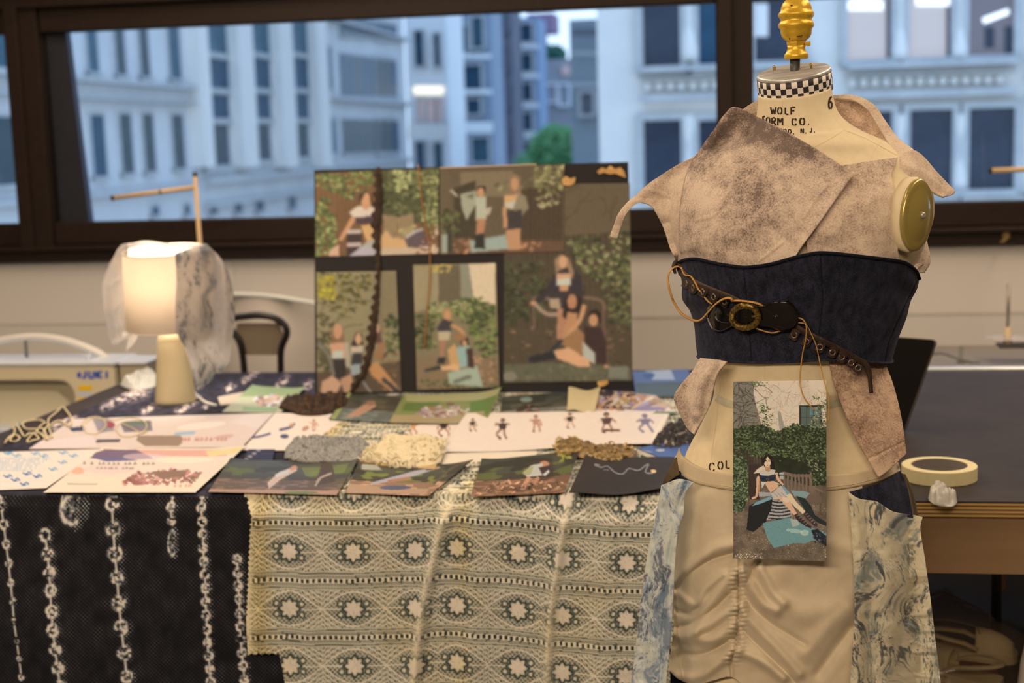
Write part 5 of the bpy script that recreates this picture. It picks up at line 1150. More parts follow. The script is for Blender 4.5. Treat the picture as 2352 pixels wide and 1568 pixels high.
ok = ~((jrow < len(ytop)-1) & (~keep_x[icol]))
used = np.unique(fcs[ok]); remap = np.full(full.shape[0]*nxc, -1); remap[used] = np.arange(len(used))
cl = mesh_obj('patterned_cloth', full.reshape(-1, 3)[used], remap[fcs[ok]], m_cloth, None, True, None, np.clip(lin(np.clip(fcol, 0, 255))/(ILL*.62), .003, .9).reshape(-1, 3)[used])
props(cl, 'black cloth with white chain pattern hanging over the left table front', 'cloth')

# lace cloth: tea stained, hangs over the black one
def lace_color(px, py):
    """threads and openings of the woven pattern; motif columns follow the folds of the cloth"""
    cx = [523, 664.5, 811, 954, 1050, 1190, 1293, 1440, 1586]; fold = (1002, 1256)
    ky = np.interp(px, [560, 664, 811, 949, 1002, 1050, 1190, 1292, 1440, 1560], [1266, 1265.5, 1268, 1263, 1258, 1257, 1270, 1282, 1292, 1296])
    sl = np.interp(py, [1130, 1265, 1400, 1568], [10, 0, -2, -6]); x_ = px-np.interp(px, [560, 900, 1100, 1500], [0.2, .6, 0, -.4])*sl*-1.5
    u = np.zeros_like(px); c = np.array(cx)
    k = np.abs(x_[..., None]-c).argmin(-1); dx = x_-c[k]; dx = np.where(np.abs(dx) > 73, np.sign(dx)*73, dx)
    v = (py-ky)/131.; r = np.round(v); dy = (v-r)*131.
    ax_ = np.abs(dx); D = np.zeros_like(px)
    th = np.arctan2(dy, dx); rr = np.hypot(dx, dy)
    mesh_ = .34+.22*np.sin(px*1.15)*np.sin(py*1.15)+.20*vnoise(np.stack([px, py], -1), 4, 3, 1); D = D+mesh_
    env = 40*np.cos(np.clip(dx/146*math.pi, -1.57, 1.57)); ay = np.abs(dy)
    q = ay-env
    dot = (np.sin(dx*.52)*np.sin(q*.55) > .35)*1.
    D = np.where(q > 1, .40+.46*dot, D)
    for o_, w_ in ((0, 2.3), (13, 1.6), (24, 1.7), (34, 1.2)): D = D*(1-.95*np.exp(-((q-o_)/w_)**2))
    ins = q < -2
    D = np.where(ins, .42+.38*((np.sin(dx*.6)*np.sin(dy*.6)) > .15), D); D = D*(1-.9*np.exp(-(dy/1.6)**2)*(ax_ > 26)*ins)
    star = 17.5+3.2*np.cos(8*th); D = np.where(rr < star, .06+.25*(np.abs(np.sin(4*th)) < .12), D)
    ring = np.exp(-((rr-star-5)/4.2)**2); D = np.maximum(D, 1.05*ring)
    for sx_ in (-1, 1):
        for sy_ in (-1, 1):
            d = np.hypot(dx-sx_*30, dy-sy_*12.5); D = np.maximum(D, .95*np.exp(-((d-7)/2.8)**2)*(ax_ > 20)); D = np.where(d < 3.5, .15, D)
    b = 65.5-ay
    D = np.where(b < 22, .36+.18*np.sin(px*.9)*np.sin(b*1.4), D)
    D = np.where(np.abs(b-17) < 1.2, .75, D); D = np.where(np.abs(b-11) < 1.0, .7, D)
    sq = (np.mod(px, 12.6) < 6.6) & (b < 4.6); D = np.where(b < 6, .12, D); D = np.where(sq, .98, D); D = np.where(np.abs(b-7.2) < 1.2, .8, D)
    cr_ = np.array((222, 205, 172.)); mi = np.array((158, 149, 128.)); dk = np.array((44, 52, 48.))
    D = np.clip(D, 0, 1)[..., None]
    C = np.where(D < .5, cr_+(mi-cr_)*D*2, mi+(dk-mi)*(D-.5)*2)
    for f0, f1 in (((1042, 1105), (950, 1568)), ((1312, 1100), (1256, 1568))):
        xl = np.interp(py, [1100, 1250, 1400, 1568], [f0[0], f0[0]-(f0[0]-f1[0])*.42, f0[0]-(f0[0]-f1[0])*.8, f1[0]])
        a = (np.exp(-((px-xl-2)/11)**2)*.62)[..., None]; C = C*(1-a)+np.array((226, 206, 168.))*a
    st = np.exp(-((px-596)/26)**2)*.55+.4*np.exp(-((px-1062)/22)**2)*(.6+.4*np.sin(py/60))+.25*np.clip(vnoise(np.stack([px, py], -1), 90, 6, 2), 0, 1)
    C = C*(1-np.clip(st, 0, 1)[..., None]*(1-np.array((.98, .86, .60)))); e = np.clip((586-px)/16, 0, 1)[..., None]*.8; C = C*(1-e)+np.array((214, 190, 146.))*e
    return C
ylf = YF-.042
XA, XB = float(WY(555, 1250, ylf)[0]), float(WY(1560, 1250, ylf)[0]); nl = int((XB-XA)/.00145); xl_ = np.linspace(XA, XB, nl)
zl = np.linspace(TZ+.001, float(WY(1000, 1610, ylf)[2]), 250)
fl = np.zeros((len(zl), nl, 3)); fl[..., 0] = xl_; fl[..., 1] = ylf; fl[..., 2] = zl[:, None]
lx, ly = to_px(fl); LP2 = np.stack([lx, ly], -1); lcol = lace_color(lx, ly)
hang = np.clip((TZ-zl)/.10, 0, 1)[:, None]
dep = .028*(1-np.clip((TZ-zl)/.03, 0, 1))[:, None]*1.
dd = (ridge(LP2, [(1046, 1100), (1008, 1235), (972, 1400), (950, 1600)], 16, .020)+ridge(LP2, [(1314, 1098), (1286, 1260), (1264, 1420), (1254, 1600)], 13, .016)+ridge(LP2, [(690, 1140), (700, 1300), (720, 1600)], 24, .007)
      + ridge(LP2, [(1110, 1140), (1100, 1300), (1080, 1600)], 34, .009)+ridge(LP2, [(1400, 1140), (1390, 1350), (1380, 1600)], 30, .008)+ridge(LP2, [(600, 1140), (596, 1300), (590, 1500)], 16, .006))*np.clip((TZ+.012-zl)/.05, 0, 1)[:, None]
fl[..., 1] += dep-dd-.003*vnoise(LP2, 60, 3)
yt = np.r_[np.linspace(YF-.010, YF+.02, 4), np.linspace(YF+.026, YBK-.35, 110)]
tl_ = np.zeros((len(yt), nl, 3)); tl_[..., 0] = xl_; tl_[..., 1] = yt[:, None]; tl_[..., 2] = TZ+.0075
tl_[1:, :, 2] += .004*np.clip(vnoise(np.stack([tl_[1:, :, 0]*1000, tl_[1:, :, 1]*1000], -1), 80, 5), 0, 1)*0
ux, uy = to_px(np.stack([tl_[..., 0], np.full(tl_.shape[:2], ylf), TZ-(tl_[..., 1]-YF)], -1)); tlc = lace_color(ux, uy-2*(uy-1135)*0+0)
fullL = np.concatenate([tl_[::-1], fl], 0); colL = np.concatenate([tlc[::-1], lcol], 0)
fcs = grid_faces(nl, fullL.shape[0]); j_, i_ = fcs[:, 0]//nl, fcs[:, 0] % nl; qx, qy = to_px(fullL); qx, qy = qx[j_, i_], qy[j_, i_]; isf = j_ >= len(yt)
edge = np.interp(qy, [1130, 1160, 1185, 1215, 1300, 1400, 1440, 1500], [566, 570, 577, 574, 570, 566, 562, 561])+1.5*np.sin(qy*.5); edge = np.where(qy > 1500+2*np.sin(qx*.4)+(600-qx)*.02, np.interp(qy, [1500, 1540, 1600], [640, 648, 660]), edge)
ok = ~(isf & (qx < edge)); used = np.unique(fcs[ok]); remap = np.full(fullL.shape[0]*nl, -1); remap[used] = np.arange(len(used))
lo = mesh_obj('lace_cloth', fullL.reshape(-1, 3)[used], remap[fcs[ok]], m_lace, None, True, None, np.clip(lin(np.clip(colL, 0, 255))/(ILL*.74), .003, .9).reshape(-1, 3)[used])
props(lo, 'tea-stained cream lace cloth with star motifs hanging at the table front', 'cloth')
# ================================================================== MOOD BOARD WITH MOUNTED PHOTOS
m_board = M('black_foam_board', A(34, 31, 30, .8), .6, spec=.3)
m_foam = M('board_edge', A(50, 46, 42, .8), .7)
m_pic = MV('matte_print', .55, .25)
bl0, br0 = T(724, 906, .0105), T(1453, 894, .0105)
bx = (br0-bl0)/np.linalg.norm(br0-bl0); bnh = np.cross(bx, UP); lean = math.radians(5)
bup = UP*math.cos(lean)-bnh*math.sin(lean); bnv = np.cross(bx, bup)
if bnv[1] > 0: bnv = -bnv
if bup[1] < 0: bup = UP*math.cos(lean)+bnh*math.sin(lean); bnv = np.cross(bx, bup); bnv = bnv if bnv[1] < 0 else -bnv
def BP(x, y, o=0.): return on_plane(x, y, bl0+bnv*(.0+o), bnv)
bq = [BP(722, 391), BP(1443, 372), BP(1453, 894), BP(724, 906)]
brd = MB().prism(bq, -bnv*.006).obj('mood_board', m_board); props(brd, 'black foam board leaning at the back of the table with five garden photos', 'board')
fw_ = thing('board_easel', 'hidden black strut propping the mood board from behind', 'stand', (bl0+br0)/2+V3(0, .12, 0))
cbk = (bl0+br0)/2-bnv*.006
MB().prism([cbk+bx*-.02+V3(0, .004, .001), cbk+bx*.02+V3(0, .004, .001), cbk+bx*.02+bup*.22-bnv*.001, cbk+bx*-.02+bup*.22-bnv*.001], -bnv*.003).obj('strut_plate', m_board, fw_)
MB().prism([cbk+bup*.2+bx*.001, cbk+bup*.2-bx*.001, cbk+V3(0, .10, .001)-bx*.001, cbk+V3(0, .10, .001)+bx*.001], V3(0, 0, .012)).obj('strut_leg', m_board, fw_)
GL_ = [(96, 112, 62), (126, 140, 82), (64, 78, 44), (150, 158, 104), (84, 96, 58)]
GD = [(70, 78, 50), (92, 98, 62), (48, 54, 36), (112, 114, 76)]
SKN = (196, 146, 108)
def board_photo(label, px4, base, draw, o=.0012, res=.0021, k=.72):
    P4 = [BP(x, y, o) for x, y in px4]; c = sheet_canvas(px4, P4, res, base); draw(c)
    for _ in range(2): p_ = np.pad(c.a, ((1, 1), (1, 1), (0, 0)), mode='edge'); c.a = (p_[:-2, 1:-1]+p_[2:, 1:-1]+p_[1:-1, :-2]+p_[1:-1, 2:]+c.a)/5
    c.a = c.a*.88+np.array((104, 92, 74.))*.12; c.grain(5, 2.2, 4)
    ob = sheet_obj('mounted_photo', c, P4, m_pic, None, None, .0008, k); return props(ob, label, 'photo', 'photos on the mood board')
Q8 = lambda l: [(700+x/2.8, 360+y/2.8) for x, y in l]
def q(c, l, col, al=1.): c.poly(Q8(l), col, al)
def e8(c, x, y, rx, ry, col, rot=0., al=1.): c.ell(700+x/2.8, 360+y/2.8, rx/2.8, ry/2.8, col, rot, al)
def l8(c, l, w_, col, al=1.): c.line(Q8(l), w_/2.8, col, al)
def lv8(c, l, n, cols, s, seed): c.leaves(n, Q8(l), cols, s/2.8, 1., seed)
def pA(c):
    q(c, [(60, 90), (870, 70), (870, 640), (60, 650)], (112, 84, 58))
    for x in range(80, 460, 26): l8(c, [(x, 90), (x, 640)], 4, (96, 68, 46))
    q(c, [(490, 80), (870, 75), (870, 420), (490, 430)], (72, 74, 50)); lv8(c, [(490, 80), (870, 75), (870, 430), (490, 430)], 190, GD, 16, 2)
    lv8(c, [(70, 90), (470, 90), (470, 180), (300, 270), (70, 180)], 150, GL_, 15, 3); lv8(c, [(70, 270), (160, 260), (200, 400), (190, 640), (70, 640)], 170, GL_, 14, 4); lv8(c, [(560, 90), (680, 90), (690, 200), (590, 230)], 60, [(176, 178, 126), (148, 154, 100)], 13, 5); lv8(c, [(700, 90), (870, 80), (870, 500), (780, 480), (700, 280)], 150, [(164, 164, 112), (126, 132, 84), (98, 104, 66)], 13, 6)
    q(c, [(495, 370), (600, 385), (700, 365), (690, 520), (505, 520)], (150, 128, 98)); [l8(c, [(505+i*22, 385), (510+i*21, 510)], 6, (116, 96, 72)) for i in range(9)]
    lv8(c, [(610, 470), (720, 420), (720, 520), (620, 520)], 26, [(176, 166, 116)], 12, 7)
    q(c, [(210, 540), (300, 380), (330, 400), (240, 540)], SKN); q(c, [(280, 360), (330, 320), (400, 310), (450, 330), (450, 400), (330, 400)], (212, 196, 184)); e8(c, 392, 285, 32, 55, SKN); q(c, [(345, 300), (350, 240), (395, 220), (430, 250), (440, 330), (415, 280), (390, 245)], (66, 48, 42)); e8(c, 395, 270, 24, 38, (204, 152, 112))
    q(c, [(320, 390), (450, 380), (455, 425), (330, 430)], (72, 56, 64)); q(c, [(360, 440), (470, 430), (470, 540), (400, 560)], (206, 164, 112))
    for i in range(4): q(c, [(270, 470+i*42), (360, 465+i*42), (360, 490+i*42), (268, 496+i*42)], (196, 178, 172) if i % 2 == 0 else (58, 46, 46)); q(c, [(270, 494+i*42), (365, 490+i*42), (365, 508+i*42), (268, 512+i*42)], (58, 46, 46))
    q(c, [(280, 640), (360, 575), (470, 540), (470, 640)], (176, 170, 180)); e8(c, 420, 560, 50, 22, (172, 168, 160), -20); q(c, [(480, 520), (520, 470), (560, 520), (690, 530), (700, 590), (480, 590)], (204, 164, 116)); q(c, [(640, 530), (740, 460), (780, 500), (800, 580), (660, 580)], (92, 78, 84)); l8(c, [(650, 520), (710, 480), (760, 465)], 16, (186, 180, 184)); q(c, [(480, 590), (860, 580), (860, 640), (480, 640)], (196, 172, 148)); lv8(c, [(780, 480), (870, 470), (870, 640), (700, 640)], 34, [(216, 184, 162), (110, 74, 60)], 13, 8); q(c, [(160, 600), (220, 560), (220, 640), (150, 640)], (206, 166, 142))
board_photo('mood board photo of a woman on a slatted bench, upper left on the board', [(725, 398), (1008, 386), (1008, 582), (725, 590)], (112, 90, 60), pA)
def pC(c):
    q(c, [(1275, 170), (2100, 160), (2110, 1440), (1280, 1440)], (74, 64, 52)); 
    for x in range(1290, 2100, 34): l8(c, [(x, 170), (x+4, 1100)], 7, (62, 53, 43))
    q(c, [(1660, 180), (2090, 170), (2090, 470), (1660, 500)], (96, 84, 66)); c.twigs(14, 1300, 425, 1440, 520, (74, 64, 50), 2, 60, .8, 3)
    lv8(c, [(1680, 520), (2090, 470), (2100, 860), (1900, 800), (1750, 680)], 210, GD+[(148, 146, 104)], 18, 2); lv8(c, [(1280, 680), (1560, 640), (1560, 1000), (1280, 1080)], 180, [(58, 62, 44), (72, 76, 54), (46, 48, 36)], 20, 3); lv8(c, [(1900, 760), (2100, 740), (2100, 1100), (1980, 1100)], 120, GD, 16, 4)
    lv8(c, [(1300, 1080), (2100, 1080), (2100, 1320), (1300, 1320)], 90, [(92, 74, 60), (70, 58, 48), (124, 96, 80)], 14, 5)
    l8(c, [(1460, 900), (1700, 890), (1900, 910), (1930, 980)], 20, (120, 96, 82)); l8(c, [(1470, 950), (1480, 1090)], 18, (104, 84, 72)); l8(c, [(1920, 980), (1940, 1330)], 22, (100, 80, 68))
    q(c, [(1280, 1330), (1600, 1320), (2100, 1350), (2100, 1440), (1280, 1440)], (92, 92, 76)); lv8(c, [(1280, 1330), (2100, 1340), (2100, 1440), (1280, 1440)], 120, [(82, 84, 66), (104, 102, 84)], 13, 6); q(c, [(1960, 1350), (2080, 1340), (2080, 1430), (1950, 1420)], (130, 134, 122), .7)
    # standing woman behind, two seated in front
    q(c, [(1600, 760), (1640, 690), (1720, 690), (1780, 760), (1790, 860), (1700, 890), (1580, 860)], (48, 44, 52)); q(c, [(1615, 740), (1610, 650), (1650, 615), (1700, 640), (1735, 730), (1725, 780), (1690, 700), (1640, 720)], (150, 122, 92)); e8(c, 1663, 665, 26, 42, (206, 160, 126)); q(c, [(1620, 740), (1710, 735), (1715, 800), (1625, 810)], (204, 158, 124)); q(c, [(1618, 775), (1715, 765), (1712, 812), (1622, 818)], (196, 196, 184)); q(c, [(1640, 815), (1700, 812), (1695, 850), (1640, 850)], SKN)
    q(c, [(1560, 860), (1800, 850), (1780, 960), (1600, 980)], (52, 48, 52)); l8(c, [(1610, 780), (1560, 860), (1480, 930)], 40, (48, 44, 52)); e8(c, 1475, 930, 24, 16, SKN); l8(c, [(1480, 935), (1560, 1000), (1640, 1000)], 26, (160, 140, 122)); q(c, [(1570, 900), (1640, 900), (1650, 970), (1580, 960)], (170, 150, 124)); q(c, [(1630, 960), (1690, 970), (1660, 1170), (1620, 1160)], (172, 124, 98))
    q(c, [(1660, 1010), (1680, 890), (1730, 860), (1780, 900), (1800, 1010), (1760, 1100), (1700, 1060)], (38, 30, 30)); e8(c, 1722, 920, 32, 50, (176, 126, 96)); q(c, [(1690, 990), (1760, 990), (1740, 1120), (1680, 1180), (1660, 1150)], (182, 134, 98)); l8(c, [(1800, 940), (1770, 1040), (1690, 1150), (1650, 1190)], 30, (196, 148, 110)); q(c, [(1650, 1170), (1760, 1090), (1830, 1160), (1800, 1260), (1700, 1260)], (150, 112, 78))
    q(c, [(1820, 1010), (1840, 980), (1880, 970), (1910, 1000), (1900, 1060), (1830, 1050)], (34, 28, 28)); e8(c, 1858, 1040, 30, 42, (188, 140, 106)); q(c, [(1800, 1080), (1910, 1090), (1940, 1180), (1940, 1330), (1860, 1320), (1800, 1180)], (54, 38, 40)); q(c, [(1790, 1180), (1870, 1260), (1870, 1330), (1790, 1290)], (176, 178, 170)); q(c, [(1600, 1240), (1700, 1220), (1830, 1300), (1840, 1345), (1760, 1345), (1620, 1290)], (214, 164, 126)); q(c, [(1450, 1280), (1600, 1240), (1625, 1290), (1480, 1320), (1440, 1310)], (34, 38, 44)); l8(c, [(1590, 1240), (1660, 1170)], 24, (40, 46, 54)); e8(c, 1940, 1345, 16, 12, SKN); e8(c, 1320, 1410, 46, 34, (128, 122, 112))
board_photo('mood board photo of three women by a bench, largest, lower right on the board', [(1158, 424), (1446, 420), (1453, 874), (1157, 880)], (74, 64, 52), pC)
def pB(c):
    q(c, [(870, 80), (1670, 50), (1670, 620), (870, 630)], (92, 80, 64)); q(c, [(1000, 100), (1340, 90), (1340, 250), (1000, 260)], (122, 108, 86)); q(c, [(880, 90), (940, 90), (940, 600), (880, 600)], (96, 82, 64)); q(c, [(960, 200), (1100, 150), (1100, 560), (960, 540)], (60, 54, 42)); q(c, [(1380, 200), (1660, 200), (1660, 600), (1380, 600)], (70, 58, 46))
    for x in range(1390, 1660, 30): l8(c, [(x, 200), (x, 600)], 6, (58, 48, 38))
    lv8(c, [(1490, 60), (1660, 50), (1660, 200), (1560, 250), (1470, 200)], 110, [(140, 136, 92), (108, 106, 70), (172, 164, 118), (70, 70, 46)], 16, 2); lv8(c, [(1200, 170), (1500, 130), (1540, 200), (1230, 220)], 36, [(138, 134, 96), (90, 92, 62)], 13, 3); lv8(c, [(1490, 260), (1640, 230), (1640, 300), (1500, 330)], 26, [(168, 160, 120), (120, 116, 80)], 13, 4); lv8(c, [(880, 330), (990, 350), (990, 480), (880, 480)], 50, GD, 15, 5)
    q(c, [(880, 520), (1660, 540), (1660, 620), (880, 625)], (96, 72, 56)); lv8(c, [(960, 530), (1080, 520), (1080, 620), (960, 620)], 24, [(176, 132, 104), (134, 98, 78)], 13, 6); lv8(c, [(1380, 550), (1520, 550), (1520, 620), (1380, 620)], 20, [(176, 128, 92)], 12, 7); q(c, [(1060, 540), (1290, 500), (1340, 590), (1070, 615)], (150, 166, 158)); q(c, [(880, 500), (935, 500), (935, 615), (880, 620)], (150, 158, 148)); q(c, [(915, 470), (950, 470), (950, 620), (915, 620)], (56, 56, 46))
    q(c, [(930, 215), (945, 210), (990, 250), (975, 258)], (186, 176, 162)); q(c, [(1000, 240), (1100, 215), (1110, 290), (1040, 410), (1010, 330)], (158, 160, 140)); q(c, [(1030, 255), (1090, 235), (1080, 270)], (104, 106, 92)); q(c, [(1110, 190), (1160, 190), (1160, 230), (1110, 230)], (44, 36, 34)); e8(c, 1132, 228, 22, 32, SKN); q(c, [(1100, 260), (1165, 255), (1170, 400), (1100, 410)], (176, 180, 160)); q(c, [(1110, 400), (1165, 400), (1150, 500), (1100, 500)], (176, 124, 92)); q(c, [(1098, 500), (1150, 490), (1160, 590), (1090, 590)], (40, 40, 40)); q(c, [(1165, 330), (1205, 320), (1190, 370), (1165, 380)], (186, 170, 150))
    q(c, [(1310, 220), (1320, 130), (1350, 105), (1385, 130), (1395, 240), (1370, 300), (1320, 290)], (138, 112, 88)); e8(c, 1350, 175, 24, 42, (190, 144, 108)); q(c, [(1280, 250), (1390, 240), (1380, 300), (1280, 310)], (206, 162, 112)); q(c, [(1280, 300), (1370, 270), (1370, 340), (1290, 330)], (196, 186, 166)); q(c, [(1370, 240), (1420, 250), (1440, 330), (1360, 420), (1340, 330)], (136, 126, 104)); q(c, [(1285, 350), (1400, 340), (1400, 470), (1290, 470)], (56, 52, 52)); q(c, [(1290, 470), (1390, 460), (1385, 600), (1310, 600)], (186, 140, 106)); l8(c, [(1285, 320), (1290, 460)], 26, SKN)
board_photo('mood board photo of two women standing by a dark fence, upper middle on the board', [(1010, 386), (1296, 378), (1296, 578), (1010, 584)], (92, 80, 64), pB, .0026)
def pD(c):
    q(c, [(70, 730), (620, 730), (640, 1540), (80, 1540)], (138, 128, 98)); q(c, [(440, 730), (600, 740), (610, 1100), (450, 1100)], (126, 114, 88)); lv8(c, [(80, 740), (420, 740), (430, 900), (250, 1040), (80, 900)], 100, [(96, 92, 52), (74, 72, 44), (120, 112, 64)], 17, 2); lv8(c, [(85, 780), (180, 760), (200, 900), (90, 920)], 60, [(176, 164, 60), (150, 140, 56)], 15, 3); c.twigs(10, 740, 640, 850, 760, (80, 72, 50), 2, 60, .8, 2)
    lv8(c, [(520, 1010), (620, 1000), (620, 1250), (530, 1250)], 80, GD, 15, 4); lv8(c, [(80, 1000), (180, 1020), (180, 1400), (90, 1380)], 90, [(70, 66, 48), (88, 84, 60)], 16, 5); q(c, [(80, 1380), (630, 1300), (630, 1540), (80, 1540)], (86, 72, 58)); lv8(c, [(400, 1250), (630, 1230), (630, 1540), (450, 1540)], 60, [(130, 98, 74), (84, 66, 54)], 13, 6)
    q(c, [(165, 1200), (180, 1090), (215, 1060), (250, 1100), (260, 1220), (210, 1240)], (130, 98, 74)); e8(c, 213, 1110, 28, 48, (190, 142, 110)); q(c, [(160, 1190), (260, 1180), (290, 1290), (180, 1300)], (198, 152, 122)); q(c, [(175, 1240), (250, 1235), (250, 1285), (180, 1290)], (186, 190, 178)); q(c, [(180, 1290), (260, 1290), (270, 1420), (190, 1420)], (48, 44, 44)); l8(c, [(90, 1180), (150, 1270), (190, 1400)], 22, (112, 108, 100)); q(c, [(100, 1540), (110, 1440), (180, 1400), (240, 1450), (200, 1540)], (204, 160, 130)); q(c, [(230, 1420), (300, 1390), (320, 1480), (260, 1540)], (190, 146, 116)); l8(c, [(270, 1180), (280, 1340)], 26, (172, 162, 144))
    q(c, [(300, 1200), (330, 1120), (370, 1130), (380, 1220), (340, 1240)], (44, 34, 32)); e8(c, 346, 1160, 22, 36, (200, 156, 122)); q(c, [(300, 1210), (380, 1200), (370, 1260), (300, 1260)], (196, 178, 160)); q(c, [(310, 1250), (370, 1250), (370, 1330), (300, 1330)], (52, 50, 56)); q(c, [(290, 1330), (370, 1320), (360, 1400), (300, 1400)], (150, 160, 164)); q(c, [(400, 1330), (470, 1310), (600, 1480), (560, 1510), (430, 1400)], (190, 138, 92)); q(c, [(420, 1080), (480, 1060), (500, 1180), (430, 1200)], (92, 66, 58)); e8(c, 462, 1090, 22, 32, (190, 150, 126)); q(c, [(480, 1180), (520, 1190), (500, 1290), (440, 1290)], (150, 110, 80)); l8(c, [(500, 1420), (600, 1510)], 26, (52, 54, 58)); l8(c, [(360, 1420), (430, 1520)], 14, (150, 150, 148))
board_photo('mood board photo of women under yellow leaves, lower left on the board', [(727, 625), (910, 622), (922, 899), (729, 903)], (138, 128, 98), pD)
def pE(c):
    q(c, [(690, 690), (1230, 680), (1250, 1500), (720, 1500)], (124, 112, 88)); q(c, [(700, 700), (860, 700), (860, 960), (700, 1000)], (150, 138, 108)); q(c, [(860, 700), (1000, 695), (1000, 960), (860, 960)], (96, 88, 70)); q(c, [(1000, 690), (1060, 690), (1080, 940), (1010, 940)], (134, 134, 116)); q(c, [(1055, 690), (1225, 682), (1228, 950), (1090, 930)], (214, 194, 164)); lv8(c, [(810, 695), (950, 690), (940, 740), (820, 740)], 24, [(186, 164, 88)], 12, 2)
    lv8(c, [(780, 960), (960, 920), (1150, 900), (1230, 960), (1235, 1300), (1100, 1280), (1040, 1080), (800, 1040)], 260, GL_[:3]+[(58, 66, 42)], 17, 3); lv8(c, [(800, 940), (1060, 920), (1060, 980), (790, 1000)], 50, [(156, 152, 110)], 12, 4); lv8(c, [(710, 1020), (840, 1020), (840, 1230), (715, 1230)], 90, GD, 16, 5); q(c, [(720, 1290), (1245, 1290), (1250, 1500), (725, 1500)], (128, 106, 84)); lv8(c, [(1080, 1290), (1245, 1290), (1245, 1500), (1080, 1420)], 50, [(170, 130, 104), (110, 86, 68)], 12, 6); lv8(c, [(725, 1430), (1240, 1460), (1250, 1500), (725, 1500)], 70, [(90, 92, 64), (70, 72, 50)], 12, 7)
    q(c, [(920, 1390), (1110, 1340), (1150, 1480), (930, 1460)], (158, 170, 156)); q(c, [(950, 1440), (1060, 1400), (1080, 1420), (960, 1460)], (104, 106, 96))
    q(c, [(880, 1100), (890, 990), (920, 970), (950, 1000), (940, 1090)], (168, 128, 90)); e8(c, 918, 1020, 18, 28, SKN); q(c, [(850, 1100), (890, 1040), (950, 1060), (940, 1130), (860, 1130)], (54, 52, 60)); q(c, [(860, 1120), (940, 1120), (930, 1180), (860, 1180)], (186, 170, 142)); q(c, [(865, 1180), (910, 1180), (895, 1290), (870, 1290)], (160, 116, 92)); l8(c, [(940, 1080), (1000, 1110), (1030, 1150)], 22, (190, 140, 96)); q(c, [(920, 1240), (970, 1200), (1000, 1360), (940, 1370)], (196, 152, 104)); q(c, [(860, 1350), (990, 1330), (1000, 1375), (880, 1370)], (214, 168, 124)); q(c, [(765, 1370), (870, 1340), (880, 1365), (780, 1380)], (40, 44, 46)); q(c, [(860, 1290), (910, 1290), (900, 1330), (850, 1330)], (40, 44, 46)); q(c, [(975, 1230), (1060, 1190), (1070, 1340), (1000, 1360)], (140, 170, 168)); q(c, [(1000, 1180), (1050, 1160), (1060, 1210), (1010, 1220)], (44, 36, 34)); e8(c, 1030, 1200, 16, 22, (190, 146, 112)); q(c, [(1040, 1230), (1080, 1230), (1090, 1360), (1050, 1350)], (60, 44, 40)); e8(c, 1000, 1160, 40, 22, (150, 110, 78))
board_photo('mood board photo of two women with a pale wall behind, lower middle on the board', [(949, 608), (1139, 604), (1147, 890), (958, 895)], (124, 112, 88), pE)
# trims pinned over the board
m_dlace = M('dark_brown_lace', A(46, 32, 24, .8), .85, noise=(120, A(64, 46, 34, .8)))
m_thread = M('rust_thread', A(150, 96, 48, .8), .8); m_goldp = M('gold_paper', A(206, 156, 92, .8), .5, noise=(60, A(180, 130, 72, .8)))
def btrim(name, pts, w_, jag, mat, o, label, cat, seed):
    r = random.Random(seed); p = smooth_line(pts, 90); d = np.gradient(p, axis=0); nn = np.stack([-d[:, 1], d[:, 0]], 1)/np.linalg.norm(d, axis=1)[:, None]
    ww = np.interp(np.linspace(0, 1, 90), np.linspace(0, 1, len(w_)), w_)
    a = np.array([p[i]+nn[i]*(ww[i]/2+(jag if (i//2) % 2 else 0)*r.uniform(.5, 1)) for i in range(90)]); b = np.array([p[i]-nn[i]*(ww[i]/2+r.uniform(0, jag*.4)) for i in range(90)])
    G = np.stack([a, (a+b)/2, b], 1); Pm = BP(G[..., 0], G[..., 1], o); Pm = Pm+bnv*.002*np.sin(np.arange(90)*.7)[:, None, None]
    return props(grid_obj(name, Pm, mat, None, thick=.0012), label, cat)
btrim('lace_trim', [(868, 384), (870, 450), (865, 520), (868, 584), (869, 640), (861, 720), (850, 800), (837, 850), (806, 900)], [8, 14, 16, 8, 5, 12, 13, 12, 8], 8, m_dlace, .0062, 'dark brown ragged lace trim hanging down the left of the mood board', 'trim', 3)
th = [BP(x, y, .007) for x, y in smooth_line([(961, 378), (966, 430), (975, 500), (986, 560), (988, 610), (986, 660), (980, 730), (975, 800)], 40)]
props(MB().tube(th, .0017, 6).obj('thread_strand', m_thread, None, True), 'rust coloured thread strand hanging over the mood board middle', 'thread')
for lab, outl in (('torn gold paper leaf at the top right corner of the mood board', [(1371, 394), (1382, 385), (1393, 388), (1402, 380), (1412, 388), (1425, 384), (1434, 394), (1438, 408), (1428, 405), (1414, 398), (1400, 400), (1388, 396), (1376, 400)]),
                  ('small cream and gold paper scrap pinned left of the torn gold leaf', [(1290, 412), (1300, 404), (1310, 410), (1322, 406), (1320, 420), (1308, 427), (1293, 424)]), ('small gold paper scrap at the bottom right of the mood board', [(1372, 876), (1384, 874), (1396, 872), (1398, 880), (1386, 887), (1374, 886)])):
    props(MB().prism([BP(x, y, .0040+.0012*(k % 3)) for k, (x, y) in enumerate(outl)], bnv*.001).obj('gold_scrap', m_goldp), lab, 'scrap')
props(MB().prism([BP(1010, 384, .0042), BP(1232, 376, .0042), BP(1232, 379, .0042), BP(1010, 387, .0042)], bnv*.0008).obj('paper_strip', M('tan_strip', A(190, 158, 120, .8), .7)), 'thin tan paper strip along the board top edge', 'strip')

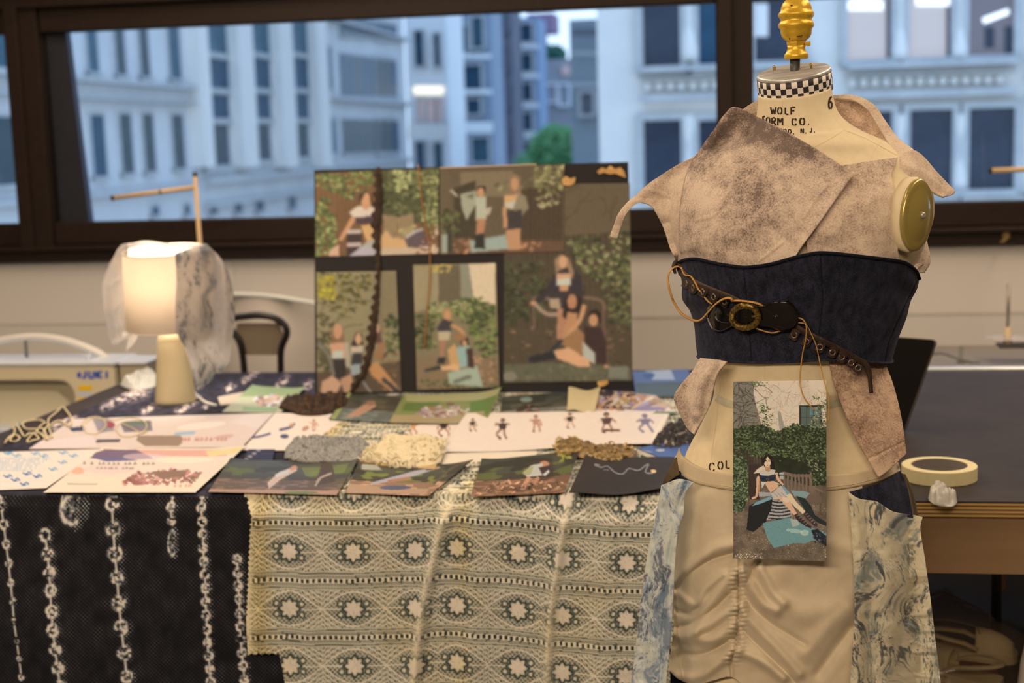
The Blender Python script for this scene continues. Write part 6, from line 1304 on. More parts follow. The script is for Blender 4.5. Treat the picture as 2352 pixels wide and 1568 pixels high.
# ================================================================== PRINTS AND SWATCHES ON THE TABLE
m_paper = MV('print_paper', .55, .25); m_gloss = MV('glossy_print', .4, .35)
def paper(name, label, cat, px4, h, base, draw=None, mat=None, res=.0024, curl=.0, wav=0., group=None, k=1.06, seed=1, order='tl'):
    P4 = [T(x, y, h) for x, y in px4]; c = sheet_canvas(px4, P4, res, base)
    if draw: draw(c)
    c.grain(4, 2.5, seed)
    def bend(u, v):
        z = curl*np.maximum(0, (u-.7)/.3)**2*(1-v)+curl*.6*np.maximum(0, (.25-u)/.25)**2*(1-v)+wav*(np.sin(u*6+seed)+np.sin(v*4+u*5+seed*2)+2)*.25
        o = np.zeros(u.shape+(3,)); o[..., 2] = z; return o
    return props(sheet_obj(name, c, P4, mat or m_paper, None, bend if (curl or wav) else None, .0006, k), label, cat, group)
W0 = .0090                                                                   # top of the cloths
PW = (238, 216, 196)
def scribble(c, x0, y0, x1, y1, col, rows=1, seed=1, w_=2., cw=6):
    r = random.Random(seed)
    for j in range(rows):
        yy = y0+(y1-y0)*(j+.5)/rows if rows > 1 else (y0+y1)/2; x = x0
        while x < x1-cw:
            ww = cw*r.uniform(.5, 1); hh = (y1-y0)/rows*.32; c.line([(x, yy+hh), (x+ww*.3, yy-hh), (x+ww*.7, yy+hh*.6)], w_, col, 1, False); x += ww*1.5+(cw if r.random() < .2 else 0)
Q7 = lambda l: [(x/3.136, 740+y/3.136) for x, y in l]
def d1(c):
    c.poly([(560, 952), (628, 948), (590, 985), (520, 970)], (226, 206, 192)); c.ell(448, 978, 60, 8, (236, 220, 204), -6, .8); c.poly([(300, 1001), (400, 1001), (404, 1016), (396, 1025), (316, 1025), (296, 1012)], (150, 124, 104)); c.poly([(210, 1010), (262, 1009), (258, 1016), (206, 1017)], (78, 66, 68)); c.poly([(156, 984), (186, 978), (188, 990), (160, 992)], (62, 66, 92)); c.poly([(206, 962), (240, 958), (250, 990), (215, 995)], (150, 138, 140)); c.poly([(262, 972), (330, 966), (334, 990), (270, 994)], (120, 108, 116)); c.ell(300, 972, 34, 5, (96, 110, 82)); c.ell(242, 976, 10, 8, (150, 70, 80)); c.poly([(386, 994), (434, 991), (432, 998), (384, 1001)], (150, 178, 196)); scribble(c, 402, 1002, 528, 1016, (186, 112, 108), 1, 3, 3.4, 8); c.ell(505, 1004, 26, 5, (196, 140, 128), -8, .5); c.poly([(70, 1018), (200, 1000), (210, 1026), (80, 1028)], (232, 206, 196))
paper('poster_print', 'long pinkish poster print behind the white sheets, left under the lamp', 'print', [(170, 962), (630, 948), (556, 1027), (66, 1031)], W0-.004, (224, 200, 184), d1, res=.0028)
def d2(c):
    for j in range(7): scribble(c, -20, 1052+j*4.8, 118-j*7, 1057+j*4.8, (150, 182, 200), 1, j, 2.2, 5)
    for x, y in ((60, 940), (120, 962), (255, 945), (312, 966), (455, 941), (522, 966), (440, 1016), (370, 1066), (186, 1098), (260, 1116), (48, 1116), (105, 1141), (172, 1168), (60, 945)):
        x, y = x/3.136, 740+y/3.136; cc = (48, 116, 168) if y > 1088 else (110, 164, 190); c.line([(x-10, y-2), (x-2, y+2), (x+4, y-3), (x+11, y+2)], 3, cc); c.line([(x-4, y+4), (x+6, y+2)], 2.5, cc)
paper('stationery_print', 'white sheet with pale blue text block and blue doodles at the front left corner', 'print', [(-60, 1040), (237, 1031), (106, 1121), (-190, 1132)], W0-.0025, PW, d2)
def d3(c):
    c.poly([(240, 1034), (540, 1034), (486, 1098), (150, 1096)], (232, 210, 190)); c.poly(Q7([(745, 920), (1660, 922), (1630, 975), (1100, 965), (950, 960), (740, 950)]), (224, 168, 150)); c.poly(Q7([(760, 925), (980, 918), (1100, 985), (900, 998), (640, 992), (690, 950)]), (120, 98, 118)); c.poly(Q7([(650, 985), (900, 975), (990, 1000), (760, 1010)]), (106, 100, 140)); c.poly(Q7([(1480, 930), (1760, 912), (1700, 960), (1500, 975)]), (230, 206, 150)); c.ell(330, 1050, 50, 8, (226, 196, 196), 0, .6); c.ell(420, 1058, 70, 8, (238, 222, 196), 0, .8); c.ell(175, 1084, 16, 8, (228, 178, 146)); c.ell(250, 1080, 60, 10, (230, 196, 186), 0, .5)
    scribble(c, 190, 1062, 366, 1072, (84, 72, 72), 1, 4, 2.6, 9); scribble(c, 220, 1073, 312, 1081, (104, 92, 90), 1, 5, 2.2, 7)
    c.leaves(120, Q7([(880, 1165), (960, 1090), (1250, 1070), (1320, 1075), (1450, 1100), (1380, 1160), (1180, 1170)]), [(176, 116, 108), (152, 92, 86), (196, 140, 128), (138, 104, 90)], 6, 1, 4); c.poly(Q7([(1080, 1085), (1330, 1070), (1300, 1120), (1150, 1130)]), (140, 108, 92)); c.line(Q7([(480, 1170), (700, 1170)]), 3, (186, 168, 138)); scribble(c, 400, 1110, 445, 1122, (214, 150, 120), 1, 7, 2.5, 6)
paper('illustrated_print', 'cream print with maroon bush and purple sky at the front left table edge', 'print', [(236, 1030), (566, 1029), (449, 1131), (100, 1131)], W0-.0010, (236, 214, 188), d3, curl=.006)
def figure(c, x, y, s, cols, seed):
    r = random.Random(seed); t, sk, d = cols
    c.ell(x, y-14*s, 5*s, 4*s, d); c.ell(x, y-12*s, 3.4*s, 3.4*s, sk); c.poly([(x-9*s, y-8*s), (x+9*s, y-9*s), (x+6*s, y+2*s), (x-6*s, y+3*s)], t); e1, e2 = r.uniform(-9, 5), r.uniform(-9, 5); c.line([(x-8*s, y-7*s), (x-14*s, y+e1*s), (x-(6+r.uniform(-2, 8))*s, y+(e1+r.uniform(-6, 5))*s)], 3*s, sk); c.line([(x+8*s, y-7*s), (x+13*s, y+e2*s), (x+(7+r.uniform(-2, 9))*s, y+(e2+r.uniform(-6, 5))*s)], 3*s, sk)
    c.line([(x-3*s, y+2*s), (x-8*s+r.uniform(-4, 4), y+10*s), (x-4*s+r.uniform(-6, 6), y+18*s)], 4*s, sk); c.line([(x+3*s, y+2*s), (x+7*s+r.uniform(-4, 4), y+10*s), (x+9*s+r.uniform(-6, 6), y+18*s)], 4*s, sk); c.line([(x-5*s, y+15*s), (x-4*s, y+19*s)], 4*s, d)
BK, OR, BL_ = ((52, 44, 46), (180, 130, 100), (60, 46, 42)), ((214, 150, 90), (190, 138, 104), (70, 56, 50)), ((92, 94, 128), (176, 150, 150), (80, 78, 104))
def d4(c):
    figure(c, 720, 978, .75, ((206, 160, 130), (204, 158, 130), (150, 116, 90)), 1); figure(c, 800, 980, .95, BK, 2); figure(c, 868, 985, .95, BK, 3); figure(c, 946, 985, 1., OR, 4); figure(c, 1018, 986, 1.05, BK, 5)
    c.line([(560, 1008), (590, 1006), (620, 998)], 5, (86, 88, 122)); c.line([(640, 990), (664, 984), (676, 974)], 6, (76, 76, 104)); c.ell(668, 978, 5, 4, (206, 156, 116)); c.ell(652, 1004, 10, 5, (70, 74, 104)); c.ell(700, 986, 9, 5, (190, 140, 112), -30)
paper('lineup_print', 'left lineup print with a row of small posing figures, right of the lamp', 'print', [(632, 950), (1078, 950), (1016, 1036), (555, 1034)], W0-.0022, PW, d4, curl=.004, group=None)
def d5(c):
    figure(c, 1088, 982, .85, BK, 6); figure(c, 1163, 988, 1.25, ((70, 58, 58), (150, 112, 92), (60, 48, 44)), 7); figure(c, 1243, 976, 1.05, ((186, 140, 116), (186, 136, 108), (120, 92, 74)), 8); figure(c, 1322, 970, .95, ((66, 52, 50), (206, 166, 140), (60, 46, 42)), 9); figure(c, 1404, 976, 1.35, ((86, 66, 58), (170, 126, 104), (60, 46, 44)), 10); figure(c, 1486, 978, 1.3, ((128, 118, 140), (140, 124, 140), (120, 112, 136)), 11); c.line([(1396, 994), (1432, 996)], 6, (120, 82, 66)); c.line([(1532, 952), (1500, 1020)], 6, (244, 228, 208))
paper('lineup_print', 'right lineup print with a row of posing figures, nearest the dress form', 'print', [(1072, 952), (1541, 947), (1506, 1026), (1014, 1040)], W0+.0004, PW, d5, wav=.008, seed=3)
paper('white_strip_print', 'plain white sheet peeking out below the right lineup print', 'print', [(1018, 1032), (1236, 1020), (1232, 1048), (1014, 1068)], W0-.0016, (236, 214, 186), None)
def dark_scene(green, ground, seed):
    def f(c):
        r = random.Random(seed)
        x0 = 0
        c.a[:] = (66, 62, 54); h = c.h
        c.a[:int(h*.45)] = (72, 74, 64)
        c.a[int(h*.62):] = ground
        m = (c.yy > h*.25) & (c.yy < h*.6) & (vnoise(np.stack([c.xx, c.yy], -1), 14, seed, 2) > .15); c.a[m] = green
        m = (c.yy > h*.6) & (vnoise(np.stack([c.xx, c.yy*2], -1), 9, seed+1, 2) > .2); c.a[m] = np.array(ground)*1.35
        m = (c.yy < h*.4) & (vnoise(np.stack([c.xx, c.yy], -1), 18, seed+2, 2) > .1); c.a[m] = (54, 54, 48)
    return f
def d11(c):
    dark_scene((86, 96, 48), (96, 78, 66), 2)(c); c.poly([(690, 1075), (800, 1070), (790, 1090), (700, 1096)], (130, 140, 60), .6); c.poly([(740, 1058), (760, 1056), (770, 1110), (720, 1118)], (70, 54, 44)); c.poly([(612, 1110), (640, 1085), (676, 1072), (680, 1082), (640, 1104), (616, 1124)], (206, 176, 160)); c.poly([(628, 1092), (664, 1078), (660, 1088), (634, 1098)], (196, 196, 190)); c.ell(672, 1076, 9, 5, (196, 140, 110), -20); c.line([(722, 1118), (734, 1100), (760, 1090)], 5, (170, 150, 132)); c.poly([(482, 1124), (780, 1128), (774, 1137), (478, 1130)], (176, 138, 116)); c.ell(690, 1132, 40, 3, (110, 120, 74))
paper('garden_print', 'dark garden print with a reclining figure, left of the front row', 'print', [(530, 1056), (826, 1060), (774, 1137), (478, 1130)], W0+.001, (70, 66, 58), d11, m_gloss, curl=.008)
def d12(c):
    dark_scene((120, 128, 62), (150, 116, 92), 5)(c); c.poly([(830, 1072), (860, 1070), (870, 1084), (826, 1086)], (178, 172, 156)); c.line([(845, 1116), (900, 1104), (950, 1090), (996, 1078)], [4, 10, 12, 4], (176, 170, 176)); c.line([(880, 1112), (930, 1104)], 7, (176, 124, 100)); c.ell(980, 1080, 14, 4, (70, 60, 66), -16); c.line([(990, 1080), (1000, 1076)], 5, (196, 148, 120)); c.poly([(800, 1118), (980, 1128), (975, 1136), (795, 1132)], (186, 150, 122)); c.line([(985, 1120), (1030, 1082), (1080, 1066)], 6, (96, 84, 72)); c.ell(900, 1124, 36, 4, (86, 92, 120))
paper('garden_print', 'green garden print with a figure lying across it, second from left in the front row', 'print', [(826, 1066), (1088, 1066), (984, 1139), (792, 1132)], W0+.0022, (110, 100, 74), d12, m_gloss, curl=.010)
def d13(c):
    dark_scene((96, 100, 58), (120, 88, 68), 9)(c); c.poly([(1200, 1060), (1260, 1052), (1264, 1100), (1230, 1110)], (64, 52, 44), .6); c.ell(1240, 1070, 12, 8, (196, 140, 108)); c.poly([(1190, 1090), (1210, 1072), (1236, 1068), (1240, 1096), (1200, 1100)], (196, 192, 180)); c.poly([(1190, 1080), (1216, 1074), (1206, 1096), (1192, 1096)], (150, 150, 74), .5); c.poly([(1226, 1078), (1256, 1072), (1262, 1088), (1236, 1096)], (70, 52, 54)); c.line([(1252, 1086), (1240, 1096)], 6, (206, 206, 198)); c.line([(1206, 1100), (1194, 1118)], 9, (206, 152, 118)); c.line([(1228, 1100), (1216, 1114)], 8, (190, 138, 106)); c.line([(1196, 1118), (1184, 1127)], 8, (46, 42, 40)); c.line([(1212, 1114), (1204, 1126)], 7, (46, 42, 40)); c.leaves(60, [(1090, 1110), (1300, 1108), (1290, 1128), (1084, 1138)], [(186, 140, 110), (206, 160, 124), (96, 70, 58)], 5, 1, 4, .35); c.leaves(20, [(1270, 1046), (1326, 1038), (1316, 1060), (1280, 1064)], [(150, 150, 64)], 5, 1, 5)
paper('garden_print', 'dark garden print with a bending figure in white, left of the charcoal fabric', 'print', [(1106, 1058), (1334, 1034), (1296, 1132), (1082, 1141)], W0+.003, (80, 70, 58), d13, m_gloss, curl=.008)
def d6(c): dark_scene((84, 84, 64), (96, 100, 92), 12)(c); c.poly([(796, 960), (840, 930), (866, 922), (868, 934), (830, 956)], (186, 140, 112)); c.ell(856, 926, 12, 6, (150, 112, 90)); c.poly([(757, 966), (800, 900), (812, 898), (772, 964)], (150, 156, 92))
paper('landscape_print', 'dull green landscape print, leftmost of the row below the mood board', 'print', [(806, 898), (934, 913), (900, 971), (755, 962)], W0+.002, (110, 102, 84), d6, m_gloss, curl=.006)
def d7(c):
    c.a[:] = (134, 138, 82); c.poly([(930, 900), (1150, 896), (1140, 920), (930, 925)], (172, 166, 118)); c.poly([(1070, 925), (1140, 915), (1120, 955), (1070, 950)], (96, 124, 62)); c.poly([(930, 928), (1000, 924), (990, 946), (920, 946)], (100, 122, 64)); c.poly([(900, 955), (1110, 948), (1100, 975), (896, 970)], (170, 150, 110)); c.leaves(60, [(950, 950), (980, 936), (1030, 930), (1066, 946), (1050, 956), (970, 958)], [(206, 190, 176), (150, 110, 88), (176, 150, 150)], 7, 1, 3, .4); c.ell(1024, 930, 10, 4, (120, 84, 66))
paper('landscape_print', 'bright green meadow print, second in the row below the mood board', 'print', [(930, 908), (1153, 899), (1114, 974), (894, 970)], W0+.0032, (134, 138, 82), d7, m_gloss, curl=.012)
def d8(c): dark_scene((92, 86, 68), (110, 108, 96), 15)(c); c.ell(1210, 918, 14, 6, (130, 144, 130)); c.leaves(26, [(1190, 950), (1200, 934), (1226, 930), (1240, 946), (1210, 954)], [(190, 130, 100), (60, 46, 42)], 6, 1, 3); c.poly([(1150, 956), (1240, 952), (1230, 966), (1148, 968)], (140, 140, 126))
paper('landscape_print', 'dark stream print, third in the row below the mood board', 'print', [(1153, 911), (1304, 899), (1304, 953), (1146, 969)], W0+.003, (100, 92, 74), d8, m_gloss)
def d9(c):
    c.a[:] = (206, 176, 150); c.leaves(120, [(1377, 896), (1504, 910), (1557, 950), (1360, 948)], [(226, 210, 196), (176, 120, 80), (96, 62, 62), (200, 160, 110), (150, 136, 160)], 11, 1, 4, .3); c.poly([(1362, 940), (1557, 944), (1557, 951), (1360, 950)], (120, 128, 90)); c.ell(1400, 902, 20, 5, (52, 48, 64)); c.ell(1500, 936, 30, 6, (150, 130, 158))
paper('collage_print', 'colourful collage print at the right end of the row below the mood board', 'print', [(1377, 895), (1506, 908), (1560, 950), (1359, 949)], W0+.004, (206, 176, 150), d9, m_gloss)
def d10(c): c.a[:] = (86, 104, 150); c.poly([(1476, 846), (1540, 846), (1550, 872), (1500, 872)], (176, 186, 206)); c.poly([(1460, 880), (1570, 876), (1580, 912), (1465, 912)], (70, 82, 76)); c.ell(1490, 862, 14, 7, (60, 80, 140))
paper('sky_print', 'blue sky print sticking out right of the mood board base', 'print', [(1452, 853), (1580, 848), (1610, 908), (1462, 914)], W0+.001, (86, 104, 150), d10, m_gloss)
paper('cream_cloth_scrap', 'cream cloth scrap between two prints below the mood board', 'cloth', [(1306, 898), (1380, 896), (1366, 950), (1302, 950)], W0+.0022, (214, 190, 142), None, wav=.012)
def d23(c): c.a[:] = (196, 190, 150); c.poly([(572, 884), (700, 892), (690, 910), (548, 912)], (150, 164, 104)); c.leaves(60, [(590, 915), (644, 908), (650, 930), (600, 932)], [(196, 150, 120), (150, 110, 96), (206, 196, 200)], 7, 1, 3, .4); c.poly([(560, 934), (640, 936), (636, 946), (560, 944)], (150, 170, 120))
paper('meadow_print', 'small green and cream print lying on the dark cloth right of the lamp', 'print', [(580, 886), (702, 893), (646, 947), (510, 946)], W0-.002, (196, 190, 150), d23, m_gloss, curl=.006)
paper('cream_card', 'small cream card on the dark cloth behind the meadow print', 'card', [(500, 912), (560, 900), (580, 925), (506, 930)], W0-.0034, (214, 188, 160), None)
paper('navy_swatch', 'navy patterned swatch peeking out above the front row of prints', 'swatch', [(570, 1032), (632, 1032), (624, 1068), (556, 1064)], W0+.0002, (40, 44, 70), lambda c: [c.ell(556+k*9, 1062-k*7, 5, 3, (170, 160, 160), 0, .8) for k in range(5)])
def d14(c):
    pts = [(1375, 1078), (1395, 1084), (1410, 1080), (1420, 1086), (1432, 1096), (1450, 1098), (1464, 1086), (1484, 1090), (1500, 1080), (1508, 1076), (1498, 1094), (1512, 1096)]
    c.line(pts, 2.2, (150, 144, 144)); c.line([(1376, 1076), (1392, 1078)], 3, (150, 144, 144)); c.ell(1514, 1092, 5, 3.5, (230, 196, 140)); c.line([(1400, 1090), (1416, 1090)], 2, (130, 124, 124))
    c.grain(5, 1.3, 9)
paper('black_swatch', 'dark charcoal fabric piece with a pale stitched scribble beside the form', 'swatch', [(1346, 1046), (1575, 1062), (1534, 1130), (1308, 1143)], W0+.0048, (54, 47, 44), d14, None, wav=.010, seed=2)

def heap(name, label, cat, outline, mat, hgt, nz, sc, seed, base=W0, step=3., group=None, edge=.5, ridge_dir=None):
    """crumpled cloth lying on the table: outline in the photograph, height from noise folds"""
    o = np.asarray(outline, float); c0 = o.mean(0); n = 72; ob_ = smooth_line(np.vstack([o, o[:1]]), n+1)[:-1]; ks = np.linspace(1, .02, 26)
    G = np.stack([c0+(ob_-c0)*k for k in ks], 0); B0 = T(G[..., 0], G[..., 1], base); Q = np.stack([G[..., 0], G[..., 1]*2.2], -1)
    rg = 1-np.abs(vnoise(Q, sc, seed, 3)); z = hgt*(1-ks**3)[:, None]*(.5+.5*rg)+nz*(rg**3)*np.minimum(1, (1-ks)*6)[:, None]
    B0[..., 2] += z; return props(grid_obj(name, B0, mat, None, close_u=True, thick=.0012), label, cat, group)
m_cream = M('cream_ruffle', A(232, 208, 166, 1.), .85, noise=(300, A(218, 192, 148, 1.)), bump=(500, .0006)); m_gruch = M('grey_ruched', A(112, 106, 98, .85), .85, noise=(90, A(64, 62, 62, .85), A(150, 142, 130, .85)), bump=(300, .0008)); m_gold_r = M('antique_gold_ribbon', A(150, 116, 66, .85), .5, noise=(60, A(70, 52, 32, .85))); m_tancard = M('tan_card', A(196, 156, 104, .9), .7)
m_blackl = M('black_lace_scrap', A(44, 40, 42, .85), .85, noise=(70, A(150, 136, 118, .85)), thresh=(.56, .62))
paper('mount_card', 'tan card lying under the cream ruffle piece', 'card', [(830, 1036), (1010, 1046), (1000, 1078), (818, 1066)], W0+.0032, (196, 158, 108), None)
rf_ = heap('ruffle_swatch', 'cream ruffled lace swatch heaped behind the front prints', 'swatch', [(826, 1056), (846, 1036), (872, 1018), (884, 1002), (920, 1000), (950, 1004), (985, 998), (1002, 1012), (1028, 1014), (1018, 1040), (1012, 1060), (980, 1070), (920, 1072), (870, 1062)], m_cream, .006, .010, 13, 4, W0+.004)
heap('ruched_swatch', 'grey marbled ruched swatch above the front left print', 'swatch', [(652, 1052), (662, 1022), (700, 1014), (760, 1018), (820, 1018), (850, 1020), (842, 1046), (820, 1062), (760, 1060), (700, 1062)], m_gruch, .012, .016, 12, 9, W0+.002)
gr_ = heap('ribbon_heap', 'dull gold ribbon heap behind the charcoal fabric piece', 'ribbon', [(1274, 1040), (1280, 1014), (1320, 1012), (1370, 1026), (1420, 1028), (1462, 1034), (1450, 1052), (1400, 1060), (1340, 1052)], m_gold_r, .004, .009, 14, 12, W0+.004)
heap('lace_scrap', 'black and cream lace scrap right behind the blue book', 'scrap', [(1490, 1036), (1520, 1000), (1556, 976), (1600, 968), (1620, 1000), (1590, 1030), (1540, 1042)], m_blackl, .016, .016, 16, 15, W0+.0035)
heap('lace_heap', 'brown black lace heap at the bottom left corner of the mood board', 'lace', [(640, 936), (652, 922), (690, 925), (720, 924), (770, 924), (800, 916), (794, 934), (750, 950), (690, 952)], M('brown_lace_heap', A(40, 27, 20, .8), .85, noise=(80, A(96, 64, 40, .8)), thresh=(.5, .7)), .012, .020, 12, 18, W0+.001)
heap('paper_scrap', 'crumpled whitish paper scrap in front of the tape roll', 'paper scrap', [(2132, 1148), (2136, 1138), (2150, 1128), (2164, 1134), (2176, 1142), (2197, 1150), (2196, 1158), (2186, 1163), (2166, 1163), (2146, 1158)], M('waxy_paper', A(226, 208, 184, 1.), .4, spec=.4, trans=.3), .006, .022, 20, 27, .0008)
heap('paper_tissue', 'crumpled white tissue left of the lamp base', 'tissue', [(276, 886), (296, 868), (330, 856), (356, 860), (366, 880), (340, 892), (300, 893)], M('white_tissue', A(216, 204, 200, .9), .8, trans=.3), .012, .018, 20, 21, TZ*0+.005)
def strands(par, name, curves, mat, r, h, amp, flat=.45, seed=1):
    for i, cv_ in enumerate(curves):
        p = smooth_line(cv_, 70); P = T(p[:, 0], p[:, 1], h); t = np.arange(70); P[:, 2] += amp*(.7+.6*np.sin(t*.9+i*1.7))+.004*np.sin(t*.3+i); P[:, 0] += .004*np.sin(t*1.3+i)
        MB().tube(list(P), [r*(.8+.35*math.sin(k*1.1+i)) for k in t], 6, flat=flat).obj(name, mat, par, True)
strands(rf_, 'ruffle', [[(830, 1052), (870, 1058), (930, 1066), (990, 1062), (1018, 1044)], [(838, 1044), (880, 1050), (930, 1056), (985, 1054), (1020, 1030)], [(846, 1036), (890, 1042), (940, 1046), (990, 1042), (1026, 1016)], [(872, 1022), (900, 1034), (940, 1036), (980, 1030), (1002, 1012)], [(884, 1006), (900, 1024), (936, 1026), (976, 1016), (985, 1000)], [(826, 1058), (860, 1064), (910, 1072), (960, 1074)], [(860, 1030), (850, 1044), (872, 1056)], [(1000, 1020), (1012, 1036), (996, 1058)]], m_cream, .0042, .014, .010)
strands(gr_, 'ribbon_curl', [[(1276, 1020), (1296, 1012), (1330, 1016), (1320, 1030), (1290, 1030)], [(1330, 1040), (1370, 1048), (1420, 1044), (1450, 1034)], [(1340, 1046), (1380, 1058), (1410, 1062), (1440, 1050)], [(1380, 1032), (1410, 1026), (1440, 1034), (1400, 1042)], [(1290, 1024), (1276, 1036), (1300, 1046), (1340, 1042)]], M('pale_gold_ribbon', A(206, 172, 112, .9), .45, noise=(60, A(140, 104, 58, .9))), .0036, .014, .006, .5)
# blue book
b4 = [T(x, y, W0+.003) for x, y in ((1464, 1040), (1560, 1018), (1620, 1050), (1532, 1068))]
bk_ = thing('blue_book', 'blue covered booklet with pale marks lying beside the dress form', 'book', sum(b4)/4)
MB().prism(b4, V3(0, 0, .008)).obj('page_block', M('book_pages', A(220, 204, 180, .9), .8), bk_)
bc4 = sheet_canvas([(1464, 1036), (1560, 1014), (1620, 1046), (1532, 1064)], [p+V3(0, 0, .0086) for p in b4], .003, (66, 88, 138)); bc4.ell(1518, 1042, 10, 3, (176, 170, 170)); bc4.ell(1536, 1030, 7, 2.5, (160, 160, 170)); bc4.line([(1480, 1042), (1500, 1046)], 2, (150, 150, 164))
sheet_obj('book_cover', bc4, [p+V3(0, 0, .0092) for p in b4], m_gloss, bk_, None, .0008, .9)
# cream cord loops
m_rope = M('cream_cord', A(206, 182, 138, .85), .8, bump=(700, .0006))
def cord(name, label, pts, r, h, cat='cord', seed=1, lift=.012):
    rr = random.Random(seed); p = smooth_line(pts, 200); P = T(p[:, 0], p[:, 1], h)
    P[:, 2] += r+lift*np.clip(vnoise(np.stack([p[:, 0], p[:, 1]], -1), 26, seed, 2), 0, 1)
    return props(MB().tube(list(P), r, 6).obj(name, m_rope, None, True), label, cat)
cord('cord_tangle', 'tangled cream cord with knots at the left edge of the table cloth', [(12, 1024), (30, 1000), (46, 1008), (24, 1020), (34, 990), (22, 974), (40, 980), (56, 1004), (70, 996), (90, 1012), (62, 1016), (84, 996), (110, 1016), (96, 990), (60, 986), (54, 972), (86, 966), (104, 974), (84, 994), (120, 1010), (112, 984), (112, 964), (126, 952), (142, 938), (150, 944), (164, 962), (160, 986), (140, 968), (118, 976), (100, 1000)], .0022, .004, seed=3)
cord('cord_loops', 'looped cream cord lying over the pinkish poster print', [(182, 982), (200, 962), (230, 960), (244, 978), (226, 996), (200, 996), (192, 980), (214, 962), (260, 966), (300, 960), (330, 968), (336, 984), (316, 1000), (284, 1004), (266, 990), (276, 974), (300, 982), (326, 996), (340, 990)], .0015, W0-.003, seed=5, lift=.006)
# ================================================================== TABLE LAMP WITH SHEER CLOTH
lpB = T(404, 922, .004); LY = lpB[1]; LPM = FPX/float((lpB-CAM) @ _F)
m_ceramic = M('ribbed_cream_ceramic', A(232, 202, 150, 1.02), .45, spec=.4)
m_shade = bpy.data.materials.new('linen_shade'); m_shade.use_nodes = True
_n, _l = m_shade.node_tree.nodes, m_shade.node_tree.links; B_ = _n['Principled BSDF']; B_.inputs['Base Color'].default_value = (.88, .84, .78, 1); B_.inputs['Roughness'].default_value = .9
_tr = _n.new('ShaderNodeBsdfTranslucent'); _tr.inputs['Color'].default_value = (.95, .88, .80, 1); _m = _n.new('ShaderNodeMixShader'); _m.inputs[0].default_value = .45
_l.new(B_.outputs[0], _m.inputs[1]); _l.new(_tr.outputs[0], _m.inputs[2]); _l.new(_m.outputs[0], _n['Material Output'].inputs['Surface'])
lamp = thing('table_lamp', 'small lit lamp with a ribbed cream base and white drum shade', 'lamp', lpB)
def LQ(x, y, dy=0.): return WY(x, y, LY+dy)
zt = float(LQ(385, 762)[2]); rb0, rb1 = 46/LPM, 33/LPM; hb = zt-lpB[2]
v = []; nn = 88; prof = [(.75, -.002), (.97, 0), (1, .006)]+[(1-(1-rb1/rb0)*t, t*hb*.86) for t in (.1, .3, .5, .7, .9, 1)]+[(rb1/rb0*.93, hb*.93), (rb1/rb0*.74, hb*.99), (.3, hb*1.02), (.1, hb*1.03)]
for r, z in prof:
    for k in range(nn):
        rr = rb0*r*(1+.018*math.cos(k*math.pi)); a = 2*math.pi*k/nn; v.append(lpB+V3(math.cos(a)*rr, math.sin(a)*rr, z))
mesh_obj('lamp_base', np.array(v), [tuple(f) for f in grid_faces(nn, len(prof), True)]+[tuple(range(nn))[::-1], tuple(range((len(prof)-1)*nn, len(prof)*nn))], m_ceramic, lamp, True)
cS = LQ(391, 752); z0 = float(LQ(390, 748)[2]); z1 = float(LQ(380, 574)[2]); r0, r1 = 97/LPM, 93/LPM; ax0 = V3(cS[0]-.002, LY, 0)
sh = MB().lathe(ax0, [(r0, z0), (r1, z1)], 64, b=V3(0, 1, .09), caps=False).obj('lamp_shade', m_shade, lamp, True); md = sh.modifiers.new('t', 'SOLIDIFY'); md.thickness = .0016
m_white = M('white_enamel', (.8, .78, .74), .4)
for z in (z0, z1): MB().tube([ax0+V3(math.cos(t)*(r0 if z == z0 else r1), math.sin(t)*(r0 if z == z0 else r1), z+.09*math.sin(t)*(r0 if z == z0 else r1)) for t in np.linspace(0, 2*math.pi, 49)[:-1]], .0014, 6, closed=True).obj('shade_ring', m_white, lamp, True)
zb = (z0+z1)/2-.005
bulb = MB().lathe(ax0, [(.012, zb-.05), (.014, zb-.03), (.027, zb), (.029, zb+.015), (.02, zb+.034), (.004, zb+.042)], 20).obj('bulb', M('lamp_bulb', (.9, .85, .75), .4, emit=((1., .82, .62), 60)), lamp, True)
MB().lathe(ax0, [(.012, zt-.01), (.012, zb-.045)], 14).obj('lamp_socket', m_white, lamp, True)
ll = bpy.data.lights.new('bulb_glow', 'POINT'); ll.energy = 3.6; ll.color = (1, .78, .55); ll.shadow_soft_size = .03
lo_ = bpy.data.objects.new('bulb_glow', ll); COL.objects.link(lo_); lo_.parent = lamp; lo_.location = tuple(ax0+V3(0, 0, zb+.075)-lpB)
cdp = [LQ(440, 905, .06), LQ(452, 880, .05)]
p = smooth_line([(446, 898), (452, 908), (470, 922), (490, 929), (497, 930)], 40); Pc = T(p[:, 0], p[:, 1], .008)
MB().tube([lpB+V3(rb0*.7, rb0*.6, .012)]+list(Pc), .0035, 8).obj('power_cord', M('white_cord', A(220, 204, 186, .9), .5), lamp, True)
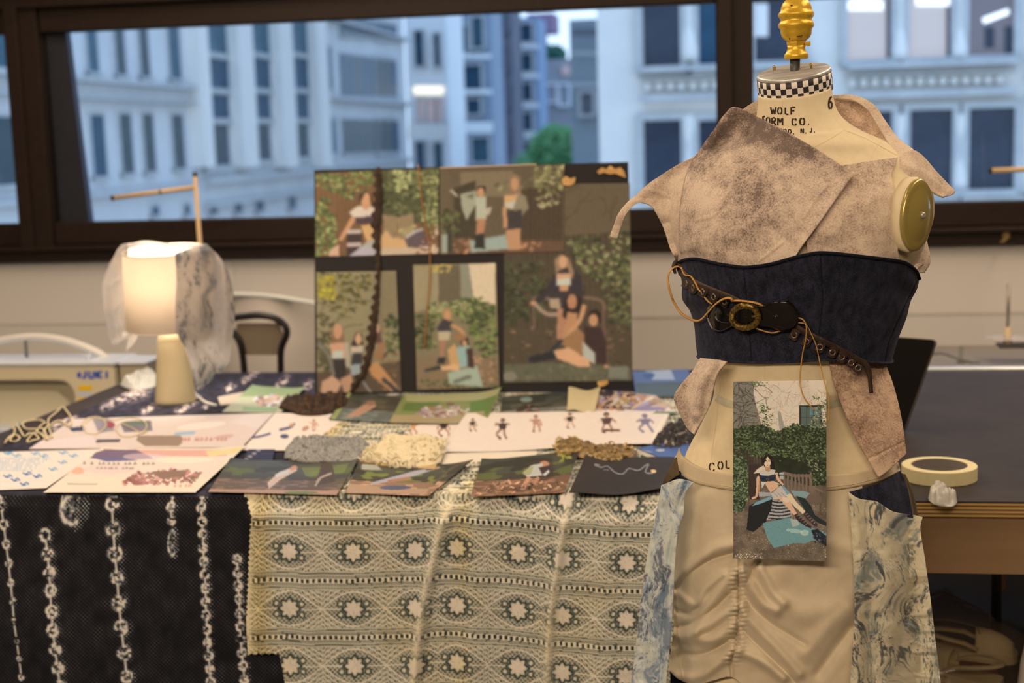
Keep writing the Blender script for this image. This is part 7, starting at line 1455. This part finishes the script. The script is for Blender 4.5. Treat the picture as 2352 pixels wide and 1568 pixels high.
# sheer cloth over the shade
m_sheer = mat_chiffon('sheer_lamp_cloth'); 
for nd in m_sheer.node_tree.nodes:
    if nd.type == 'MIX_SHADER': nd.inputs[0].default_value = .13 if nd.inputs[2].links[0].from_node.type == 'BSDF_TRANSPARENT' else .55
drape = thing('sheer_cloth', 'sheer marbled cloth draped over the lit lamp shade', 'cloth', ax0+V3(0, 0, z1))
def lpatch(name, top, bot, left, right, dy, colf, folds=(), nz=.004):
    P = coons(top, bot, left, right, 60, 60); u = np.linspace(0, 1, 60)[None, :]; v_ = np.linspace(0, 1, 60)[:, None]
    d = (1-v_)*((1-u)*dy[0]+u*dy[1])+v_*((1-u)*dy[3]+u*dy[2])
    xr = np.clip((P[..., 0]-391)/99., -1, 1); cyl = -np.sqrt(1-xr**2)*r0-.004; inx = np.abs(P[..., 0]-391) < 97
    d = np.where(inx, np.minimum(d, cyl), d)
    for f in folds: d = d-ridge(P, *f)
    d = d-nz*vnoise(P, 30, 3)
    return grid_obj(name, WY(P[..., 0], P[..., 1], LY+d), m_sheer, drape, thick=.0006, colors=colf(P))
warm = lambda P: np.clip(lin(np.clip(np.array((226, 206, 186.))+10*vnoise(P, 22, 5)[..., None], 0, 255))/(ILL*.9), 0, .9)
mar2 = marble(33, .05, .10, (204, 184, 164), (146, 138, 130), (98, 94, 94), .95)
lpatch('cloth_fall', [(402, 582), (430, 572), (462, 562), (474, 560)], [(404, 764), (440, 768), (500, 850), (528, 830)], [(402, 582), (405, 640), (403, 700), (404, 764)], [(474, 560), (512, 600), (534, 660), (539, 720), (534, 780), (528, 830)], (-.09, .0, -.02, -.10), mar2, (([(470, 575), (490, 650), (492, 760)], 12, -.012), ([(510, 600), (520, 700), (515, 800)], 10, .010)))
lpatch('cloth_fall', [(404, 762), (440, 766), (498, 846)], [(452, 898), (460, 896), (470, 890)], [(404, 762), (425, 800), (440, 850), (452, 898)], [(498, 846), (488, 870), (470, 890)], (-.06, -.02, -.01, -.02), mar2, (([(430, 770), (452, 830), (460, 890)], 8, .010),))
lpatch('cloth_fall', [(270, 572), (285, 560), (330, 556)], [(256, 792), (272, 788), (304, 766)], [(270, 572), (248, 615), (234, 660), (240, 720), (256, 792)], [(330, 556), (288, 600), (292, 690), (304, 766)], (-.01, .03, -.05, -.03), warm, (([(262, 600), (256, 680), (270, 780)], 10, .010), ([(250, 660), (275, 640)], 5, .004), ([(248, 720), (285, 690)], 5, .004)))
lpatch('cloth_tail', [(296, 772), (312, 764), (322, 760)], [(288, 808), (292, 806), (296, 800)], [(296, 772), (288, 808)], [(322, 760), (312, 782), (296, 800)], (-.04, -.05, -.03, -.03), warm)
lpatch('cloth_top', [(278, 566), (330, 553), (400, 560), (474, 560)], [(288, 572), (340, 562), (410, 568), (470, 566)], [(278, 566), (288, 572)], [(474, 560), (470, 566)], (.05, .05, .03, .02), warm)

# ================================================================== SEWING STATIONS BY THE WALL
m_steel_t = M('sewing_table_top', A(150, 150, 152, .9), .5, spec=.4); m_grey_t = M('grey_laminate', A(128, 114, 98, .8), .6)
SY = 4.05
zs = float(WY(60, 1004, SY-.10)[2])
def plain_table(name, label, x0, x1, y0, y1, z, mat):
    t = thing(name, label, 'table', ((x0+x1)/2, (y0+y1)/2, 0)); MB().box(V3(x0, y0, z-.03), V3(x1, y1, z), .003).obj('table_top', mat, t)
    for x in (x0+.06, x1-.06):
        for y in (y0+.06, y1-.06): MB().lathe(V3(x, y, 0), [(.025, 0), (.025, .02), (.016, .022), (.016, z-.03)], 12).obj('leg', m_pipe, t, True)
    return t
xs0, xs1 = float(WY(-420, 900, SY)[0]), float(WY(350, 900, SY)[0])
plain_table('sewing_table', 'grey sewing machine table at the far left by the wall', xs0, xs1, max(SY-.22, YBK+.04), 4.62, zs, m_steel_t)
m_mach = M('cream_enamel', A(206, 184, 146, .85), .4, spec=.45); m_mach2 = M('beige_recess', A(168, 148, 118, .85), .5); m_blue = M('blue_lettering', A(40, 76, 160, .8), .5); m_orange = M('orange_label', A(240, 176, 24, .85), .5); m_tip = M('pale_grey_cover', A(196, 190, 186, .9), .4)
mach = thing('sewing_machine', 'cream industrial sewing machine with blue lettering and orange labels', 'sewing machine', (*WY(100, 900, SY)[:2], zs))
MX = lambda x, y, o=0.: WY(x, y, SY+o)
arm = [(-330, 842), (258, 838), (266, 846)]; xr_ = float(MX(266, 900)[0]); xp = float(MX(172, 900)[0]); xl0 = float(MX(-330, 900)[0]); zt_ = float(MX(100, 840)[2]); za_ = float(MX(100, 872)[2]); zb_ = zs
arc = [(xl0, zt_), (xr_-.01, zt_), (xr_, zt_-.01), (xr_, zb_), (xp, zb_), (xp, za_-.05)]+[(xp-.05+.05*math.cos(t), za_-.05+.05*math.sin(t)) for t in np.linspace(0, math.pi/2, 6)[1:]]+[(xl0+.14, za_), (xl0+.14, zb_+.12), (xl0, zb_+.12)]
MB().prism([V3(x, SY, z) for x, z in arc], V3(0, .16, 0)).obj('machine_body', m_mach, mach)
rc = [(xp-.004, zb_+.01), (xp-.004, za_-.055), (xp-.03, za_-.012), (xp-.08, za_-.006), (xl0+.15, za_-.006), (xl0+.15, zb_+.01)]
MB().prism([V3(x, SY+.07, z) for x, z in rc], V3(0, .02, 0)).obj('recess_wall', m_mach2, mach)
rc2 = [(xp-.03, zb_+.012), (xp-.05, za_-.08), (xp-.09, za_-.045), (xl0+.19, za_-.045), (xl0+.19, zb_+.012)]
MB().prism([V3(x, SY+.058, z) for x, z in rc2], V3(0, .012, 0)).obj('recess_panel', m_mach, mach)
MB().box(V3(xl0, SY-.03, zb_), V3(xr_+.01, SY+.17, zb_+.012), .003).obj('machine_bed', m_tip, mach)
MB().box(V3(xl0-.005, SY-.006, zt_), V3(xr_+.006, SY+.166, zt_+.012), .004).obj('top_cover', m_tip, mach)
MB().box(V3(xr_+.006, SY+.02, zt_-.06), V3(float(MX(330, 850)[0]), SY+.15, zt_-.002), .006).obj('motor_cover', m_mach2, mach)
MB().box(V3(xr_+.006, SY+.015, zt_-.002), V3(float(MX(332, 850)[0]), SY+.155, zt_+.008), .003).obj('motor_lid', m_tip, mach)
kc = MX(203, 832, .03); kc[2] = zt_+.012; MB().lathe(kc, [(.012, 0), (.012, .006), (.008, .008), (.011, .012), (.006, .016)], 16).obj('oil_cap', m_tip, mach, True)
def flat_glyph(par, spec, w_, mat, Y, name):
    m = MB()
    for l in glyphs(spec):
        l = np.array(l, float); d = np.gradient(l, axis=0); n_ = np.stack([-d[:, 1], d[:, 0]], 1)/(np.linalg.norm(d, axis=1)[:, None]+1e-9)
        G = np.stack([l+n_*w_/2, l-n_*w_/2], 1); m.add(WY(G[..., 0], G[..., 1], Y).reshape(-1, 3), [tuple(f) for f in grid_faces(2, len(l))])
    o = m.obj(name, mat, par); md = o.modifiers.new('t', 'SOLIDIFY'); md.thickness = .0006; return o
flat_glyph(mach, [('J', 188, 852, 199, 868), ('U', 204, 852, 216, 868), ('K', 221, 852, 234, 868), ('I', 240, 852, 250, 868)], 5.5, m_blue, SY-.001, 'brand_lettering')
MB().prism([MX(177, 857, -.001), MX(184, 853, -.001), MX(187, 861, -.001), MX(184, 869, -.001), MX(177, 865, -.001)], V3(0, .0008, 0)).obj('brand_mark', m_blue, mach)
for y0_, y1_, x1_ in ((885, 897, 211), (913, 921, 203)): MB().prism([MX(180, y0_, -.001), MX(x1_, y0_-.5, -.001), MX(x1_, y1_, -.001), MX(180, y1_, -.001)], V3(0, .0008, 0)).obj('warning_label', m_orange, mach)
MB().prism([MX(180, 899, -.001), MX(210, 898, -.001), MX(210, 911, -.001), MX(180, 911, -.001)], V3(0, .0008, 0)).obj('warning_label', m_tip, mach)
hose = smooth_line([(-60, 806), (0, 783), (50, 775), (90, 774), (140, 780), (190, 795), (230, 813), (258, 834)], 60)
hm = M('white_corrugated_hose', A(206, 190, 170, .9), .5); HP = WY(hose[:, 0], hose[:, 1], SY+.10)
MB().tube(list(HP), [.0115+.0008*(k % 2) for k in range(60)], 10).obj('flexible_hose', hm, mach, True)
pr = MX(63, 840, .10); MB().lathe(V3(pr[0], pr[1], zt_+.01), [(.005, 0), (.005, .065)], 10).obj('hose_support', m_pipe, mach, True)
# thread stands
m_woodp = M('tan_metal_arm', A(186, 150, 104, .8), .45); m_cap = M('black_cap', (.01, .01, .01), .5)
def thread_stand(label, px, ytop, yarm, xa_, ya_, Y, zbase, y2):
    b = WY(px[1], 700, Y); t_ = thing('thread_stand', label, 'thread stand', (b[0], Y, zbase))
    tp_ = WY(px[0], ytop, Y); MB().tube([V3(b[0], Y, zbase), V3(b[0], Y, zbase+.3), tp_], .0075, 10).obj('pole', m_woodp, t_, True)
    MB().lathe(V3(b[0], Y, zbase), [(.04, 0), (.04, .012), (.012, .016)], 16).obj('pole_foot', m_pipe, t_)
    MB().tube([tp_, tp_+V3(0, 0, .012)], .0085, 10).obj('pole_cap', m_cap, t_, True)
    a0, a1 = WY(px[0], yarm, Y), WY(xa_, ya_, Y-.02); MB().tube([a0, a1], .0085, 10).obj('arm', m_woodp, t_, True)
    MB().tube([a1+(a1-a0)*.002, a1+(a0-a1)*.035], .0092, 10).obj('arm_cap', m_cap, t_, True); c = a0+(a1-a0)*.40; MB().tube([c, c+(a1-a0)*.02], .0094, 10).obj('arm_ring', m_cap, t_, True)
    return t_

thread_stand('tan thread stand with a sideways arm rising behind the lit lamp', (448, 474), 404, 430, 256, 455, 4.66, 0, 0)
# right-hand sewing table, its low thread stand and a second tall one outside the frame
zr = float(WY(2250, 838, 4.35)[2]); xq0, xq1 = float(WY(2096, 830, 4.5)[0]), float(WY(2800, 830, 4.5)[0])
plain_table('sewing_table', 'grey sewing table behind the cutting table at the right', xq0, min(xq1, XR-.1), 4.12, 4.75, zr, m_grey_t)
thread_stand('tan thread stand arm entering at the right edge below the window', (2420, 2424), 300, 386, 2272, 392, 4.6, zr, 0)
SY2 = 4.4; b = WY(2314, 800, SY2); spool = thing('spool_stand', 'low spool stand with a steel pin and clear disc at the far right', 'thread stand', (b[0], SY2, zr))
zpl = float(WY(2314, 790, SY2)[2])
MB().box(V3(float(WY(2290, 790, SY2)[0]), SY2-.03, zpl-.009), V3(b[0]+.18, SY2+.03, zpl+.002), .004).obj('spool_arm', M('dark_bracket', A(60, 52, 46, .8), .5), spool)
MB().lathe(V3(b[0]+.16, SY2, zr), [(.012, 0), (.012, zpl-zr)], 12).obj('stand_post', m_pipe, spool)
MB().lathe(V3(b[0], SY2, zpl), [(.014, 0), (.013, .01), (.009, .05), (.006, .052)], 14).obj('spool_cone', M('tan_cone', A(186, 156, 116, .8), .5), spool, True)
MB().lathe(V3(b[0], SY2, zpl), [(.005, .05), (.005, float(WY(2314, 652, SY2)[2])-zpl)], 10).obj('spool_pin', M('steel_pin', A(150, 134, 116, .9), .35, metal=.6), spool, True)
m_clear = M('clear_disc', (.75, .75, .85), .2, alpha=.35); MB().lathe(V3(b[0], SY2, zpl+.020), [(.012, 0), (.070, 0), (.070, .002), (.012, .002)], 40).obj('spool_disc', m_clear, spool, True)
b = WY(2208, 830, 4.4); pin = MB().lathe(V3(b[0], 4.4, zr), [(.012, 0), (.012, .004), (.006, .005), (.006, .05), (.003, .052)], 12).obj('metal_pin', m_pipe, None, True); props(pin, 'short grey metal pin standing on the sewing table right of the laptop', 'pin')
cbp = smooth_line([(2120, 822), (2160, 815), (2190, 824), (2225, 834), (2250, 838)], 30); props(MB().tube(list(WY(cbp[:, 0], cbp[:, 1], 4.38)+V3(0, 0, .006)), .004, 8).obj('grey_cable', m_pipe, None, True), 'grey cable lying on the sewing table right of the laptop', 'cable')
# ================================================================== CHAIRS BEHIND THE TABLE
CY = 4.35
ch = thing('office_chair', 'black looped office chair back rising behind the dark cloth', 'chair', (*WY(600, 900, CY)[:2], 0))
m_blk = M('black_plastic', A(30, 27, 26, .8), .35, spec=.4); cx_ = float(WY(600, 800, CY)[0])
loop = smooth_line([(560, 990), (563, 900), (558, 820), (548, 780), (530, 758), (522, 742), (534, 731), (560, 727), (590, 724), (620, 727), (642, 736), (656, 750), (659, 768), (650, 788), (645, 810), (645, 860), (648, 990)], 70)
MB().tube(list(WY(loop[:, 0], loop[:, 1], CY)), 9/780, 10).obj('back_frame', m_blk, ch, True)
bp4 = [WY(x, y, CY+.012) for x, y in ((545, 742), (640, 742), (650, 765), (640, 800), (640, 815), (566, 815), (560, 800), (540, 765))]
MB().prism(bp4, V3(0, .006, 0)).obj('wall_shade_panel', M('wall_shade_tan', A(132, 112, 88, .8), .8), ch)  # panel added inside the loop, its tan stands in for the shaded wall
MB().box(V3(cx_-.22, CY-.25, .45), V3(cx_+.22, CY+.15, .51), .02).obj('seat', m_blk, ch); MB().lathe(V3(cx_, CY-.05, 0), [(.03, .08), (.03, .45)], 12).obj('gas_column', m_blk, ch)
for k in range(5):
    a = k*2*math.pi/5; MB().tube([V3(cx_, CY-.05, .1), V3(cx_+.26*math.cos(a), CY-.05+.26*math.sin(a), .06)], [.025, .015], 8).obj('base_spoke', m_blk, ch); MB().lathe(V3(cx_+.26*math.cos(a), CY-.05+.26*math.sin(a), 0), [(.01, 0), (.025, .01), (.025, .04), (.01, .05)], 10).obj('caster', m_blk, ch, True)
m_shell = M('grey_shell', A(150, 136, 120, .8), .45); m_rim = M('pale_rim', A(206, 198, 190, .85), .35)
MY = 4.84; top = smooth_line([(500, 674), (520, 673), (570, 673), (620, 677), (670, 684), (720, 693), (770, 706)], 30)
mch = thing('molded_chair', 'grey moulded chair back with a pale curved rim, left of the mood board', 'chair', (*WY(600, 900, MY)[:2], 0))
v = []; 
for o_ in (0, .012):
    for (x, y) in top: v.append(WY(x, y, MY+o_+.0004*(x-600)**2*.01))
    for (x, y) in top: q_ = WY(x, y, MY+o_); v.append(V3(q_[0], q_[1]-.03, .55))
n = 30; f = []
for i in range(n-1): f += [(i, i+1, n+i+1, n+i), (2*n+i, 3*n+i, 3*n+i+1, 2*n+i+1), (i, 2*n+i, 2*n+i+1, i+1)]
mesh_obj('chair_back', np.array(v), f, m_shell, mch); MB().tube([WY(x, y+3, MY+.004) for x, y in top], .0085, 10).obj('back_rim', m_rim, mch, True)
mx_ = float(WY(610, 800, MY)[0]); MB().box(V3(mx_-.17, MY-.18, .43), V3(mx_+.17, MY-.02, .47), .015).obj('seat', m_shell, mch)
for sx_ in (-.14, .14):
    for sy_ in (-.16, -.04): MB().tube([V3(mx_+sx_, MY+sy_, 0), V3(mx_+sx_*.9, MY+sy_, .44)], .011, 8).obj('leg', m_pipe, mch)
    MB().tube([V3(mx_+sx_, MY-.04, .44), V3(mx_+sx_, MY-.02, .62)], .011, 8).obj('back_post', m_pipe, mch)

# ================================================================== UNDER THE CUTTING TABLE
DY = YF+.42; ZS = .38
def UQ(x, y, o=0.): return WY(x, y, DY+o)
m_cbag = bpy.data.materials.new('clear_plastic'); m_cbag.use_nodes = True
_n, _l = m_cbag.node_tree.nodes, m_cbag.node_tree.links; B_ = _n['Principled BSDF']; B_.inputs['Base Color'].default_value = (.30, .25, .22, 1); B_.inputs['Roughness'].default_value = .25; B_.inputs['Coat Weight'].default_value = .5
_tp = _n.new('ShaderNodeBsdfTransparent'); _tp.inputs[0].default_value = (.8, .76, .72, 1); _m = _n.new('ShaderNodeMixShader'); _m.inputs[0].default_value = .82
_l.new(B_.outputs[0], _m.inputs[1]); _l.new(_tp.outputs[0], _m.inputs[2]); _l.new(_m.outputs[0], _n['Material Output'].inputs['Surface'])
PXU = FPX/float((UQ(2250, 1450)-CAM) @ _F)
m_clog = M('cream_clog', A(186, 166, 116, .42), .6, noise=(30, A(160, 140, 96, .42))); m_red = M('dusty_red_cloth', A(130, 62, 52, .45), .8, noise=(30, A(100, 44, 42, .45)))
# folded red cloth the shoes lie on, reaching down to the shelf
cb = UQ(2230, 1545); rc_ = MB().box(V3(cb[0]-.13, DY-.14, ZS), V3(cb[0]+.06, DY+.10, float(UQ(2230, 1536)[2])), .03).obj('folded_cloth', m_red); props(rc_, 'dusty red folded cloth under the cream clogs below the cutting table', 'cloth')
zc0 = float(UQ(2230, 1534)[2])+.001
def clog(label, c, ang, tilt):
    t = thing('clog', label, 'shoe', c); ca, sa = math.cos(ang), math.sin(ang); a = V3(ca, sa, 0); b_ = V3(-sa, ca, 0)
    sole = [(-.085, .0), (-.08, .026), (-.05, .033), (0, .026), (.05, .034), (.088, .030), (.10, 0), (.088, -.030), (.05, -.034), (0, -.027), (-.05, -.033), (-.08, -.026)]
    so = smooth_line(sole+[sole[0]], 40)[:-1]
    MB().prism([c+a*x+b_*y for x, y in so], V3(0, 0, .018)).obj('sole', m_clog, t)
    n = 20; v = []
    for i in range(12):
        x = .015+.078*i/11; r = .036*math.sqrt(max(0.02, 1-((x-.03)/.072)**2)) if x > .03 else .036; h = .050*math.sqrt(max(.03, 1-((x-.015)/.085)**2))
        for k in range(n+1): th_ = math.pi*k/n; v.append(c+a*x+b_*math.cos(th_)*r+V3(0, 0, .016+math.sin(th_)*h))
    o = mesh_obj('toe_cap', np.array(v), grid_faces(n+1, 12), m_clog, t); md = o.modifiers.new('t', 'SOLIDIFY'); md.thickness = .004
    st = [c+a*.02+b_*.036+V3(0, 0, .03)]+[c+a*(.01-.095*math.sin(th_))+b_*.037*math.cos(th_)+V3(0, 0, .040+.012*math.sin(th_)) for th_ in np.linspace(.2, math.pi-.2, 12)]+[c+a*.02-b_*.036+V3(0, 0, .03)]
    MB().tube(st, .009, 8, flat=.45).obj('heel_strap', m_clog, t, True)
    return t
q1 = UQ(2205, 1520); q2 = UQ(2232, 1490, .05)
clog('cream clog with open heel strap facing the camera, in the clear bag', V3(q1[0]-.012, DY-.075, zc0), math.radians(150), 0)
clog('cream clog behind the other one, toe to the right, in the clear bag', V3(q2[0]-.005, DY+.065, zc0), math.radians(-10), 0)
bagp = smooth_line([(2120, 1385), (2140, 1366), (2165, 1358), (2190, 1368), (2240, 1395), (2285, 1424), (2330, 1440), (2400, 1470)], 40)
G = np.zeros((26, 40, 3)); bz = UQ(bagp[:, 0], bagp[:, 1])
for j in range(26):
    t = j/25; zz = bz[:, 2]*(1-t)+(ZS+.004)*t; G[j] = np.stack([bz[:, 0]+.01*np.sin(t*9+np.arange(40)*.3), np.full(40, DY-.02)-.16*math.sin(min(1, t*1.6)*math.pi/2)+.012*vnoise(np.stack([np.arange(40.), np.full(40, t*30)], -1), 5, 8), zz], -1)
bag = thing('plastic_bag', 'crumpled clear plastic bag holding cream clogs on the shelf under the cutting table', 'bag', (bz[20, 0], DY, ZS))
grid_obj('bag_front', G, m_cbag, bag); G2 = G.copy(); G2[..., 1] = 2*(DY-.02)-G[..., 1]+.05; grid_obj('bag_back', G2, m_cbag, bag)
for pts in ([(2140, 1366), (2165, 1360), (2195, 1370), (2240, 1392)], [(2190, 1378), (2230, 1388), (2262, 1404), (2284, 1424)], [(2146, 1422), (2180, 1424), (2225, 1434), (2245, 1442), (2250, 1455)]):
    s_ = smooth_line(pts, 24); MB().tube(list(UQ(s_[:, 0], s_[:, 1], -.10 if pts[0][1] > 1400 else -.02)), .0022, 6).obj('bag_crease', m_cbag, bag, True)
pp = UQ(2288, 1400, .3); props(MB().lathe(V3(pp[0], pp[1], ZS), [(.012, 0), (.012, TZ-.03-ZS)], 12).obj('grey_pipe', m_pipe, None, True), 'dark grey pipe standing under the cutting table behind the bag', 'pipe')
pp = UQ(2305, 1340, -.1); tg = thing('brass_hook', 'small brass hook hanging under the cutting table apron at the right', 'hook', pp); MB().box(pp+V3(-.003, -.002, -.012), pp+V3(.003, .002, .045), .001).obj('hook_shank', M('dull_brass', A(110, 76, 30, .5), .5, metal=.4), tg)
pp = UQ(2362, 1400, -.25); wb_ = thing('white_bottle', 'white plastic container at the right edge under the cutting table', 'container', (pp[0]+.02, pp[1], ZS))
MB().lathe(V3(pp[0]+.022, pp[1], ZS), [(.035, 0), (.04, .01), (.04, .10), (.034, .16), (.022, .22), (.018, .24), (.018, .27)], 28).obj('bottle_body', M('white_plastic', A(200, 190, 180, .6), .4), wb_, True)
MB().lathe(V3(pp[0]+.022, pp[1], ZS+.26), [(.021, 0), (.021, .03), (.019, .032)], 24).obj('bottle_cap', m_tip, wb_, True)
